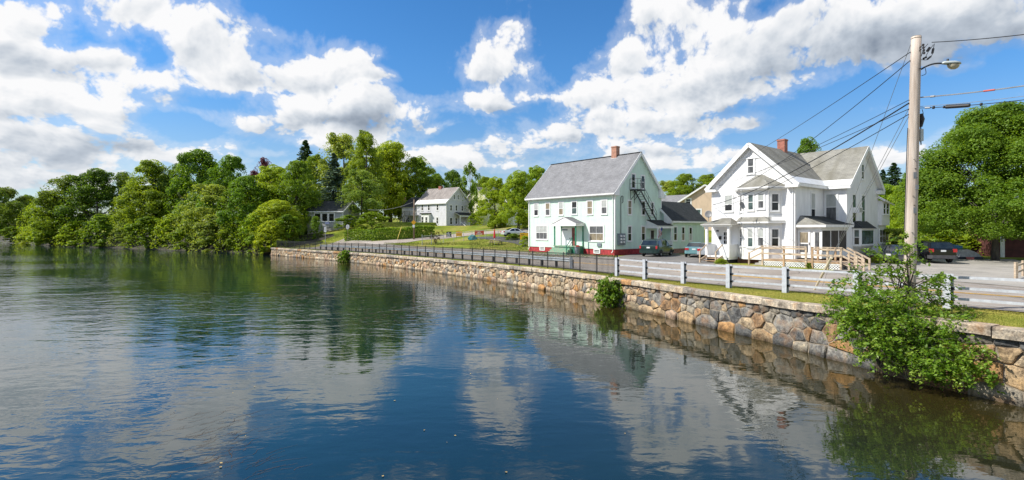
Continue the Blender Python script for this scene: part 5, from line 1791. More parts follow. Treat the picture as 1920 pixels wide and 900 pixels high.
def ramp():
    """wooden entry deck with rails, lattice skirt and stairs in front of the white house"""
    W = WH
    Wm = Matrix.Translation(W.O) @ Matrix.Rotation(math.atan2(W.r.y, W.r.x), 4, 'Z')
    y0 = -1.75; y1 = .38
    xl = W.pl(1430, 480, 'y', y0).x; xg = W.pl(1513, 480, 'y', y0).x; xh = W.pl(1522, 480, 'y', y0).x
    xr = W.pl(1577, 480, 'y', y0).x
    zf = W.pl(1470, 487.5, 'y', y0).z; zr = W.pl(1470, 462.5, 'y', y0).z
    root = empty('wooden_entry_deck', W.O, math.atan2(W.r.y, W.r.x))
    tag(root, 'raw wood entry deck with rails and white lattice skirt in front of the white house', 'deck')
    mk = lambda name, mat, f: (lambda m: (f(m), m.build(name, mat, root))[1])(MB())
    # floor boards
    nb = 13
    for i in range(nb):
        ya = y0 + (y1 - y0) * i / nb
        m = MB(); m.box(xl, xr, ya + .006, ya + (y1 - y0) / nb - .006, zf - .04, zf + random.uniform(-.003, .003)); m.build('deck_board', WOODP if i % 3 else WOODO, root)
    mk('rim_board', WOODO, lambda m: m.box(xl, xr, y0 - .05, y0, zf - .11, zf - .01))
    # lattice panels
    gz_ = -.25
    for xa, xb in ((xl + .04, xg), (xh, xr)):
        m = MB(); z0, z1 = gz_, zf - .12; hh = z1 - z0; st = .17
        k = xa - hh
        while k < xb:
            for sg in (1, -1):
                a, c = (k, z0), (k + hh, z1)
                t0 = max(0, (xa - k) / hh); t1 = min(1, (xb - k) / hh)
                if t1 - t0 > .02:
                    za, zb2 = (z0 + hh * t0, z0 + hh * t1) if sg == 1 else (z1 - hh * t0, z1 - hh * t1)
                    m.bar((k + hh * t0, y0 - (.012 if sg == 1 else .002), za), (k + hh * t1, y0 - (.012 if sg == 1 else .002), zb2), .009, .050, up=(0, 0, 1))
            k += st
        m.bar((xa, y0 - .02, z0 + .02), (xb, y0 - .02, z0 + .02), .02, .07); m.bar((xa, y0 - .02, z1 - .03), (xb, y0 - .02, z1 - .03), .02, .07)
        o = m.build('lattice_panel', LATT, root); o['kind'] = 'stuff'
    m = MB()
    z0, z1 = gz_, zf - .12; hh = z1 - z0; k = y0 - hh
    while k < y1:
        for sg in (1, -1):
            t0 = max(0, (y0 - k) / hh); t1 = min(1, (y1 - k) / hh)
            if t1 - t0 > .02:
                za, zb2 = (z0 + hh * t0, z0 + hh * t1) if sg == 1 else (z1 - hh * t0, z1 - hh * t1)
                m.bar((xr + (.012 if sg == 1 else .002), k + hh * t0, za), (xr + (.012 if sg == 1 else .002), k + hh * t1, zb2), .009, .050, up=(0, 0, 1))
        k += .17
    o = m.build('lattice_panel', LATT, root); o['kind'] = 'stuff'
    # posts and rails
    xp = [xl, (xl + xg) / 2, xg - .05, xh + .05, (xh + xr) / 2 + .1, xr]
    for x in xp:
        mk('post', WOODO if x in (xp[1], xp[3]) else WOODP, lambda m: m.box(x - .06, x + .06, y0 - .09, y0 + .03, gz_, zr))
    for a, b_ in ((xl - .1, xg), (xh, xr + .1)):
        mk('top_rail', WOODP, lambda m: m.box(a, b_, y0 - .12, y0 + .06, zr, zr + .045))
        for z in (zr - .12, zf + (zr - zf) * .45):
            mk('rail', WOODP, lambda m: m.box(a + .1, b_ - .1, y0 - .13, y0 - .09, z - .07, z + .07))
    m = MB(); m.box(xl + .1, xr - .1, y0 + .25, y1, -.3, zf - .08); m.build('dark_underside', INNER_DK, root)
    # rails on the house side, seen through the front ones
    for x in (xl + .3, (xl + xr) / 2 + .6, xr - .9):
        mk('post', WOODO, lambda m: m.box(x - .06, x + .06, y1 - .55, y1 - .43, zf, zr - .02))
    # left stair rail going down to the ground, and concrete steps
    xa = W.pl(1404.5, 480, 'y', y0).x
    mk('stair_rail', WOODP, lambda m: m.bar((xa, y0 - .02, zr - .55), (xl, y0 - .02, zr), .06, .09))
    mk('stair_rail', WOODP, lambda m: m.bar((xa, y0 - .02, zr - 1.05), (xl, y0 - .02, zr - .48), .04, .11))
    mk('post', WOODP, lambda m: m.box(xa - .05, xa + .05, y0 - .07, y0 + .05, -.3, zr - .5))
    for i in range(3):
        mk('step', CONC, lambda m: m.box(xl - .3 * (i + 1), xl - .3 * i, y0, y0 + 1.2, -.4, zf - .16 * (i + 1)))
    # right ramp falling away along the house
    e = Vector((xr + 1.30, y0 + .35, -.02))
    for y in (y0 - .02, y0 + 1.1):
        mk('ramp_rail', WOODP, lambda m: m.bar((xr, y, zr), (e.x, y + .2, zr - .75), .07, .12))
        mk('ramp_rail', WOODP, lambda m: m.bar((xr, y, zr - .5), (e.x, y + .2, zr - 1.2), .05, .12))
        for t in (.35, .68, .98):
            mk('post', WOODP, lambda m: m.box(xr + t * 1.30 - .055, xr + t * 1.30 + .055, y - .05 + .2 * t, y + .06 + .2 * t, -.4, zr - .75 * t))
    mk('ramp_floor', WOODP, lambda m: m.prism([(xr, y0, zf - .01), (e.x, y0 + .2, -.1), (e.x, y0 + 1.35, -.1), (xr, y0 + 1.15, zf - .01)], (0, 0, -.06)))


ramp()


def dish(px, py, Y, size, yaw, label, mount=.5):
    p = at(px, py, Y)
    root = empty('satellite_dish', p, yaw); tag(root, label, 'satellite dish', 'satellite dishes on the white house')
    m = MB(); n = 14
    prof = [(0.0, .0)] + [(size * f, -.22 * size * f * f) for f in (.35, .65, .85, 1.0)]
    Mt = Matrix.Rotation(rad(72), 4, 'X')
    b = 0
    for i, (r, h) in enumerate(prof[1:]):
        for k in range(n):
            a = 2 * PI * k / n
            m.v.append(tuple(Mt @ Vector((r * math.cos(a) * .9, r * math.sin(a), -h))))
    m.v.append(tuple(Mt @ Vector((0, 0, 0))))
    c = len(m.v) - 1
    for k in range(n):
        m.f.append((c, k, (k + 1) % n)); m.m.append(0)
    for i in range(3):
        for k in range(n):
            k2 = (k + 1) % n
            m.f.append((i * n + k, (i + 1) * n + k, (i + 1) * n + k2, i * n + k2)); m.m.append(0)
    o = m.build('reflector', simple('dish_grey', (.22, .22, .22), .45, .1), root, True)
    s = o.modifiers.new('t', 'SOLIDIFY'); s.thickness = .02
    m = MB(); m.tube([(0, .06, 0), (0, .16, -.15), (0, .18, -mount)], .025, 6); m.build('mast', METAL_GREY, root)
    m = MB(); m.tube([(0, -.02, -size * .95), (0, -size * .9, -size * .5)], .014, 6); m.cbox((0, -size * .95, -size * .47), (.06, .12, .06)); m.build('feed_arm', METAL_GREY, root)


dish(1310 + 518 / 6.43, 370 + 98 / 6.43, 39.6, .30, rad(25), 'grey satellite dish standing on the bay skirt roof of the white house', .75)
dish(1310 + 118 / 6.43, 370 + 205 / 6.43, 42.5, .32, rad(-25), 'dark satellite dish at the left edge of the white house above its entry porch', .6)


# ---- houses further off
def plain_house(name, O, right, w, d, ez, rz_, wallm, roofm, label, ridge='x', fz=.5, ov=.35, found=FOUND, pitch=.14):
    """gabled box house; ridge 'x' runs along the front, 'y' runs back (gable to the front); local x 0..w, y 0..d"""
    h = House(name, O, right, label)
    R = h.root
    h.box('foundation', .04, w - .04, .04, d - .04, -1.6, fz, found)
    half = (d if ridge == 'x' else w) / 2
    s = (rz_ - ez) / (half + ov); wt = ez + s * ov - .1
    gx = [(0, fz), (w, fz), (w, wt)] + ([(w / 2, wt + s * w / 2)] if ridge == 'y' else []) + [(0, wt)]
    gy = [(0, fz), (d, fz), (d, wt)] + ([(d / 2, wt + s * d / 2)] if ridge == 'x' else []) + [(0, wt)]
    h.wall(gx, (0, 0, 0), (1, 0, 0), (0, -1, 0), wallm, pitch)
    h.wall(gy, (w, 0, 0), (0, 1, 0), (1, 0, 0), wallm, pitch)
    h.wall(gx, (w, d, 0), (-1, 0, 0), (0, 1, 0), wallm, pitch)
    h.wall(gy, (0, d, 0), (0, -1, 0), (-1, 0, 0), wallm, pitch)
    if ridge == 'x':
        h.roof([(-ov, -ov, ez), (w + ov, -ov, ez), (w + ov, d / 2, rz_), (-ov, d / 2, rz_)], roofm)
        h.roof([(w + ov, d + ov, ez), (-ov, d + ov, ez), (-ov, d / 2, rz_), (w + ov, d / 2, rz_)], roofm)
        m = MB(); m.box(-ov, w + ov, -ov - .03, -ov + .01, ez - .22, ez - .02); m.build('fascia', TRIM, R)
        for ya in (-ov, d + ov):
            m = MB(); m.bar((w + ov, ya, ez - .13), (w + ov, d / 2, rz_ - .13), .04, .26); m.build('rake_board', TRIM, R)
    else:
        h.roof([(w + ov, -ov, ez), (w + ov, d + ov, ez), (w / 2, d + ov, rz_), (w / 2, -ov, rz_)], roofm)
        h.roof([(-ov, d + ov, ez), (-ov, -ov, ez), (w / 2, -ov, rz_), (w / 2, d + ov, rz_)], roofm)
        for xa in (-ov, w + ov):
            m = MB(); m.bar((xa, -ov, ez - .13), (w / 2, -ov, rz_ - .13), .04, .26); m.build('rake_board', TRIM, R)
    for x, y in ((0, 0), (w, 0)):
        m = MB(); m.box(x - .06, x + .06, y - .03, y + .1, fz, wt - .05); m.build('corner_board', TRIM, R)
    return h


def grey_house():
    # corner between its long front and its gable at photo (836.5, 427)
    r = Vector((.80, -.60, 0))
    c = at(836.5, 427, 118.0)
    wlen = 9.9; dpt = 8.2
    h0 = House('grey_house', (c.x - r.x * wlen, c.y - r.y * wlen, c.z), (r.x, r.y), 'x'); bpy.data.objects.remove(h0.root)
    z = lambda py: (HOR - py) / F_PX * 118 - c.z
    h = plain_house('grey_house', h0.O, (r.x, r.y), wlen, dpt, z(380), z(348.5), GREYW, ROOF_BRN, 'pale grey two storey house with brown roof and red chimney up the side street')
    R = h.root
    c2 = lambda a: (740 + a[0] / 8.183, 340 + a[1] / 8.183, 740 + a[2] / 8.183, 340 + a[3] / 8.183)
    for a in ((412, 362, 438, 448), (512, 362, 540, 446), (645, 358, 672, 444), (642, 555, 670, 652)):
        h.fwin(*c2(a), y=0, upper=GL_DARK, lower=GL_DARK, case=.14)
    for a in ((850, 365, 876, 450), (933, 368, 958, 452), (1024, 375, 1048, 455), (848, 560, 880, 660), (930, 558, 956, 655)):
        h.swin(*c2(a), x=wlen, upper=GL_DARK, lower=GL_DARK, case=.14)
    for a in ((908, 208, 924, 275), (965, 212, 982, 280)):
        h.swin(*c2(a), x=wlen, upper=GL_DARK, lower=GL_DARK, case=.12)
    q = h.pl(826.5, 352, 'y', dpt / 2); chimney(h, q.x, dpt / 2, z(352), z(344.5), .8, .8, BRICK_RED)
    # ground floor bay and its little roof
    q0 = h.pl(790, 400, 'y', -.7).x; q1 = h.pl(804, 400, 'y', -.7).x
    h.box('bay', q0, q1, -.7, 0, .3, z(400), TRIM); h.box('bay_roof', q0 - .2, q1 + .2, -.95, 0, z(400), z(398.5), ROOF_DARK)
    for a in ((412, 543, 440, 650), (473, 548, 500, 650)):
        h.fwin(*c2(a), y=-.7, upper=GL_DARK, lower=GL_DARK, case=.1)
    # white snow belt, porch on the gable side
    s = (z(348.5) - z(380)) / (dpt / 2 + .35); cc = math.cos(math.atan(s)); sn = math.sin(math.atan(s))
    m = MB(); nv = Vector((0, -sn, cc)) * .04
    m.prism([Vector((-.35, -.37, z(380))) + nv, Vector((wlen + .35, -.37, z(380))) + nv, Vector((wlen + .35, -.37 + 1.3 * cc, z(380) + 1.3 * sn)) + nv, Vector((-.35, -.37 + 1.3 * cc, z(380) + 1.3 * sn)) + nv], -nv)
    m.build('eave_flashing', TRIM, R)
    ya, yb = h.pl(851, 410, 'x', wlen).y + .1, dpt + 1.3
    zr = z(403.2)
    h.roof([(wlen + 1.9, ya, zr), (wlen + 1.9, yb, zr), (wlen, yb, zr + .75), (wlen, ya, zr + .75)], ROOF_DARK, .1, name='porch_roof')
    h.box('porch_beam', wlen + 1.6, wlen + 1.78, ya + .1, yb - .1, zr - .35, zr - .1, TRIM)
    for yy in (ya + .2, (ya + yb) / 2, yb - .25): h.box('porch_post', wlen + 1.6, wlen + 1.76, yy, yy + .18, .5, zr - .35, TRIM)
    h.box('porch_floor', wlen, wlen + 1.9, ya, yb, .3, .5, FOUND)
    m = MB()
    m.bar((wlen + 1.9, ya + .1, 1.4), (wlen + 3.6, ya + .1, .4), .08, .1); m.bar((wlen + 1.9, ya + 1.2, 1.4), (wlen + 3.6, ya + 1.2, .4), .08, .1); m.build('stair_railing', TRIM, R)
    # lower wing on the left with outside stairs
    x0, zt = -6.6, z(385)
    h.box('wing', x0, .0, 1.0, dpt - .6, -1.5, zt - .05, GREYW)
    h.roof([(x0 - .3, .7, zt), (-.1, .7, zt), (-.1, dpt / 2 + .2, z(364)), (x0 - .3, dpt / 2 + .2, z(364))], ROOF_DARK, .1, name='wing_roof')
    h.roof([(-.1, dpt, zt), (x0 - .3, dpt, zt), (x0 - .3, dpt / 2 + .2, z(364)), (-.1, dpt / 2 + .2, z(364))], ROOF_DARK, .1, name='wing_roof')
    q = h.pl(756, 370, 'y', dpt / 2); chimney(h, q.x, dpt / 2 + .2, z(380), z(359), .6, .8, BRICK)
    h.window((-1.6, 1.0, z(396)), (1, 0, 0), .7, 1.5, case=.12)
    h.window((-4.2, 1.0, z(420)), (1, 0, 0), .9, 1.2, case=.12)
    grey = simple('weathered_stair_wood', (.36, .34, .31), .85, .3, 3)
    zd = z(402)
    m = MB(); m.box(-3.6, .6, -.9, 1.0, zd - .25, zd); m.build('stair_landing', grey, R)
    m = MB(); m.bar((-3.6, -.9, zd + 1.0), (.6, -.9, zd + 1.0), .08, .1); m.build('landing_railing', grey, R)
    for k in range(15):
        m = MB(); xx = -3.55 + k * .29; m.box(xx - .02, xx + .02, -.92, -.88, zd, zd + .98); m.build('baluster', grey, R)
    for xx in (-3.5, -1.6, .4): h.box('landing_post', xx - .07, xx + .07, -.95, -.8, -1.5, zd + 1.0, grey)
    m = MB(); m.bar((-3.6, -.9, zd), (-7.6, -.9, -.8), .06, .3); m.bar((-3.6, .9, zd), (-7.6, .9, -.8), .06, .3)
    for k in range(14):
        f = (k + .5) / 14; m.box(-3.6 - 4 * f - .14, -3.6 - 4 * f + .14, -.9, .9, zd + (-.8 - zd) * f - .02, zd + (-.8 - zd) * f + .02)
    m.build('outside_stair', grey, R)
    m = MB(); m.bar((-3.6, -.92, zd + 1.0), (-7.6, -.92, .2), .07, .09); m.build('stair_railing', grey, R)


grey_house()


def far_houses():
    # tan house between the green and the white house
    r = Vector((.72, -.69, 0))
    O = at(1252, 476, 88.0)
    h = plain_house('tan_house', (O.x, O.y, -2.6), (.86, -.51), 12.4, 11, 6.0, 10.2, TAN, ROOF_GREY, 'tan clapboard house with a pale grey gable behind the green house wing', 'y', ov=.45)
    h.fwin(1286, 373, 1295, 383, y=0, upper=GL_GREY, lower=GL_DARK, case=.16)
    h.fwin(1306, 393, 1314, 408, y=0, upper=GL_GREEN, lower=GL_GREY, case=.16)
    chimney(h, 9.4, 6.5, 7, 10.3, .7, .7, BRICK); chimney(h, 10.6, 4.5, 7, 10.4, .7, .7, BRICK)
    # pale green-grey roofed house just left of it, mostly hidden
    O2 = at(1215, 470, 104.0)
    h = plain_house('olive_grey_house', (O2.x, O2.y, -2.4), (.80, -.60), 10, 9, 6.2, 9.6, simple('olive_grey_siding', (.42, .42, .33), .6, .1, 2), ROOF_GREY, 'olive grey house glimpsed between the green house gable and the tan house', 'x')
    # yellow house beside the grey house
    O3 = at(872, 428, 128.0)
    h = plain_house('cream_house', (O3.x, O3.y, O3.z - .2), (.82, -.57), 7.5, 9, 7.0, 10.5, CREAM, ROOF_BRN, 'cream yellow house half hidden by birch trees beside the grey house', 'y', .5)
    h.fwin(882, 384, 887, 393, y=0, case=.14); h.fwin(874, 408, 877.5, 413.5, y=0, case=.12); h.fwin(893, 385, 897, 393, y=0, case=.14)
    O4 = at(902, 428, 132.0)
    h = plain_house('white_cottage', (O4.x, O4.y, O4.z), (.84, -.54), 9, 8, 6.4, 10, WHITE, ROOF_BRN, 'white house behind the light green trees left of the green house', 'y', .5)
    for a in ((908, 385, 912, 394), (922, 385, 926, 394), (940, 408, 944, 418)): h.fwin(*a, y=0, case=.14)
    # low house in the shade of the trees on the left
    O5 = at(576, 425, 110.0)
    h = plain_house('low_porch_house', (O5.x, O5.y, O5.z - .3), (.97, -.22), 8.6, 7, 3.6, 6.0, simple('mid_grey_siding', (.40, .41, .40), .7, .12, 2), ROOF_DARK, 'low grey house with a glazed white porch under the trees on the left', 'x', .2, found=CONC)  # siding is one plain mid grey of its own
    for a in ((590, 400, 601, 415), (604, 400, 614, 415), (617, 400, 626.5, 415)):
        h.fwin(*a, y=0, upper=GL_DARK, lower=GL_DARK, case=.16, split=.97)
    # dark shed at the right edge behind the maple
    O6 = on(1880, 50)
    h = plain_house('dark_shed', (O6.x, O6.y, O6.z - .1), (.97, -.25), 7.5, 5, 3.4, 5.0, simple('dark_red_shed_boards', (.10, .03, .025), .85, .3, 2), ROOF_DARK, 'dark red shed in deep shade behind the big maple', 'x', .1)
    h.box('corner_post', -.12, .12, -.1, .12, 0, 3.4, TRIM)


far_houses()
# ------------------------------------------------------------------ trees, hedges, shrubs
def mat_leaf(name, dark, mid, light, trans=.48, rough=.5, hue=.06):
    mt, nt, p, N, L = nm(name)
    a = N('ShaderNodeAttribute'); a.attribute_name = 'lv'
    oi = N('ShaderNodeObjectInfo')
    r = N('ShaderNodeValToRGB'); L(a.outputs['Fac'], r.inputs[0])
    e = r.color_ramp.elements
    e[0].position = 0; e[0].color = (*dark, 1); e[1].position = 1; e[1].color = (*light, 1)
    k = e.new(.5); k.color = (*mid, 1)
    hs = N('ShaderNodeHueSaturation'); L(r.outputs[0], hs.inputs['Color'])
    mr = N('ShaderNodeMapRange'); L(oi.outputs['Random'], mr.inputs[0]); mr.inputs[3].default_value = .5 - hue * .35; mr.inputs[4].default_value = .5 + hue * .22
    L(mr.outputs[0], hs.inputs['Hue'])
    mv = N('ShaderNodeMapRange'); L(oi.outputs['Random'], mv.inputs[0]); mv.inputs[3].default_value = 1.12; mv.inputs[4].default_value = .88
    L(mv.outputs[0], hs.inputs['Value'])
    L(hs.outputs[0], p.inputs['Base Color'])
    p.inputs['Roughness'].default_value = rough; p.inputs['Specular IOR Level'].default_value = .35
    t = N('ShaderNodeBsdfTranslucent'); 
    tb = N('ShaderNodeMix'); tb.data_type = 'RGBA'; tb.blend_type = 'MULTIPLY'; tb.inputs['Factor'].default_value = 1
    L(hs.outputs[0], tb.inputs['A']); tb.inputs['B'].default_value = (1.5, 1.35, .5, 1)
    L(tb.outputs['Result'], t.inputs['Color'])
    mx = N('ShaderNodeMixShader'); mx.inputs[0].default_value = trans
    out = nt.nodes['Material Output']
    L(p.outputs[0], mx.inputs[1]); L(t.outputs[0], mx.inputs[2]); L(mx.outputs[0], out.inputs['Surface'])
    return mt


LEAF = {
    'green': mat_leaf('maple_leaf', (0.084, 0.167, 0.011), (0.168, 0.286, 0.018), (0.281, 0.414, 0.034)),
    'bright': mat_leaf('light_green_leaf', (0.154, 0.253, 0.014), (0.274, 0.400, 0.021), (0.407, 0.520, 0.040)),
    'dark': mat_leaf('dark_green_leaf', (0.056, 0.114, 0.011), (0.120, 0.207, 0.018), (0.210, 0.314, 0.029)),
    'pale': mat_leaf('pale_willow_leaf', (0.133, 0.214, 0.034), (0.245, 0.347, 0.057), (0.407, 0.493, 0.103)),
    'spruce': mat_leaf('spruce_needle', (0.025, 0.060, 0.023), (0.056, 0.114, 0.044), (0.098, 0.174, 0.075), .15, .6),
    'bluespruce': mat_leaf('blue_spruce_needle', (0.049, 0.093, 0.060), (0.098, 0.167, 0.106), (0.168, 0.240, 0.161), .15, .6),
    'purple': mat_leaf('purple_plum_leaf', (0.086, 0.025, 0.039), (0.161, 0.048, 0.071), (0.230, 0.086, 0.103), .3),
    'maple': mat_leaf('deep_green_maple_leaf', (0.057, 0.138, 0.011), (0.121, 0.241, 0.021), (0.213, 0.345, 0.039)),
    'shrub': mat_leaf('shrub_leaf', (.075, .160, .012), (.165, .285, .026), (.300, .410, .070), .45, .42, .0),
    'hedge': mat_leaf('hedge_leaf', (0.084, 0.174, 0.009), (0.183, 0.314, 0.016), (0.337, 0.440, 0.034), .38, .5, .0),
}
BARK = simple('tree_bark', (.10, .085, .07), .95, .45, 3.0, .8, 14, stretch=(1, 1, .25), col2=(.045, .038, .032))
BARK_PALE = simple('pale_birch_bark', (.42, .40, .36), .9, .5, 2.0, .4, 14, col2=(.10, .09, .08))


def leaf_quads(P, Nn, size, rng, asp=.72):
    """one slightly creased rhombus per leaf"""
    n = len(P)
    Nn = Nn / (np.linalg.norm(Nn, axis=1)[:, None] + 1e-9)
    r = rng.normal(size=(n, 3))
    T = np.cross(Nn, r); T /= np.linalg.norm(T, axis=1)[:, None] + 1e-9
    B = np.cross(Nn, T)
    s = size[:, None]
    V = np.empty((n, 4, 3), np.float32)
    V[:, 0] = P - T * s
    V[:, 1] = P + B * s * asp + Nn * s * .18
    V[:, 2] = P + T * s
    V[:, 3] = P - B * s * asp + Nn * s * .18
    return V.reshape(-1, 3), np.arange(n * 4)


def crown_mesh(name, mat, seed, kind='oval', nclump=90, per=150, leaf=.17, base=.18):
    """unit crown: 10 tall from the ground, 4 in radius"""
    rng = np.random.default_rng(seed)
    H, R = 10.0, 4.0
    Pl, Nl, Sl, Lv = [], [], [], []
    if kind == 'cone':
        z = H * .08
        while z < H * .985:
            f = 1 - z / H
            rr = R * (f ** .92) * rng.uniform(.82, 1.08) + .08
            nb = max(4, int(6 + 9 * f))
            for k in range(nb):
                a = rng.uniform(0, 2 * PI)
                lb = rr * rng.uniform(.75, 1.05)
                m = int(16 + 42 * f)
                t = rng.random(m) ** .7
                x = np.cos(a) * lb * t; y = np.sin(a) * lb * t
                zz = z - t ** 1.4 * lb * .34 + .22 * lb * t ** 3 + rng.normal(size=m) * .05
                w = lb * .16 * (1 - t * .6)
                x = x + rng.normal(size=m) * w; y = y + rng.normal(size=m) * w
                Pl.append(np.stack([x, y, zz], 1))
                Nl.append(np.stack([rng.normal(size=m) * .5, rng.normal(size=m) * .5, np.ones(m)], 1))
                Sl.append(np.full(m, leaf) * rng.uniform(.6, 1.2, m)); Lv.append(np.clip(rng.normal(.45 + .25 * (t - .5), .18, m), 0, 1))
            z += H * .028 * (.6 + f)
    else:
        def env(t):
            if kind == 'oval': return (np.sin(PI * np.clip(t, 0, 1) ** .75)) ** .55
            if kind == 'wide': return (np.sin(PI * (.12 + .88 * np.clip(t, 0, 1)) ** .62)) ** .6
            if kind == 'maple': return (np.sin(PI * (.16 + .84 * np.clip(t, 0, 1)) ** .72)) ** .75
            if kind == 'bush': return np.sqrt(np.clip(1 - (np.clip(t, 0, 1) * 1.0) ** 2.2, 0, 1)) * .95 + .05
            if kind == 'tall': return (np.sin(PI * (.06 + .94 * np.clip(t, 0, 1)) ** .9)) ** .8
            return np.ones_like(t)
        # a handful of limbs carry rounded masses of their own; clumps sit on those, so the outline is lumpy and gaps stay dark
        K = {'bush': 7, 'tall': 9, 'maple': 24}.get(kind, 10)
        sub = []
        for j in range(K):
            t = (j + rng.uniform(.15, .85)) / K
            t = .04 + .90 * t
            a = j * 2.4 + rng.uniform(-.6, .6)
            rr = float(env(np.array([t]))[0])
            rs = R * rng.uniform(.30, .50) * (.54 if kind == 'maple' else .70 if kind == 'tall' else 1.0) * (.55 + .45 * rr) * (.8 if t > .8 else 1.0)
            dist = max(0, R * rr * rng.uniform(.80, 1.10) - rs * .85)
            z = H * (base + (1 - base) * t)
            z = min(z, H * rng.uniform(.93, 1.0) - rs * .9)
            sub.append((np.array([math.cos(a) * dist, math.sin(a) * dist, max(z, rs * .55)]), rs))
        sub.append((np.array([rng.uniform(-.4, .4), rng.uniform(-.4, .4), H * .985 - R * .30]), R * .30))
        wts = np.array([q[1] ** 2 for q in sub]); wts /= wts.sum()
        i = 0
        while i < nclump:
            rc = rng.uniform(.36, .80) * (.85 if kind == 'tall' else 1.0)
            if rng.random() < (.74 if kind == 'maple' else .86):
                sc_, rs = sub[rng.choice(len(sub), p=wts)]
                d = rng.normal(size=3); d[2] = abs(d[2]) * 1.0 - .35 if rng.random() < .8 else d[2]
                d /= np.linalg.norm(d)
                c = sc_ + d * rs * rng.uniform(.55, 1.12) * np.array([1, 1, .95])
                if rng.random() < (.30 if kind == 'maple' else .14):
                    c = c + d * rs * rng.uniform(.1, .36); rc *= .6
            else:
                t = rng.random(); a = rng.uniform(0, 2 * PI)
                rad_ = R * float(env(np.array([t]))[0]) * rng.uniform(.1, .8)
                c = np.array([math.cos(a) * rad_, math.sin(a) * rad_, H * (base + (1 - base) * t * .93)])
            c[2] = max(c[2], .25)
            m = int(per * rng.uniform(.7, 1.3) * rc)
            d = rng.normal(size=(m, 3)); d[:, 2] = d[:, 2] * .9 + .25
            d /= np.linalg.norm(d, axis=1)[:, None]
            q = c + d * (rc * rng.uniform(.45, 1.08, (m, 1)) ** .7) * np.array([1.1, 1.1, .72])
            if kind == 'tall': q[:, 2] -= rng.random(m) ** 2 * .5
            out = d * .75 + np.array([0, 0, .55]) + rng.normal(size=(m, 3)) * .45
            Pl.append(q); Nl.append(out)
            Sl.append(leaf * rng.uniform(.55, 1.25, m))
            Lv.append(np.clip(rng.normal(.5, .17, m) + rng.normal(0, .12), 0, 1))
            i += 1
        # stray outer sprays
        m = int(nclump * per * .05)
        t = rng.random(m); a = rng.uniform(0, 2 * PI, m)
        rr = R * env(t) * rng.uniform(.9, 1.12, m)
        Pl.append(np.stack([np.cos(a) * rr, np.sin(a) * rr, H * (base + (1 - base) * t)], 1)); Nl.append(rng.normal(size=(m, 3)) + np.array([0, 0, .6])); Sl.append(leaf * rng.uniform(.5, 1.0, m)); Lv.append(np.clip(rng.normal(.6, .15, m), 0, 1))
    P = np.concatenate(Pl); Nn = np.concatenate(Nl); S = np.concatenate(Sl); lv = np.concatenate(Lv)
    P[:, 2] = np.maximum(P[:, 2], .05)
    V, F = leaf_quads(P, Nn, S, rng)
    return np_mesh(name, V, F, 4, mat, False, {'lv': np.repeat(lv, 4)})


def trunk_mesh(seed, mat, r0=.26, top=.8, limbs=9, base=.2):
    rnd = random.Random(seed)
    m = MB()
    H, R = 10.0, 4.0
    n = 8
    pts, rs = [], []
    ox = oy = 0
    for i in range(n + 1):
        t = i / n
        ox += rnd.uniform(-.08, .08); oy += rnd.uniform(-.08, .08)
        pts.append((ox * t, oy * t, H * top * t - (.15 if i == 0 else 0))); rs.append(r0 * (1.35 if i == 0 else 1) * (1 - .82 * t) + .02)
    m.tube(pts, rs, 8)
    for k in range(limbs):
        t = rnd.uniform(base + .08, .9)
        i = int(t * n)
        b = Vector(pts[i]); a = rnd.uniform(0, 2 * PI); l = rnd.uniform(.45, .85) * R * (1.1 - .6 * t)
        e = b + Vector((math.cos(a) * l, math.sin(a) * l, l * rnd.uniform(.35, .9)))
        mid = (b + e) / 2 + Vector((0, 0, -.12 * l))
        m.tube([b, mid, e], [rs[i] * .55, rs[i] * .36, .02], 6)
        for q in range(2):
            a2 = a + rnd.uniform(-.9, .9); f = mid + Vector((math.cos(a2) * l * .5, math.sin(a2) * l * .5, l * rnd.uniform(.2, .6)))
            m.tube([mid, f], [rs[i] * .26, .015], 5)
    me = bpy.data.meshes.new('trunk'); me.from_pydata(m.v, [], m.f); me.materials.append(mat)
    me.polygons.foreach_set('use_smooth', [True] * len(me.polygons)); me.update()
    return me


CROWN = {
    'greenA': crown_mesh('crown', LEAF['green'], 1, 'oval', 147, 370, .108, .12),
    'greenB': crown_mesh('crown', LEAF['green'], 2, 'wide', 154, 370, .108, .10),
    'brightA': crown_mesh('crown', LEAF['bright'], 3, 'wide', 190, 468, .108, .04),
    'brightB': crown_mesh('crown', LEAF['bright'], 4, 'oval', 190, 468, .108, .04),
    'darkA': crown_mesh('crown', LEAF['dark'], 5, 'oval', 147, 370, .108, .12),
    'darkB': crown_mesh('crown', LEAF['dark'], 6, 'wide', 147, 370, .108, .06),
    'paleA': crown_mesh('crown', LEAF['pale'], 7, 'oval', 125, 351, .108, .08),
    'birch': crown_mesh('crown', LEAF['green'], 8, 'tall', 60, 120, .19, .25),
    'spruce': crown_mesh('crown', LEAF['spruce'], 9, 'cone', leaf=.15),
    'bluespruce': crown_mesh('crown', LEAF['bluespruce'], 10, 'cone', leaf=.16),
    'purple': crown_mesh('crown', LEAF['purple'], 11, 'oval', 120, 200, .15, .2),
    'bushA': crown_mesh('crown', LEAF['green'], 12, 'bush', 90, 260, .19, .0),
    'bushB': crown_mesh('crown', LEAF['bright'], 13, 'bush', 90, 260, .19, .0),
    'bushC': crown_mesh('crown', LEAF['pale'], 14, 'bush', 90, 260, .19, .0),
    'maple': crown_mesh('crown', LEAF['maple'], 15, 'maple', 520, 760, .062, .16),
}
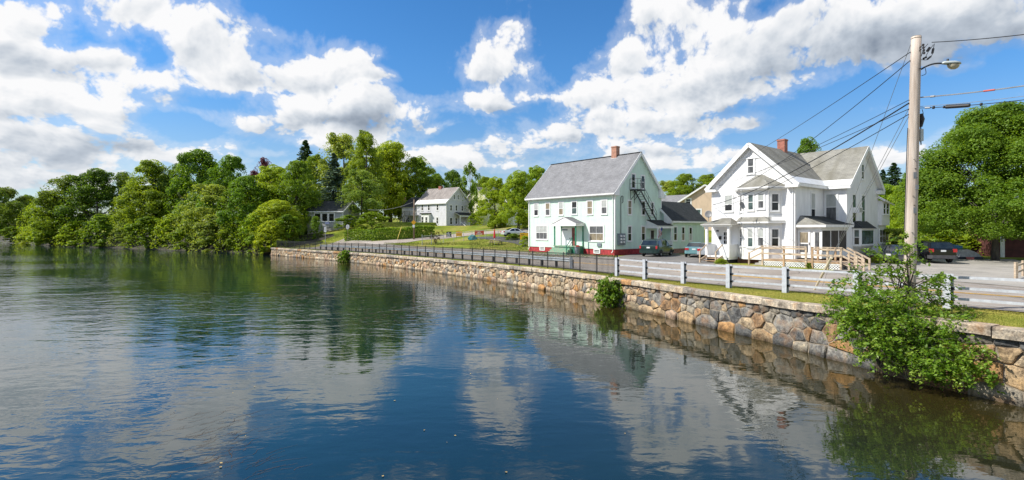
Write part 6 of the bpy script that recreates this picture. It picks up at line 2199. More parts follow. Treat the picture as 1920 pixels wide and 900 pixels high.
TRUNK = {'a': trunk_mesh(1, BARK), 'b': trunk_mesh(2, BARK), 'birch': trunk_mesh(3, BARK_PALE, .10, .9, 10), 'cone': trunk_mesh(4, BARK, .16, .96, 0), 'shrub': trunk_mesh(5, BARK, .10, .6, 8, .0), 'maple': trunk_mesh(6, BARK, .22, .75, 16, .16)}
_tr = random.Random(77)


def tree(name, px, Y, top, hw, crown, trunk, label, cat='tree', group=None, base_drop=0.0, pos=None):
    p = on(px, Y) if pos is None else Vector(pos)
    h = (HOR - top) / F_PX * p.y - p.z
    root = empty(name, p - Vector((0, 0, base_drop)), _tr.uniform(0, 2 * PI))
    r = hw / F_PX * p.y
    k = 1.0 / 4.0 * r
    root.scale = (k, k, h / 10.0)
    tag(root, label, cat, group)
    c = link('crown', CROWN[crown], root)
    t = link('trunk', TRUNK[trunk], root)
    if trunk not in ('shrub',):
        t.scale = (max(.45, h / 10 / k * .8), max(.45, h / 10 / k * .8), 1)
    return root


GB = 'trees along the far river bank'
T = tree
T('river_bank_tree', -25, 196, 342, 36, 'darkA', 'a', 'dark tree at the very left edge of the picture on the far bank', group=GB)
T('river_bank_tree', 16, 205, 350, 32, 'darkB', 'b', 'dark rounded tree far left beyond the last bend of the river', group=GB)
T('river_bank_tree', 30, 188, 376, 30, 'darkB', 'a', 'low dark tree in front of the far left group at the water', group=GB)
T('river_bank_tree', -8, 186, 384, 30, 'greenA', 'b', 'low mid green tree at the left frame edge close to the water', group=GB)
T('river_bank_tree', 52, 212, 366, 24, 'greenA', 'a', 'small distant tree filling the dip left of the big dark bank trees', group=GB)
T('river_bank_tree', 132, 150, 328, 52, 'darkA', 'b', 'dark green tree second from the left on the near far-bank clump', group=GB)
T('river_bank_tree', 182, 146, 315, 56, 'darkB', 'a', 'tallest dark tree of the leftmost clump on the river bank', group=GB)
T('river_bank_tree', 100, 150, 366, 46, 'brightB', 'a', 'yellow green spreading tree leaning low over the water at the left', group=GB)
T('river_bank_tree', 236, 150, 322, 36, 'darkA', 'b', 'narrow dark tree in the gap between two bigger bank trees', group=GB)
T('river_bank_tree', 288, 133, 299, 56, 'greenB', 'a', 'broad mid green bank tree with a domed top left of the tallest pair', group=GB)
T('river_bank_tree', 270, 131, 350, 50, 'greenA', 'b', 'lower mid green tree at the water in front of the domed one', group=GB)
T('river_bank_tree', 335, 136, 306, 40, 'darkA', 'b', 'dark tree wedged behind the domed bank tree', group=GB)
T('river_bank_tree', 374, 124, 281, 52, 'greenA', 'a', 'tall mid green tree, highest on the left half of the bank', group=GB)
T('river_bank_tree', 430, 119, 290, 48, 'greenB', 'b', 'tall tree just right of the highest left bank tree', group=GB)
T('river_bank_tree', 400, 114, 345, 62, 'paleA', 'a', 'pale grey green tree in front of the tall pair on the bank', group=GB)
T('river_bank_tree', 462, 108, 330, 46, 'greenA', 'b', 'mid green tree on the bank below the purple leaved tree', group=GB)
T('river_bank_tree', 512, 112, 308, 52, 'brightA', 'a', 'bright green maple crown right of the purple leaved tree', group=GB)
T('river_bank_tree', 556, 110, 300, 46, 'greenB', 'b', 'bright topped maple below the tall dark spruce', group=GB)
T('river_bank_tree', 518, 103, 374, 46, 'brightB', 'a', 'light green low tree beside the end of the stone wall', group=GB)
T('purple_leaf_tree', 497, 138, 297, 26, 'purple', 'b', 'dark purple leaved tree top showing above the bank trees')
T('spruce_tree', 572, 142, 259, 62, 'spruce', 'cone', 'tall dark spruce with a pointed top rising above the maples')
T('spruce_tree', 626, 118, 284, 54, 'bluespruce', 'cone', 'blue grey spruce standing beside the low porch house')
GM = 'tall trees behind the side street'
T('tall_tree', 592, 138, 292, 38, 'greenA', 'a', 'mid green tree behind the spruce, left of the tallest trees', group=GM)
T('tall_tree', 644, 136, 250, 56, 'paleA', 'b', 'pale feathery tree at the left of the tallest group', group=GM)
T('tall_tree', 686, 126, 247, 38, 'greenA', 'a', 'tallest full green tree in the middle of the picture', group=GM)
T('tall_tree', 732, 138, 264, 54, 'brightB', 'b', 'light green tree at the right of the tallest group', group=GM)
T('tall_tree', 678, 112, 318, 44, 'paleA', 'a', 'drooping pale green tree in front of the tallest group', group=GM)
T('tall_tree', 722, 148, 326, 40, 'darkB', 'b', 'dark lower tree left of the grey house', group=GM)
T('tall_tree', 788, 140, 292, 42, 'greenB', 'a', 'round green tree behind the grey house roof', group=GM)
T('tall_tree', 762, 152, 330, 36, 'darkA', 'b', 'dark tree touching the left wing of the grey house', group=GM)
T('tall_tree', 850, 165, 318, 32, 'darkB', 'a', 'dark tree in the distance right of the grey house chimney', group=GM)
T('tall_tree', 818, 160, 326, 26, 'greenA', 'b', 'distant tree directly behind the grey house chimney', group=GM)
T('tall_tree', 905, 170, 330, 34, 'greenB', 'b', 'distant tree behind the birch', group=GM)
T('birch_tree', 882, 123, 303, 22, 'birch', 'birch', 'tall thin airy birch beside the grey house')
T('birch_tree', 893, 116, 400, 18, 'bushA', 'shrub', 'dark bushy sapling at the foot of the birch', cat='shrub')
GL = 'light green trees left of the green house'
T('yard_tree', 928, 100, 331, 34, 'brightA', 'a', 'yellow green tree left most of the pair beside the green house', group=GL)
T('yard_tree', 972, 92, 319, 36, 'brightB', 'b', 'yellow green tree touching the left end of the green house', group=GL)
T('yard_tree', 1006, 104, 310, 34, 'brightA', 'a', 'yellow green tree behind the left roof corner of the green house', group=GL)
GH_ = 'trees behind the houses'
T('back_tree', 1254, 135, 338, 34, 'paleA', 'a', 'pale tree behind the peak of the green house wing', group=GH_)
T('back_tree', 1282, 128, 325, 36, 'greenB', 'b', 'round green tree behind the tan house peak', group=GH_)
T('back_tree', 1325, 128, 328, 42, 'greenA', 'a', 'green tree behind the tan house touching the white house roof', group=GH_)
T('back_tree', 1216, 150, 352, 30, 'darkB', 'a', 'dark tree low behind the green house eave', group=GH_)
T('back_tree', 1518, 80, 256, 40, 'greenB', 'b', 'leafy treetop showing over the white house roof beside its chimney', group=GH_)
T('back_tree', 1712, 70, 330, 46, 'brightA', 'a', 'yellow green tree between the white house and the utility pole', group=GH_)
T('back_tree', 1660, 84, 345, 36, 'brightB', 'b', 'light green tree right behind the white house gable', group=GH_)
T('spruce_tree', 1676, 120, 303, 50, 'spruce', 'cone', 'small dark spruce top left of the utility pole')
T('spruce_tree', 1655, 130, 316, 36, 'spruce', 'cone', 'small dark spruce top peeping past the white house gable')
T('maple_tree', 1866, 45, 197, 140, 'maple', 'maple', 'big full maple filling the right edge behind the utility pole')
T('back_tree', 1975, 56, 240, 110, 'greenA', 'a', 'second large tree cut by the right edge behind the maple', group=GH_)
T('back_tree', 1760, 66, 330, 60, 'darkA', 'b', 'dark tree in the shade left of the maple trunk', group=GH_)
GS = 'bushes growing at the water along the far bank'
_b = [(-14, 176, 428, 30, 'bushA'), (28, 178, 424, 28, 'bushA'), (52, 172, 432, 16, 'bushB'), (70, 158, 418, 30, 'bushB'), (105, 152, 405, 34, 'bushA'), (150, 142, 412, 36, 'bushB'), (196, 136, 400, 36, 'bushA'), (240, 131, 415, 30, 'bushC'), (282, 124, 405, 38, 'bushA'), (326, 119, 398, 34, 'bushB'),
      (362, 114, 408, 34, 'bushA'), (402, 109, 398, 38, 'bushC'), (444, 106, 404, 34, 'bushA'), (480, 101.5, 396, 34, 'bushB'), (508, 97.5, 410, 30, 'bushB'), (540, 100, 400, 30, 'bushA')]
_bl = ['dark waterside bush cut by the left edge of the picture', 'dark bush at the water beneath the far left trees', 'small light bush where the far left shore meets the nearer trees', 'light bush at the tip of the nearer bank by the open water', 'dark bush under the leftmost dark trees', 'light bush hanging over the water under the tallest dark tree', 'green bush between the dark clump and the domed tree',
       'pale thin bush in the gap of the bank trees', 'dark bush in front of the domed bank tree', 'light bush right of the domed bank tree', 'green bush beneath the highest left bank tree',
       'pale bush under the pale grey green tree', 'green bush right of the pale bank tree', 'light bush below the maples near the wall', 'bright bush overhanging the far end of the stone wall', 'bush beside the lawn of the low porch house']
for (px, Y, tp, hw, cr), lb in zip(_b, _bl):
    T('bank_bush', px, Y, tp, hw, cr, 'shrub', lb, 'bush', GS, .3)
GY = 'shrubs in the yards'
for px, Y, tp, hw, cr, lb in ((572, 112, 405, 16, 'bushA', 'dark bush at the left corner of the low porch house'), (592, 103, 404, 13, 'bushA', 'dark bush in front of the left windows of the low porch house'), (652, 106, 402, 24, 'bushA', 'big dark bush right of the low porch house'), (698, 104, 396, 30, 'bushA', 'dark tall bush behind the hedge'),
                              (738, 100, 424, 14, 'bushB', 'light weedy bush behind the hedge near the outside stairs'),
                              (1680, 46, 425, 34, 'bushC', 'pale flowering bush at the right rear corner of the white house'), (1770, 56, 428, 60, 'bushB', 'leafy shrub behind the black minivan'), (1838, 60, 436, 40, 'bushB', 'bright shrub beside the maple trunk'),
                              (1905, 62, 432, 40, 'bushA', 'dark shrub in the shade behind the maple'), (1640, 40.5, 478, 14, 'bushB', 'low weeds at the white house foundation by the ramp'), (1352, 40.2, 481, 13, 'bushB', 'low green shrub in front of the entry porch'),
                              (1517, 35.6, 489, 5, 'bushA', 'small bush growing in the gap of the lattice skirt'), (985, 76, 440, 12, 'bushB', 'green shrub beside the dark driveway'), (962, 84, 436, 14, 'bushA', 'low shrub right of the side street')):
    T('yard_bush', px, Y, tp, hw, cr, 'shrub', lb, 'bush', GY, .15)


def leaf_cloud(name, parent, clumps, seed, mat, leaf, density=1.0, twig=None, roots=None):
    """leaves of a shrub spread through clumps (centre, radii), with twigs from the roots to each clump"""
    rng = np.random.default_rng(seed)
    Pl, Nl, Sl, Lv = [], [], [], []
    o = np.array(parent.location)
    tw = MB()
    for (c, rr) in clumps:
        c = np.array(c) - o
        vol = rr[0] * rr[1] * rr[2]
        m = int(density * (vol ** .62) * 900)
        ns = max(5, m // 26)
        # sprays: short twigs carrying leaves on both sides
        d = rng.normal(size=(ns, 3)); d /= np.linalg.norm(d, axis=1)[:, None]
        s = c + d * np.array(rr) * (rng.random((ns, 1)) ** .4) * .95
        dirs = d * np.array([1, 1, .5]) + rng.normal(size=(ns, 3)) * .5 + np.array([.15, -.1, -.10])
        dirs /= np.linalg.norm(dirs, axis=1)[:, None]
        L_ = rng.uniform(.22, .55, ns)
        k = 26
        t = rng.random((ns, k))
        q = s[:, None, :] + dirs[:, None, :] * (t * L_[:, None])[:, :, None] + rng.normal(size=(ns, k, 3)) * .045
        q[:, :, 2] -= (t ** 2) * L_[:, None] * .35
        Pl.append(q.reshape(-1, 3)); M = ns * k
        Nl.append(rng.normal(size=(M, 3)) * .55 + np.array([0, -.15, .85])); Sl.append(leaf * rng.uniform(.45, 1.35, M))
        Lv.append(np.clip(np.repeat(rng.normal(.46, .20, ns), k) + rng.normal(0, .22, M), 0, 1))
        if roots is not None:
            for b in range(3):
                r0 = np.array(roots[rng.integers(len(roots))]) - o
                e = s[rng.integers(ns)]
                mid = (r0 + e) / 2 + np.array([rng.normal() * .12, rng.normal() * .12, .18])
                tw.tube([tuple(r0), tuple(mid), tuple(e)], [.022, .014, .005], 5)
        for j in range(0, ns, 2):
            tw.tube([tuple(s[j]), tuple(s[j] + dirs[j] * L_[j])], [.007, .003], 4, caps=False)
    P = np.concatenate(Pl); V, F = leaf_quads(P, np.concatenate(Nl), np.concatenate(Sl), rng, .55)
    link('leaves', np_mesh('leaves', V, F, 4, mat, False, {'lv': np.repeat(np.concatenate(Lv), 4)}), parent)
    tw.build('branches', BARK, parent)


def near_shrubs():
    def cl(lst):
        return [(tuple(at(px, py, Y)), (rx / F_PX * Y, .55 if Y < 16.2 else .4, ry / F_PX * Y)) for px, py, rx, ry, Y in lst]
    root = empty('riverside_shrub', at(1700, 690, 15.4))
    tag(root, 'large leafy shrub growing out of the stone wall at the right over the water', 'shrub')
    lst = [(1640, 575, 60, 42, 15.6), (1600, 560, 42, 34, 16.0), (1578, 590, 30, 26, 16.2), (1690, 612, 66, 44, 15.2), (1742, 650, 66, 40, 14.7), (1660, 652, 56, 40, 15.2), (1625, 622, 46, 36, 15.7),
           (1790, 688, 56, 24, 14.2), (1832, 692, 26, 14, 13.9), (1712, 690, 44, 20, 14.7), (1755, 612, 50, 26, 14.9), (1800, 655, 36, 22, 14.3), (1680, 570, 50, 34, 15.8), (1610, 600, 40, 34, 15.9)]
    leaf_cloud('leaves', root, cl(lst), 21, LEAF['shrub'], .052, 4.0, roots=[tuple(at(1650, 690, 15.6)), tuple(at(1700, 712, 14.9)), tuple(at(1680, 700, 15.2))])
    b = at(1700, 596, 16.2)
    root = empty('birch_sapling', b)
    tag(root, 'thin upright sapling with airy leaves rising in front of the utility pole', 'sapling')
    lst = [(1640, 515, 26, 22, 16.6), (1606, 525, 22, 24, 16.8), (1688, 505, 26, 24, 16.2), (1700, 455, 15, 18, 16.3), (1740, 530, 34, 16, 16.0), (1772, 560, 26, 16, 15.8), (1656, 478, 14, 16, 16.6), (1722, 572, 30, 20, 15.9), (1762, 522, 26, 8, 16.0),
           (1700, 478, 16, 16, 16.3), (1640, 545, 30, 20, 16.5), (1790, 585, 16, 12, 15.7)]
    leaf_cloud('leaves', root, cl(lst), 22, LEAF['shrub'], .058, 2.0, roots=[tuple(b), tuple(at(1704, 540, 16.3)), tuple(at(1680, 560, 16.4))])
    m = MB(); m.tube([(0, 0, -.5), tuple(at(1702, 540, 16.3) - b), tuple(at(1700, 452, 16.3) - b)], [.03, .022, .006], 6); m.build('stem', BARK, root)
    for px, py, Y, hw, lab, sd in ((1154, 548, 30.2, 31, 'rounded green bush growing from the foot of the stone wall below the fence end', 23), (651, 480, 77.5, 13, 'small green bush growing from the far part of the stone wall', 24)):
        s_ = find_s(wallP, px, Y - 6, Y + 6); q_ = wallP(s_) - wallN(s_) * .25
        p = Vector((q_[0], q_[1], WATER_Z + .05)); Y = p.y
        root = empty('wall_bush', p); tag(root, lab, 'bush', 'bushes growing from the wall')
        w = hw / F_PX * Y
        lst = [((p.x + dx * w, p.y - .25 + .1 * i, p.z + dz * w), (w * .62, w * .5, w * .6)) for i, (dx, dz) in enumerate(((-.35, .55), (.4, .5), (0, 1.0), (0, .3), (-.1, 1.25), (.45, .95), (-.5, .9)))]
        leaf_cloud('leaves', root, lst, sd, LEAF['shrub'], .085 if sd == 23 else .11, 2.2, roots=[tuple(p)])


near_shrubs()


def hedge():
    pts = [hit(646, 453), hit(700, 451.3), hit(760, 448.5), hit(815, 443.5)]
    c = (pts[0] + pts[-1]) / 2
    root = empty('clipped_hedge', c); tag(root, 'long low clipped green hedge along the side street', 'hedge')
    rng = np.random.default_rng(31)
    P, Nn, lv, S = [], [], [], []
    for a, b in zip(pts[:-1], pts[1:]):
        L_ = (b - a).length
        u = (b - a).normalized(); n = Vector((-u.y, u.x, 0))
        if n.y < 0: n = -n
        m = int(L_ * 620)
        t = rng.random(m); w = rng.uniform(0, 1.7, m); h = rng.uniform(0, 1.9, m)
        side = rng.random(m)
        w = np.where(side < .45, rng.normal(0, .08, m), w); h = np.where(side < .45, h, 1.9 + rng.normal(0, .10, m) + .16 * np.sin(t * L_ * .7))
        q = np.array(a)[None] + np.array(u)[None] * (t * L_)[:, None] + np.array(n)[None] * w[:, None]
        q[:, 2] += h
        P.append(q); nn = np.where((side < .45)[:, None], -np.array(n)[None], np.array([[0, 0, 1.0]]))
        Nn.append(nn + rng.normal(size=(m, 3)) * .6); lv.append(np.clip(rng.normal(.5, .2, m), 0, 1)); S.append(.13 * rng.uniform(.6, 1.3, m))
    P = np.concatenate(P) - np.array(c)
    V, F = leaf_quads(P, np.concatenate(Nn), np.concatenate(S), rng)
    link('leaves', np_mesh('leaves', V, F, 4, LEAF['hedge'], False, {'lv': np.repeat(np.concatenate(lv), 4)}), root)
    m = MB()
    for a, b in zip(pts[:-1], pts[1:]):
        u = (b - a).normalized(); n = Vector((-u.y, u.x, 0)); n = -n if n.y < 0 else n
        k = int((b - a).length / .8)
        for i in range(k):
            q = a + (b - a) * ((i + .5) / k) + n * .8 - c
            m.tube([q, q + Vector((0, 0, 1.5))], [.04, .02], 5)
    m.build('stems', BARK, root)


hedge()


def lawn_tufts():
    """rougher tufts on the lawns across the road, one sheet of countless blades"""
    rng = np.random.default_rng(41)
    V, A = [], []
    zones = [((880, 448), (990, 470), 7000), ((720, 455), (900, 460), 4000), ((990, 470), (1150, 483), 5000), ((590, 440), (700, 454), 2500), ((1150, 484), (1160, 486), 200), ((1240, 477), (1290, 480), 600)]
    for (x0, y0), (x1, y1), n in zones:
        G4 = [[hit(x0 + (x1 - x0) * i / 6, y0 + (y1 - y0) * j / 6) for i in range(7)] for j in range(7)]
        for _ in range(n):
            u, v = rng.random() * 6, rng.random() * 6
            i, j = min(5, int(u)), min(5, int(v)); fu, fv = u - i, v - j
            q = (G4[j][i] * (1 - fu) + G4[j][i + 1] * fu) * (1 - fv) + (G4[j + 1][i] * (1 - fu) + G4[j + 1][i + 1] * fu) * fv
            a = rng.uniform(0, 2 * PI); h = rng.uniform(.05, .16); w = .03
            V += [(q.x - math.cos(a) * w, q.y - math.sin(a) * w, q.z - .02), (q.x + math.cos(a) * w, q.y + math.sin(a) * w, q.z - .02), (q.x + rng.normal() * .05, q.y + rng.normal() * .05, q.z + h)]
            c = np.array([.12, .16, .025]) * rng.uniform(.7, 1.3) if rng.random() < .75 else np.array([.30, .26, .08])
            A += [[*c, 1]] * 3
    o = link('lawn_grass', np_mesh('lawn_grass', V, np.arange(len(V)), 3, GRASS_BLADE, False, {'tone': np.array(A)}))
    o['kind'] = 'stuff'


lawn_tufts()
# ------------------------------------------------------------------ vehicles
def paint(name, col, metal=.35, rough=.28):
    if name in _mats: return _mats[name]
    mt, nt, p, N, L = nm(name)
    tc = N('ShaderNodeTexCoord'); n = N('ShaderNodeTexNoise'); L(tc.outputs['Object'], n.inputs['Vector']); n.inputs['Scale'].default_value = 2.2; n.inputs['Detail'].default_value = 6
    r = N('ShaderNodeValToRGB'); L(n.outputs[0], r.inputs[0]); r.color_ramp.elements[0].color = (*[c * .82 for c in col], 1); r.color_ramp.elements[1].color = (*[min(1, c * 1.08) for c in col], 1)
    L(r.outputs[0], p.inputs['Base Color'])
    rr = N('ShaderNodeMapRange'); L(n.outputs[0], rr.inputs[0]); rr.inputs[3].default_value = rough * .7; rr.inputs[4].default_value = rough * 1.5; L(rr.outputs[0], p.inputs['Roughness'])
    p.inputs['Metallic'].default_value = metal
    p.inputs['Coat Weight'].default_value = .7; p.inputs['Coat Roughness'].default_value = .06
    _mats[name] = mt
    return mt


TYRE = simple('tyre_rubber', (.022, .022, .023), .85, .3, 8)
RIM = simple('wheel_rim', (.42, .43, .45), .35, .15, 5, metal=.7)
CARGLASS = simple('car_glass', (.018, .024, .026), .05, .3, 2, spec=.9)
LAMPRED = simple('tail_lamp_red', (.50, .015, .025), .2, .15, 6, spec=.8)
LAMPWHT = simple('lamp_clear', (.70, .70, .70), .15, .1, 6, spec=.8)
PLATE = simple('licence_plate', (.70, .72, .72), .5, .08)
PLASTIC = simple('grey_bumper_plastic', (.07, .07, .075), .6, .2, 4)
CHROME = simple('chrome_trim', (.6, .6, .62), .15, .05, metal=.9)


def interp_st(st, x):
    xs = [s[0] for s in st]
    return [float(np.interp(x, xs, [s[i] for s in st])) for i in range(6)]


def car(name, label, pos, fwd, st, col, wheels, wr=.33, bumper=None, glass_side=(), rear_glass=None, front_glass=None, cat='car', group=None, tail=None, head=None, plate_z=.9):
    """lofted body; st: (x, z bottom, z belt, z top, half width, half roof width), x=0 at the tail, growing forward"""
    Lc = st[-1][0]
    fwd = Vector((fwd[0], fwd[1], 0)).normalized()
    root = empty(name, pos, math.atan2(fwd.y, fwd.x))
    tag(root, label, cat, group)
    x0 = -Lc / 2

    def ring(s):
        x, zb, ze, zt, w, wrf = s
        lo = zb + (ze - zb) * .25
        half = [(w * .80, zb), (w * .97, zb + .05), (w, lo), (w * 1.0, zb + (ze - zb) * .62), (w * .965, ze), (w * .965 + (wrf - w * .965) * .5, ze + (zt - ze) * .52), (wrf, zt - .03 * min(1, (zt - ze) * 4)), (wrf * .6, zt + .012)]
        pts = [(x0 + x, -a, b) for a, b in half] + [(x0 + x, a, b) for a, b in reversed(half)]
        return pts
    m = MB()
    rings = [ring(s) for s in st]
    n = len(rings[0])
    for r in rings: m.v += r
    for i in range(len(rings) - 1):
        for k in range(n):
            k2 = (k + 1) % n
            m.f.append((i * n + k, i * n + k2, (i + 1) * n + k2, (i + 1) * n + k)); m.m.append(0)
    m.f.append(tuple(range(n))); m.m.append(0)
    e = (len(rings) - 1) * n
    m.f.append(tuple(e + k for k in reversed(range(n)))); m.m.append(0)
    body = m.build('body', paint(name + '_paint' + str(col), col), root)
    for p in body.data.polygons: p.use_smooth = len(p.vertices) == 4
    try:
        body.data.set_sharp_from_angle(angle=rad(38))
    except Exception:
        pass

    def side_pt(x, f, sg, out=.012):
        _, zb, ze, zt, w, wrf = interp_st(st, x)
        wb = w * .965
        return Vector((x0 + x, sg * (wb + (wrf - wb) * f * .93 + out), ze + (zt - ze) * (f * .93 + .03)))
    for sg in (-1, 1):
        for (xa, xb, xa2, xb2) in glass_side:
            g_ = MB()
            a, b, c, d = side_pt(xa, .02, sg), side_pt(xb, .02, sg), side_pt(xb2, .88, sg), side_pt(xa2, .88, sg)
            g_.prism([a, b, c, d], (0, -sg * .02, 0)); g_.build('side_window', CARGLASS, root)
    for key, gl in (('rear_window', rear_glass), ('windscreen', front_glass)):
        if not gl: continue
        (xa, za, wa), (xb, zb, wb) = gl
        g_ = MB(); g_.prism([(x0 + xa, -wa, za), (x0 + xa, wa, za), (x0 + xb, wb, zb), (x0 + xb, -wb, zb)], (.02 if key == 'rear_window' else -.02, 0, 0)); g_.build(key, CARGLASS, root)
    W = max(s[4] for s in st)
    for wx in wheels:
        for sg in (-1, 1):
            wm = MB(); hw = .105
            prof = [(wr * .62, -hw), (wr * .93, -hw), (wr, -hw * .6), (wr, hw * .6), (wr * .93, hw), (wr * .62, hw)]
            wm.lathe(prof, n=18)
            Mt = Matrix.Rotation(rad(90), 4, 'X')
            wm.v = [tuple(Mt @ Vector(v)) for v in wm.v]
            wo = wm.build('wheel', TYRE, root, True, (x0 + wx, sg * (W - .10), wr))
            rm = MB(); rm.lathe([(.001, .07), (wr * .2, .085), (wr * .3, .04), (wr * .58, .055), (wr * .64, .095), (wr * .64, -.08), (.001, -.08)], n=16)
            rm.v = [tuple(Matrix.Rotation(rad(-90 * sg), 4, 'X') @ Vector(v)) for v in rm.v]
            rm.build('rim', RIM, wo, True)
            am = MB(); am.lathe([(wr * 1.0, .0), (wr * 1.16, .0), (wr * 1.18, .03), (wr * 1.0, .03)], n=20)
            am.v = [(v[0], 0 - sg * 0 + v[2] * sg, v[1]) for v in am.v]
            am.v = [v for v in am.v]
            arch = MB()
            pts = []
            for k in range(11):
                a = PI * k / 10
                pts.append((x0 + wx + math.cos(a) * wr * 1.18, sg * (W + .004), max(wr * .75, wr + math.sin(a) * wr * 1.18)))
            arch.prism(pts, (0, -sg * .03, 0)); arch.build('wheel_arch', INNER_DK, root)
            wo.location.y = sg * (W - .085)
    s0 = st[1]
    bm_ = bumper or PLASTIC
    b = MB(); zb = s0[1]
    b.prism([(x0 - .07, -W * .80, zb), (x0 - .02, -W * .97, zb), (x0 + .30, -W * 1.01, zb), (x0 + .30, W * 1.01, zb), (x0 - .02, W * .97, zb), (x0 - .07, W * .80, zb)], (0, 0, .27)); b.build('bumper', bm_, root)
    e = st[-2]
    b = MB(); zb = e[1]
    b.prism([(-x0 + .05, -W * .78, zb), (-x0 - .02, -W * .93, zb), (-x0 - .30, -W * 1.0, zb), (-x0 - .30, W * 1.0, zb), (-x0 - .02, W * .93, zb), (-x0 + .05, W * .78, zb)], (0, 0, .25)); b.build('bumper', bm_, root)
    tz0, tz1, tw = tail
    for sg in (-1, 1):
        t = MB(); yo = sg * W * .955
        t.box(x0 - .035, x0 + .16, min(yo, yo - sg * tw), max(yo, yo - sg * tw) , tz0, tz1)
        t.build('tail_light', LAMPRED, root)
        t = MB(); yo = sg * W * .88
        t.box(-x0 - .22, -x0 - .015, min(yo, yo - sg * .32), max(yo, yo - sg * .32), e[1] + .30, e[1] + .44); t.build('headlight', LAMPWHT, root)
        t = MB(); xm = glass_side[-1][1] - .1
        _, _, ze, _, w, _ = interp_st(st, xm)
        t.cbox((x0 + xm, sg * (w + .10), ze + .06), (.12, .2, .14)); t.build('wing_mirror', bm_, root)
        for xh in [gs[0] + .12 for gs in glass_side[1:]]:
            t = MB(); _, _, ze, _, w, _ = interp_st(st, xh); t.cbox((x0 + xh, sg * (w + .0), ze - .10), (.16, .04, .035)); t.build('door_handle', bm_, root)
    t = MB(); t.box(x0 - .03, x0 + .02, -.17, .17, plate_z - .07, plate_z + .07); t.build('licence_plate', PLATE, root)
    # door shut lines
    for xh in [gs[1] for gs in glass_side]:
        for sg in (-1, 1):
            t = MB(); _, zb_, ze, _, w, _ = interp_st(st, xh)
            t.box(x0 + xh, x0 + xh + .012, min(sg * w, sg * (w + .003)), max(sg * w, sg * (w + .003)), zb_ + .14, ze - .03); t.build('door_seam', INNER_DK, root)
    return root


VAN = [(0, .48, 1.00, 1.04, .84, .82), (.05, .36, 1.03, 1.10, .93, .90), (.14, .32, 1.05, 1.24, .95, .87), (.42, .30, 1.05, 1.66, .96, .76), (.75, .28, 1.05, 1.74, .965, .74), (1.6, .26, 1.04, 1.77, .965, .75), (2.6, .26, 1.02, 1.75, .965, .74),
       (3.05, .26, 1.0, 1.66, .96, .72), (3.85, .27, .98, 1.04, .95, .80), (4.35, .30, .82, .88, .91, .80), (4.66, .36, .66, .70, .84, .70), (4.76, .42, .60, .62, .70, .60)]
VANG = [(.42, 1.32, .56, 1.30), (1.42, 2.42, 1.42, 2.38), (2.52, 3.55, 2.50, 3.0)]
VANR = ((.055, 1.16, .82), (.365, 1.64, .68))
VANF = ((3.80, 1.06, .80), (3.07, 1.63, .68))
SED = [(0, .50, .92, .95, .74, .70), (.06, .38, .95, .98, .83, .76), (.35, .32, .95, .99, .86, .76), (.75, .28, .94, 1.02, .87, .72), (1.45, .24, .93, 1.38, .875, .60), (2.1, .22, .92, 1.43, .875, .60), (2.6, .22, .91, 1.36, .875, .59), (3.35, .24, .90, .96, .87, .70),
       (4.1, .28, .76, .80, .84, .70), (4.5, .34, .64, .67, .76, .62), (4.6, .42, .58, .60, .62, .5)]
SEDG = [(.98, 1.92, 1.42, 1.92), (2.02, 3.0, 2.02, 2.55)]
SEDR = ((.74, 1.055, .70), (1.40, 1.392, .58))
SEDF = ((3.32, .98, .70), (2.62, 1.34, .57))


def place_car(px, Y, fwd, L_, rear=True):
    """centre from where the middle of the tail (or nose) stands"""
    f = Vector((fwd[0], fwd[1], 0)).normalized()
    p = on(px, Y)
    c = p + f * (L_ / 2 if rear else -L_ / 2)
    return Vector((c.x, c.y, g(c.x, c.y) + .05))


GC = 'cars parked by the houses'
car('green_minivan', 'dark green minivan seen from its tail, parked beside the green house', place_car(1215.5, 50.6, (.609, .793), 4.76), (.609, .793), VAN, (.008, .030, .027), (.95, 3.75), .33, paint('green_bumper', (.012, .035, .032)), VANG, VANR, VANF, 'minivan', GC, (.80, 1.10, .15), None, .92)
car('teal_sedan', 'pale teal sedan parked tail first between the two houses', place_car(1301, 49.0, (.42, .90), 4.6), (.42, .90), SED, (.20, .40, .42), (.85, 3.55), .31, paint('teal_bumper', (.20, .40, .42)), SEDG, SEDR, SEDF, 'sedan', GC, (.72, .92, .36), None, .80)
car('silver_sedan', 'silver sedan half hidden behind the white house entry porch', place_car(1325, 47.0, (.45, .89), 4.6), (.45, .89), SED, (.45, .48, .52), (.85, 3.55), .31, paint('silver_bumper', (.45, .48, .52)), SEDG, SEDR, SEDF, 'sedan', GC, (.72, .92, .30), None, .80)
car('black_minivan', 'black minivan with grey bumper parked tail first beside the big maple', place_car(1769, 40.4, (.233, .972), 4.76), (.233, .972), VAN, (.008, .008, .010), (.95, 3.75), .34, PLASTIC, VANG, VANR, VANF, 'minivan', GC, (.88, 1.14, .26), None, .98)
car('black_sedan', 'black sedan facing the road, half hidden by leaves beside the white house', place_car(1684, 39.4, (-.55, -.83), 4.6, False), (-.55, -.83), SED, (.010, .010, .012), (.85, 3.55), .32, PLASTIC, SEDG, SEDR, SEDF, 'sedan', GC, (.72, .92, .3), None, .8)
_w = hit(966, 444)
car('white_sedan', 'white car half hidden under trees at the top of the side street', Vector((_w.x, _w.y, _w.z + .05)), (.93, .35), SED, (.72, .74, .76), (.85, 3.55), .33, paint('white_bumper', (.7, .72, .74)), SEDG, SEDR, SEDF, 'car', GC, (.72, .92, .3), None, .8)

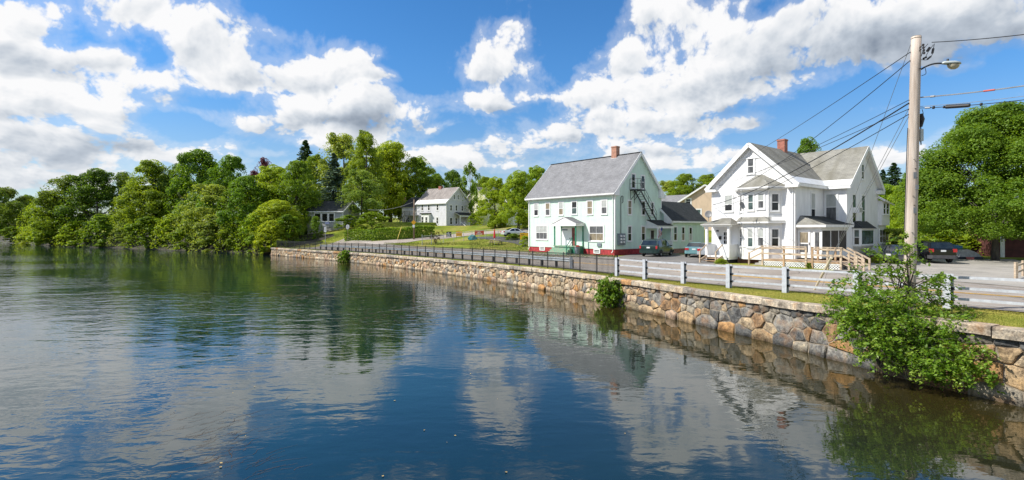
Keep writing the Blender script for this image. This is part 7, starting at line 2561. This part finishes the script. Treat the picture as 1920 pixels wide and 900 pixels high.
# ------------------------------------------------------------------ utility pole, street lamp, cables
POLE = simple('weathered_pole_wood', (.50, .43, .37), .9, .3, 9.0, .8, 22, stretch=(1, 1, .07), col2=(.36, .28, .22), detail=8)
POLE_DK = simple('far_pole_wood', (.24, .17, .12), .9, .3, 1.6, .4, 14, stretch=(1, 1, .15))
CABLE = simple('black_cable', (.012, .012, .014), .55, .2)
STRAND = simple('grey_steel_strand', (.30, .31, .32), .5, .2, metal=.3)
LAMPGREY = simple('lamp_housing_grey', (.42, .46, .45), .4, .1)
LENS = simple('amber_lamp_lens', (.55, .48, .34), .2, .2, 5, spec=.7)
INSUL = simple('porcelain', (.25, .22, .2), .25)

PY = 17.0
PB = on(1704, PY); PT = at(1718, 69, PY)


def pole_at(py):
    """point on the pole axis at photo row py"""
    z = (HOR - py) / F_PX * PY
    t = (z - PB.z) / (PT.z - PB.z)
    return PB + (PT - PB) * t


def near_pole():
    root = empty('utility_pole', PB)
    tag(root, 'tall weathered wooden utility pole with street lamp and cables at the right, behind the sapling', 'utility pole')
    m = MB()
    d = PT - PB
    n = 10
    m.tube([Vector((0, 0, -.6))] + [d * (i / n) for i in range(n + 1)], [.182] + [.178 - .036 * i / n for i in range(n + 1)], 18)
    m.build('pole', POLE, root, True)
    m = MB(); m.tube([d * .992, d * 1.0 + Vector((0, 0, .012))], [.144, .137], 18); m.build('pole_cap', simple('mossy_pole_top', (.12, .10, .06), .95, .4, 10), root)
    q = lambda py, dx=0, dy=0, dz=0: pole_at(py) - PB + Vector((dx, dy, dz))
    # lamp arm and head, reaching out over the road
    out = Vector((.93, -.20, 0))
    a0 = q(131, .15, -.05)
    tip = at(1769, 119, PY - .35) - PB
    arm = MB()
    pts = []
    for i in range(9):
        t = i / 8
        p = a0 * (1 - t) + tip * t
        p.z = a0.z + (tip.z - a0.z) * math.sin(t * PI / 2) ** .8 + .05 * math.sin(PI * t)
        pts.append(p)
    arm.tube(pts, .026, 8); arm.build('lamp_arm', METAL_BLK, root, True)
    hd = MB()
    ax = Vector((.98, -.12, -.07)).normalized(); sd = Vector((.12, .99, 0)).normalized(); up = ax.cross(sd)
    L_ = .56
    prof = [(0, .03, .03), (.05, .075, .07), (.16, .10, .085), (.34, .145, .095), (.48, .13, .075), (.56, .05, .03)]
    rings = []
    for x, w, h in prof:
        rings.append([tip + ax * (x - .05) + sd * (w * math.cos(t)) + up * (h * math.sin(t) * (1.0 if math.sin(t) > 0 else .35)) for t in [2 * PI * k / 14 for k in range(14)]])
    for r in rings: hd.v += [tuple(p) for p in r]
    for i in range(len(rings) - 1):
        for k in range(14):
            hd.f.append((i * 14 + k, i * 14 + (k + 1) % 14, (i + 1) * 14 + (k + 1) % 14, (i + 1) * 14 + k))
    hd.f.append(tuple(range(13, -1, -1))); hd.f.append(tuple((len(rings) - 1) * 14 + k for k in range(14)))
    hd.m = [0] * len(hd.f)
    head = hd.build('lamp_head', LAMPGREY, root, True)
    ln = MB()
    c = tip + ax * .30 - up * .035
    rs = []
    for j in range(5):
        a = j / 4 * PI / 2
        rs.append([c + ax * (.18 * math.cos(a) * math.cos(t)) + sd * (.125 * math.cos(a) * math.sin(t)) - up * (.15 * math.sin(a)) for t in [2 * PI * k / 14 for k in range(14)]])
    for r in rs: ln.v += [tuple(p) for p in r]
    for i in range(4):
        for k in range(14): ln.f.append((i * 14 + k, i * 14 + (k + 1) % 14, (i + 1) * 14 + (k + 1) % 14, (i + 1) * 14 + k))
    ln.m = [0] * len(ln.f)
    ln.build('lens', LENS, head, True)
    pc = MB(); b = tip + ax * .12 + up * .08; pc.tube([b, b + up * .07], [.035, .03], 10); pc.build('photocell', METAL_BLK, head)
    # hardware
    for py, dx in ((132, -.19), (92, -.17), (97, -.12)):
        m = MB(); p = q(py, 0, -.17); m.tube([p, p + Vector((0, -.05, 0))], .022, 6); m.build('bolt', BOLT, root)
    m = MB()
    for k in range(4): p = q(85 + 5.0 * k, .20 + .012 * k, -.03); m.tube([p, p + Vector((.03, 0, .0))], .045, 8)
    m.build('insulator', INSUL, root)
    for (a, b, w) in (((1738, 96), (1743, 89), .035), ((1748, 100), (1750, 91), .035), ((1731, 110), (1737, 107), .03), ((1739, 111), (1745, 106), .03)):
        m = MB(); m.tube([at(*a, PY - .1) - PB, at(*b, PY - .1) - PB], w, 8); m.build('splice_sleeve', CABLE, root)
    loops = [[(1727, 112), (1733, 111), (1740, 98), (1750, 84)], [(1727, 112), (1738, 112), (1747, 104), (1750, 92), (1752, 82)], [(1727, 106), (1732, 92), (1740, 82)], [(1729, 205), (1731, 214), (1727, 222), (1730, 232)], [(1728, 142), (1736, 138), (1735, 128)]]
    for lp in loops:
        m = MB(); P_ = catmull([(x, y) for x, y in lp], 5)
        m.tube([at(x, y, PY - .12) - PB for x, y in P_], .010, 5); m.build('jumper_loop', CABLE, root)
    m = MB(); m.tube([q(214, .19, -.05), q(224, .22, -.06), q(238, .19, -.05)], [.05, .075, .05], 8); m.build('cable_bundle', CABLE, root)
    m = MB(); p = q(254, .20, -.04); m.cbox(p, (.10, .14, .40)); m.build('terminal_box', LAMPGREY, root)
    m = MB(); m.tube([q(238, .19, -.05), q(246, .2, -.05)], .02, 6); m.tube([q(262, .2, -.05), q(272, .22, -.05)], .018, 6); m.build('riser_cable', CABLE, root)
    for py, dx, dz in ((330, -.06, .22), (352, .02, .14), (395, -.03, .2)):
        m = MB(); p = q(py, dx, -.178); m.box(p.x - .05, p.x + .05, p.y - .012, p.y, p.z - dz / 2, p.z + dz / 2); m.build('pole_tag', STRAND, root)
    for k in range(9):
        m = MB(); p = q(300 + k * 17, -.09 + .05 * (k % 4), -.172); m.box(p.x - .02, p.x + .02, p.y - .012, p.y + .02, p.z - .006, p.z + .006); m.build('staple', BOLT, root)
    m = MB(); m.tube([q(240, -.2, 0), q(262, -.21, 0), q(430, -.21, .02)], .012, 5); m.build('ground_wire', CABLE, root)


near_pole()


def cable(label, a, b, sag, r=.012, mat=None, n=26, name='overhead_cable', group='overhead cables', extra=None):
    a, b = Vector(a), Vector(b)
    root = empty(name, a) if extra else None
    m = MB()
    pts = []
    for i in range(n + 1):
        t = i / n
        p = a + (b - a) * t - Vector((0, 0, sag * 4 * t * (1 - t)))
        pts.append(p - a)
    m.tube(pts, r, 5)
    if extra:
        m.build('cable', mat or CABLE, root); tag(root, label, 'cable', group)
        for nm_, t0, t1, rr, mt in extra:
            e = MB()
            f = lambda t: (b - a) * t - Vector((0, 0, sag * 4 * t * (1 - t)))
            e.tube([f(t0), f((t0 + t1) / 2), f(t1)], rr, 10); e.build(nm_, mt, root)
        return root
    o = m.build(name, mat or CABLE, None, False, a)
    tag(o, label, 'cable', group)
    return o


def cables():
    pl_ = lambda py: pole_at(py) + Vector((-.16, .03, 0))
    pr_ = lambda py: pole_at(py) + Vector((.17, -.03, 0))
    cable('upper long cable from the pole top running far left over the white house roof', pl_(97), at(1300, 337, 95), .9, .014)
    cable('cable falling steeply from below the pole top to the bay of the white house', pl_(113), at(1384, 352, 39.2), .35, .014)
    cable('cable from mid pole crossing the white house roof to its left gable', pl_(187), at(1346, 349, 43.6), .25, .012)
    cable('cable just below, running from the pole over the treetop behind the white house', pl_(204), at(1300, 350, 92), .8, .013)
    cable('thick bundled cable from the pole to the left corner of the white house', pl_(193), at(1337, 384, 43.3), .45, .024)
    cable('lowest cable from the pole to the porch side of the white house front', pl_(214), at(1338, 392, 43.2), .40, .014)
    red = simple('red_cable_marker', (.55, .10, .06), .6)
    cable('cable from the pole top to the upper right edge', pr_(82) + Vector((.25, -.1, 0)), at(2150, 30, 12.5), .10, .013)
    cable('grey cable with a red marker sleeve running right from the pole', pr_(183), at(2150, 121, 12.5), .10, .020, STRAND, extra=[('marker_sleeve', .345, .40, .028, red), ('clamp', .06, .085, .035, STRAND)])
    cable('cable with a long black splice case running right from the pole', pr_(203), at(2150, 152, 12.5), .12, .012, CABLE, extra=[('splice_case', .15, .275, .065, simple('splice_case_plastic', (.015, .015, .016), .45)), ('clamp', .03, .06, .03, STRAND), ('spacer', .075, .083, .05, CABLE), ('spacer', .135, .142, .045, CABLE), ('spacer', .33, .338, .05, CABLE)])
    cable('thin strand just above the splice case cable', pr_(200), at(2150, 143, 12.5), .10, .008, STRAND)
    # guy wires and the sleeved anchor
    A = hit(1526, 545)
    top = at(1580, 450, A.y - .9)
    cable('guy wire from mid pole to the sleeved ground anchor', pl_(203), tuple(A), .0, .008, STRAND, 8, 'guy_wire', 'guy wires')
    cable('second guy wire close beside it from mid pole to the anchor', pl_(218), tuple(A + Vector((.06, .05, .02))), .0, .008, STRAND, 8, 'guy_wire', 'guy wires')
    A2 = hit(1545, 540)
    cable('long guy wire from the pole top down to the grass', pl_(83), tuple(A2 + Vector((.4, .8, 0))), .0, .008, STRAND, 8, 'guy_wire', 'guy wires')
    root = empty('guy_wire_guard', A); tag(root, 'slanting cream plastic guard on the guy wire in front of the guardrail', 'guy guard')
    d = (Vector(pl_(210)) - A).normalized()
    m = MB(); m.tube([d * .10, d * 2.55], [.05, .062], 10); m.build('sleeve', simple('cream_guard_plastic', (.70, .60, .42), .6, .12, 3), root, False)
    m = MB(); m.tube([Vector((0, 0, -.2)), d * .16], .018, 6); m.build('anchor_rod', STRAND, root)


cables()


def far_pole():
    b = hit(776, 449)
    root = empty('roadside_pole', b); tag(root, 'slim brown wooden pole with a yellow diamond warning sign beside the hedge', 'pole')
    h = (HOR - 374) / F_PX * b.y - b.z
    m = MB(); m.tube([(0, 0, -.3), (.05, 0, h)], [.16, .11], 10); m.build('pole', POLE_DK, root, True)
    zc = (HOR - 417) / F_PX * b.y - b.z; s = .46
    m = MB(); m.prism([(0, -.2, zc - s), (s, -.2, zc), (0, -.2, zc + s), (-s, -.2, zc)], (0, .03, 0)); m.build('warning_sign', simple('yellow_sign_sheet', (.75, .38, .01), .5, .08), root)
    m = MB(); zc2 = (HOR - 424) / F_PX * b.y - b.z; m.box(-.2, .2, -.2, -.17, zc2 - .25, zc2 + .25); m.build('plate', TRIM, root)
    cable('pale cable sagging from the roadside pole to the trees on the left', b + Vector((0, 0, h - .4)), at(690, 393, b.y + 6), .6, .03, STRAND)
    a = hit(745, 449.5)
    g2 = empty('guy_wire_guard', a); tag(g2, 'slanting yellow guy guard in front of the hedge left of the roadside pole', 'guy guard')
    t = at(753, 425, a.y) - a
    m = MB(); m.tube([(0, 0, 0), t], .07, 8); m.build('sleeve', simple('yellow_guard_plastic', (.70, .55, .12), .6, .1), g2)


far_pole()


# ------------------------------------------------------------------ signs and odds and ends
SIGN_BLUE = simple('blue_sign_sheet', (.03, .09, .40), .5, .1)
TEXTDK = simple('sign_print_dark', (.03, .03, .03), .7)
TEXTWH = simple('sign_print_white', (.8, .8, .8), .7)


def sign_post(px, base_py, label, parts, name='road_sign', mat=GALV, top=None, r=.035, Y=None):
    b = on(px, Y) if Y else hit(px, base_py)
    root = empty(name, b); tag(root, label, 'sign', 'signs along the road')
    z = lambda py: (HOR - py) / F_PX * b.y - b.z
    m = MB(); m.tube([(0, 0, -.2), (0, 0, z(top))], r, 8); m.build('post', mat, root)
    for f in parts: f(root, z, b)
    return root


def s_street(root, z, b):
    m = MB(); m.box(-.05, .75, -.02, .0, z(419.5), z(417)); o = m.build('name_plate', SIGN_BLUE, root)
    m = MB()
    for k in range(5): m.box(.07 + k * .125, .15 + k * .125, -.024, -.021, z(418.9), z(417.7))
    m.build('lettering', TEXTWH, o)
    m = MB(); m.box(-.20, .20, -.07, -.05, z(435), z(426)); o = m.build('plate', TRIM, root)
    m = MB(); m.box(-.05, .05, -.075, -.071, z(433), z(428)); m.build('print', simple('sign_print_grey', (.4, .4, .42), .7), o)


def s_oval(root, z, b):
    zc, h = (z(420.8) + z(430)) / 2, (z(420.8) - z(430)) / 2
    m = MB(); m.prism([(.36 * h / .45 * math.cos(t) * .85, -.06, zc + h * math.sin(t)) for t in [2 * PI * k / 18 for k in range(18)]], (0, .02, 0)); o = m.build('oval_board', TRIM, root)
    m = MB()
    for k in range(8):
        t0, t1 = PI * .25 + k * PI * .19, PI * .25 + (k + 1) * PI * .19
        m.bar((.16 * math.cos(t0), -.065, zc + .28 * math.sin(t0)), (.16 * math.cos(t1), -.065, zc + .28 * math.sin(t1)), .004, .07, up=(0, 1, 0))
    m.bar((0, -.065, zc - .02), (.16, -.065, zc - .02), .06, .004)
    m.build('emblem', TEXTDK, o)


sign_post(610, 455, 'thin street name sign post with blue plate and white plate, left of the hedge', [s_street], 'street_name_sign', GALV, 417, Y=91.5)
sign_post(652, 452.6, 'oval white sign with a dark round emblem on a brown post by the hedge', [s_oval], 'oval_sign', POLE_DK, 424)


def board(px0, py0, px1, py1, base, label, mat, rows, group='banners along the side street', legs=True, name='banner_sign'):
    p = hit((px0 + px1) / 2, base)
    root = empty(name, p); tag(root, label, 'sign', group)
    f = p.y / F_PX
    w = (px1 - px0) * f / 2; z1 = (HOR - py0) * f - p.z; z0 = (HOR - py1) * f - p.z
    m = MB(); m.box(-w, w, -.03, .0, z0, z1); o = m.build('board', mat, root)
    for mt, x0, x1, y0, y1 in rows:
        m = MB()
        n = max(1, int((x1 - x0) / .16))
        for k in range(n):
            a = x0 + (x1 - x0) * k / n
            m.box(-w + 2 * w * a, -w + 2 * w * (a + (x1 - x0) / n * .72), -.037, -.031, z1 + (z0 - z1) * y1, z1 + (z0 - z1) * y0)
        m.build('print', mt, o)
    for sx in (-1, 1):
        m = MB(); m.box(sx * w * .86 - .03, sx * w * .86 + .03, .0, .05, -.2, max(z1 - .05, .3)); m.build('leg', DARKWOOD, root)


board(837, 434.5, 846.5, 444, 446, 'black banner with pale figures along the side street', simple('black_banner', (.02, .02, .022), .6), [(TEXTWH, .3, .55, .15, .4), (TEXTWH, .2, .75, .5, .62), (TEXTWH, .15, .8, .75, .92)])
board(855, 433.5, 866.5, 443, 445, 'orange yellow banner along the side street', simple('yellow_banner', (.80, .42, .01), .6), [(simple('orange_print', (.65, .18, .02), .6), .2, .8, .2, .38), (simple('orange_print', (.65, .18, .02), .6), .15, .85, .55, .7)])
board(890, 432, 907.5, 440.2, 442, 'wide red orange banner along the side street', simple('red_orange_banner', (.55, .06, .01), .6), [(TEXTWH, .32, .68, .35, .5), (TEXTWH, .2, .85, .72, .92)])
board(975, 436.5, 991, 449, 451.5, 'yellow banner with dark marks at the left end of the green house', simple('yellow_banner', (.80, .42, .01), .6), [(simple('olive_print', (.22, .18, .02), .6), .15, .5, .2, .35), (simple('olive_print', (.22, .18, .02), .6), .3, .85, .5, .75)])
board(569.5, 424.5, 576, 428.8, 432, 'small pale blue yard sign on the shaded lawn', simple('pale_blue_sign', (.45, .58, .62), .6), [(TEXTDK, .4, .6, .35, .65)], 'yard signs')


def chain_fence():
    base = [(791.5, 460), (809, 459), (832, 455.5), (851, 453.5), (869, 452), (885, 450.5), (898.5, 449.5), (911, 448.5), (934, 447), (949, 446.3)]
    P = [hit(*b) for b in base]
    o0 = P[4]
    root = empty('chain_link_fence', o0); tag(root, 'grey chain link fence with open gate frame between the lawn and the side street', 'fence')
    h = 1.55
    for i, p in enumerate(P):
        m = MB(); hh = h + (.25 if i < 2 else 0); m.tube([(0, 0, -.2), (0, 0, hh)], .05 if i < 2 else .035, 7); m.build('post', GALV, root, loc=p - o0)
    for a, b in zip(P[:-1], P[1:]):
        m = MB(); m.tube([a - o0 + Vector((0, 0, h)), b - o0 + Vector((0, 0, h))], .03, 6); m.build('top_rail', GALV, root)
    fb = MB()
    for a, b in zip(P[:-1], P[1:]):
        L_ = (b - a).length; u = (b - a).normalized(); k = -h
        while k < L_:
            for sg in (1, -1):
                t0, t1 = max(0, k), min(L_, k + h)
                if t1 - t0 > .05:
                    z0 = (t0 - k) if sg == 1 else h - (t0 - k); z1 = (t1 - k) if sg == 1 else h - (t1 - k)
                    fb.bar(a - o0 + u * t0 + Vector((0, 0, z0)), a - o0 + u * t1 + Vector((0, 0, z1)), .006, .006)
            k += .28
    o = fb.build('wire_fabric', GALV, root); o['kind'] = 'stuff'


chain_fence()


def picnic_table():
    p = hit(929.5, 459)
    root = empty('picnic_table', p, rad(-20)); tag(root, 'wooden picnic table with pale top on the lawn near the dark drive', 'table')
    pale = simple('pale_table_wood', (.55, .42, .30), .8, .25, 3)
    for k in range(4): m = MB(); m.box(-1.0, 1.0, -.38 + k * .195, -.20 + k * .195, .74, .785); m.build('tabletop_plank', pale, root)
    for y in (-.78, .52): m = MB(); m.box(-1.0, 1.0, y, y + .26, .43, .47); m.build('bench', pale, root)
    for x in (-.75, .75):
        for s in (-1, 1): m = MB(); m.bar((x, s * .75, -.05), (x, s * .22, .74), .05, .10); m.build('leg', DARKWOOD, root)
        m = MB(); m.box(x - .03, x + .03, -.75, .75, .36, .43); m.build('cross_beam', DARKWOOD, root)
    b = p + Vector((-.2, .02, .78))
    root = empty('closed_parasol', b); tag(root, 'closed red and white parasol standing in the picnic table', 'parasol')
    m = MB(); m.tube([(0, 0, -.75), (0, 0, 1.7)], .025, 8); m.build('pole', TRIM, root)
    m = MB(); m.lathe([(.03, 1.72), (.09, 1.5), (.15, .95), (.19, .45), (.12, .28), (.04, .3)], n=9); m.build('canopy', simple('red_parasol_cloth', (.55, .03, .04), .8, .2, 5), root)


picnic_table()


def small_things():
    p = hit(886, 449.5)
    root = empty('tarp_mound', p); tag(root, 'small teal tarp covered heap at the edge of the lawn', 'tarp')
    m = MB(); rnd = random.Random(4); n = 12
    for j, (r, z) in enumerate([(.85, 0), (.75, .35), (.5, .7), (.15, .85)]):
        for k in range(n): a = 2 * PI * k / n; f = rnd.uniform(.8, 1.15); m.v.append((r * f * math.cos(a), .6 * r * f * math.sin(a), z * rnd.uniform(.9, 1.1)))
    for j in range(3):
        for k in range(n): m.f.append((j * n + k, j * n + (k + 1) % n, (j + 1) * n + (k + 1) % n, (j + 1) * n + k))
    m.f.append(tuple(3 * n + k for k in range(n))); m.m = [0] * len(m.f)
    m.build('tarp', simple('teal_tarp', (.02, .20, .22), .5, .3, 3), root)
    # grey barrel with red lid beside the green steps
    G = GH
    Wm = Matrix.Translation(G.O) @ Matrix.Rotation(math.atan2(G.r.y, G.r.x), 4, 'Z')
    q = G.pl(1082, 470, 'y', -1.0)
    b = Wm @ Vector((q.x, -1.0, -.12))
    root = empty('trash_barrel', b); tag(root, 'dark grey barrel with a red lid beside the green porch steps', 'barrel')
    m = MB(); m.lathe([(.01, 0), (.27, 0), (.31, .45), (.33, .82), (.0, .83)], n=14); m.build('body', METAL_GREY, root, False)
    m = MB(); m.lathe([(.35, .82), (.35, .90), (.2, .98), (.0, 1.0)], n=14); m.build('lid', simple('red_plastic', (.5, .05, .04), .5), root)
    # bins and covered things by the maple
    p = on(1790, 47.5)
    root = empty('recycling_bin', p); tag(root, 'teal recycling bin with a blue lid beside the black minivan', 'bin')
    m = MB(); m.box(-.42, .42, -.3, .3, 0, 1.0); m.build('body', simple('teal_plastic', (.10, .36, .30), .5), root)
    m = MB(); m.prism([(-.46, -.34, 1.0), (.46, -.34, 1.0), (.46, -.34, 1.22), (-.46, -.34, 1.34)], (0, .68, 0)); m.build('lid', simple('blue_plastic', (.03, .20, .48), .45), root)
    p = on(1812, 46.5)
    root = empty('covered_heap', p); tag(root, 'low heap under a pale grey cover with dark base left of the maple trunk', 'heap')
    m = MB(); m.prism([(-1.0, -.4, .25), (1.1, -.4, .2), (.7, -.35, .62), (-.2, -.35, .95), (-.85, -.35, .8)], (0, .9, 0)); m.build('cover', simple('pale_grey_cover', (.45, .45, .47), .7, .2, 3), root)
    m = MB(); m.box(-1.05, 1.15, -.45, .55, -.05, .24); m.build('base', simple('dark_blue_base', (.03, .035, .06), .6), root)
    p = on(1819, 45.6)
    root = empty('plastic_tub', p); tag(root, 'small pink plastic tub on the ground by the covered heap', 'tub')
    m = MB(); m.lathe([(.0, 0), (.24, 0), (.30, .24), (.28, .24), (.22, .03), (.0, .03)], n=12); m.build('tub', simple('pink_plastic', (.55, .16, .15), .5), root)
    # split rail fence at the right edge
    a = hit(1905, 524); b = on(1919, a.y + 1.6); c = on(1960, a.y + 3.2)
    root = empty('split_rail_fence', a); tag(root, 'short weathered split rail fence at the right edge of the yard', 'fence')
    for q in (a, b, c): m = MB(); m.box(-.07, .07, -.06, .06, -.2, 1.0); m.build('post', WOODP, root, loc=q - a)
    for u, v in ((a, b), (b, c)):
        for h in (.40, .78): m = MB(); m.bar(u - a + Vector((0, 0, h)), v - a + Vector((0, 0, h + .04)), .06, .11); m.build('rail', WOODP, root)
    # brown multi stemmed bush in the lawn
    p = hit(817, 458)
    root = empty('lawn_shrub', p); tag(root, 'brown leaved multi stemmed bush beside the gate frame on the lawn', 'bush')
    leaf_cloud('leaves', root, [((p.x + dx, p.y, p.z + dz), (.6, .5, .5)) for dx, dz in ((-.5, 1.3), (.4, 1.5), (0, .9), (.7, 1.9), (-.7, 1.8))], 51, mat_leaf('brown_leaf', (.05, .04, .02), (.10, .07, .03), (.16, .14, .05)), .075, .7, roots=[tuple(p)])


small_things()


def floating():
    rng = np.random.default_rng(61)
    V, F = [], []
    for k in range(70):
        y = rng.uniform(9.3, 40); x = rng.uniform(-.6 * y, .5 * y)
        if np.min((SH[:, 0] - x) ** 2 + (SH[:, 1] - y) ** 2) < 1.2 or x > np.interp(y, SH[:200, 1], SH[:200, 0]) - 1: continue
        a = rng.uniform(0, 2 * PI); s = rng.uniform(.010, .026); b = len(V)
        for t in (0, 1.2, 2.6, 3.6, 5.0):
            V.append((x + s * math.cos(a + t) * (1 if t else 1.5), y + s * math.sin(a + t), WATER_Z + .012 + .01 * rng.random()))
        F += [b, b + 1, b + 2, b, b + 2, b + 3, b, b + 3, b + 4]
    o = link('floating_leaves', np_mesh('floating_leaves', V, F, 3, simple('dead_leaf', (.42, .30, .10), .7, .3)))
    o['kind'] = 'stuff'


floating()


def water_weed():
    """thin brown strands of weed lying at the surface in two drifts"""
    rng = np.random.default_rng(71)
    V, F = [], []
    for px, py, sx, sy, n, wd in ((420, 845, 55, 45, 90, .005), (330, 800, 60, 50, 40, .005), (735, 588, 55, 9, 80, .016), (690, 600, 50, 8, 40, .014)):
        for _ in range(n):
            qx, qy = px + rng.normal() * sx, max(520, py + rng.normal() * sy)
            Y = WATER_Z * F_PX / (HOR - qy); x = (qx - 960) / F_PX * Y
            a = .9 + rng.normal() * .35; L_ = rng.uniform(.15, .7); k = 5
            b = len(V)
            for i in range(k + 1):
                t = i / k
                cx, cy = x + math.cos(a) * L_ * t + .04 * math.sin(7 * t + x), Y + math.sin(a) * L_ * t
                w = wd * (1 - .6 * t)
                V.append((cx - math.sin(a) * w, cy + math.cos(a) * w, WATER_Z + .006)); V.append((cx + math.sin(a) * w, cy - math.cos(a) * w, WATER_Z + .006))
            for i in range(k): F += [b + 2 * i, b + 2 * i + 1, b + 2 * i + 3, b + 2 * i + 2]
    o = link('water_weed', np_mesh('water_weed', V, F, 4, simple('brown_water_weed', (.075, .040, .016), .8, .4, 2)))
    o['kind'] = 'stuff'


water_weed()
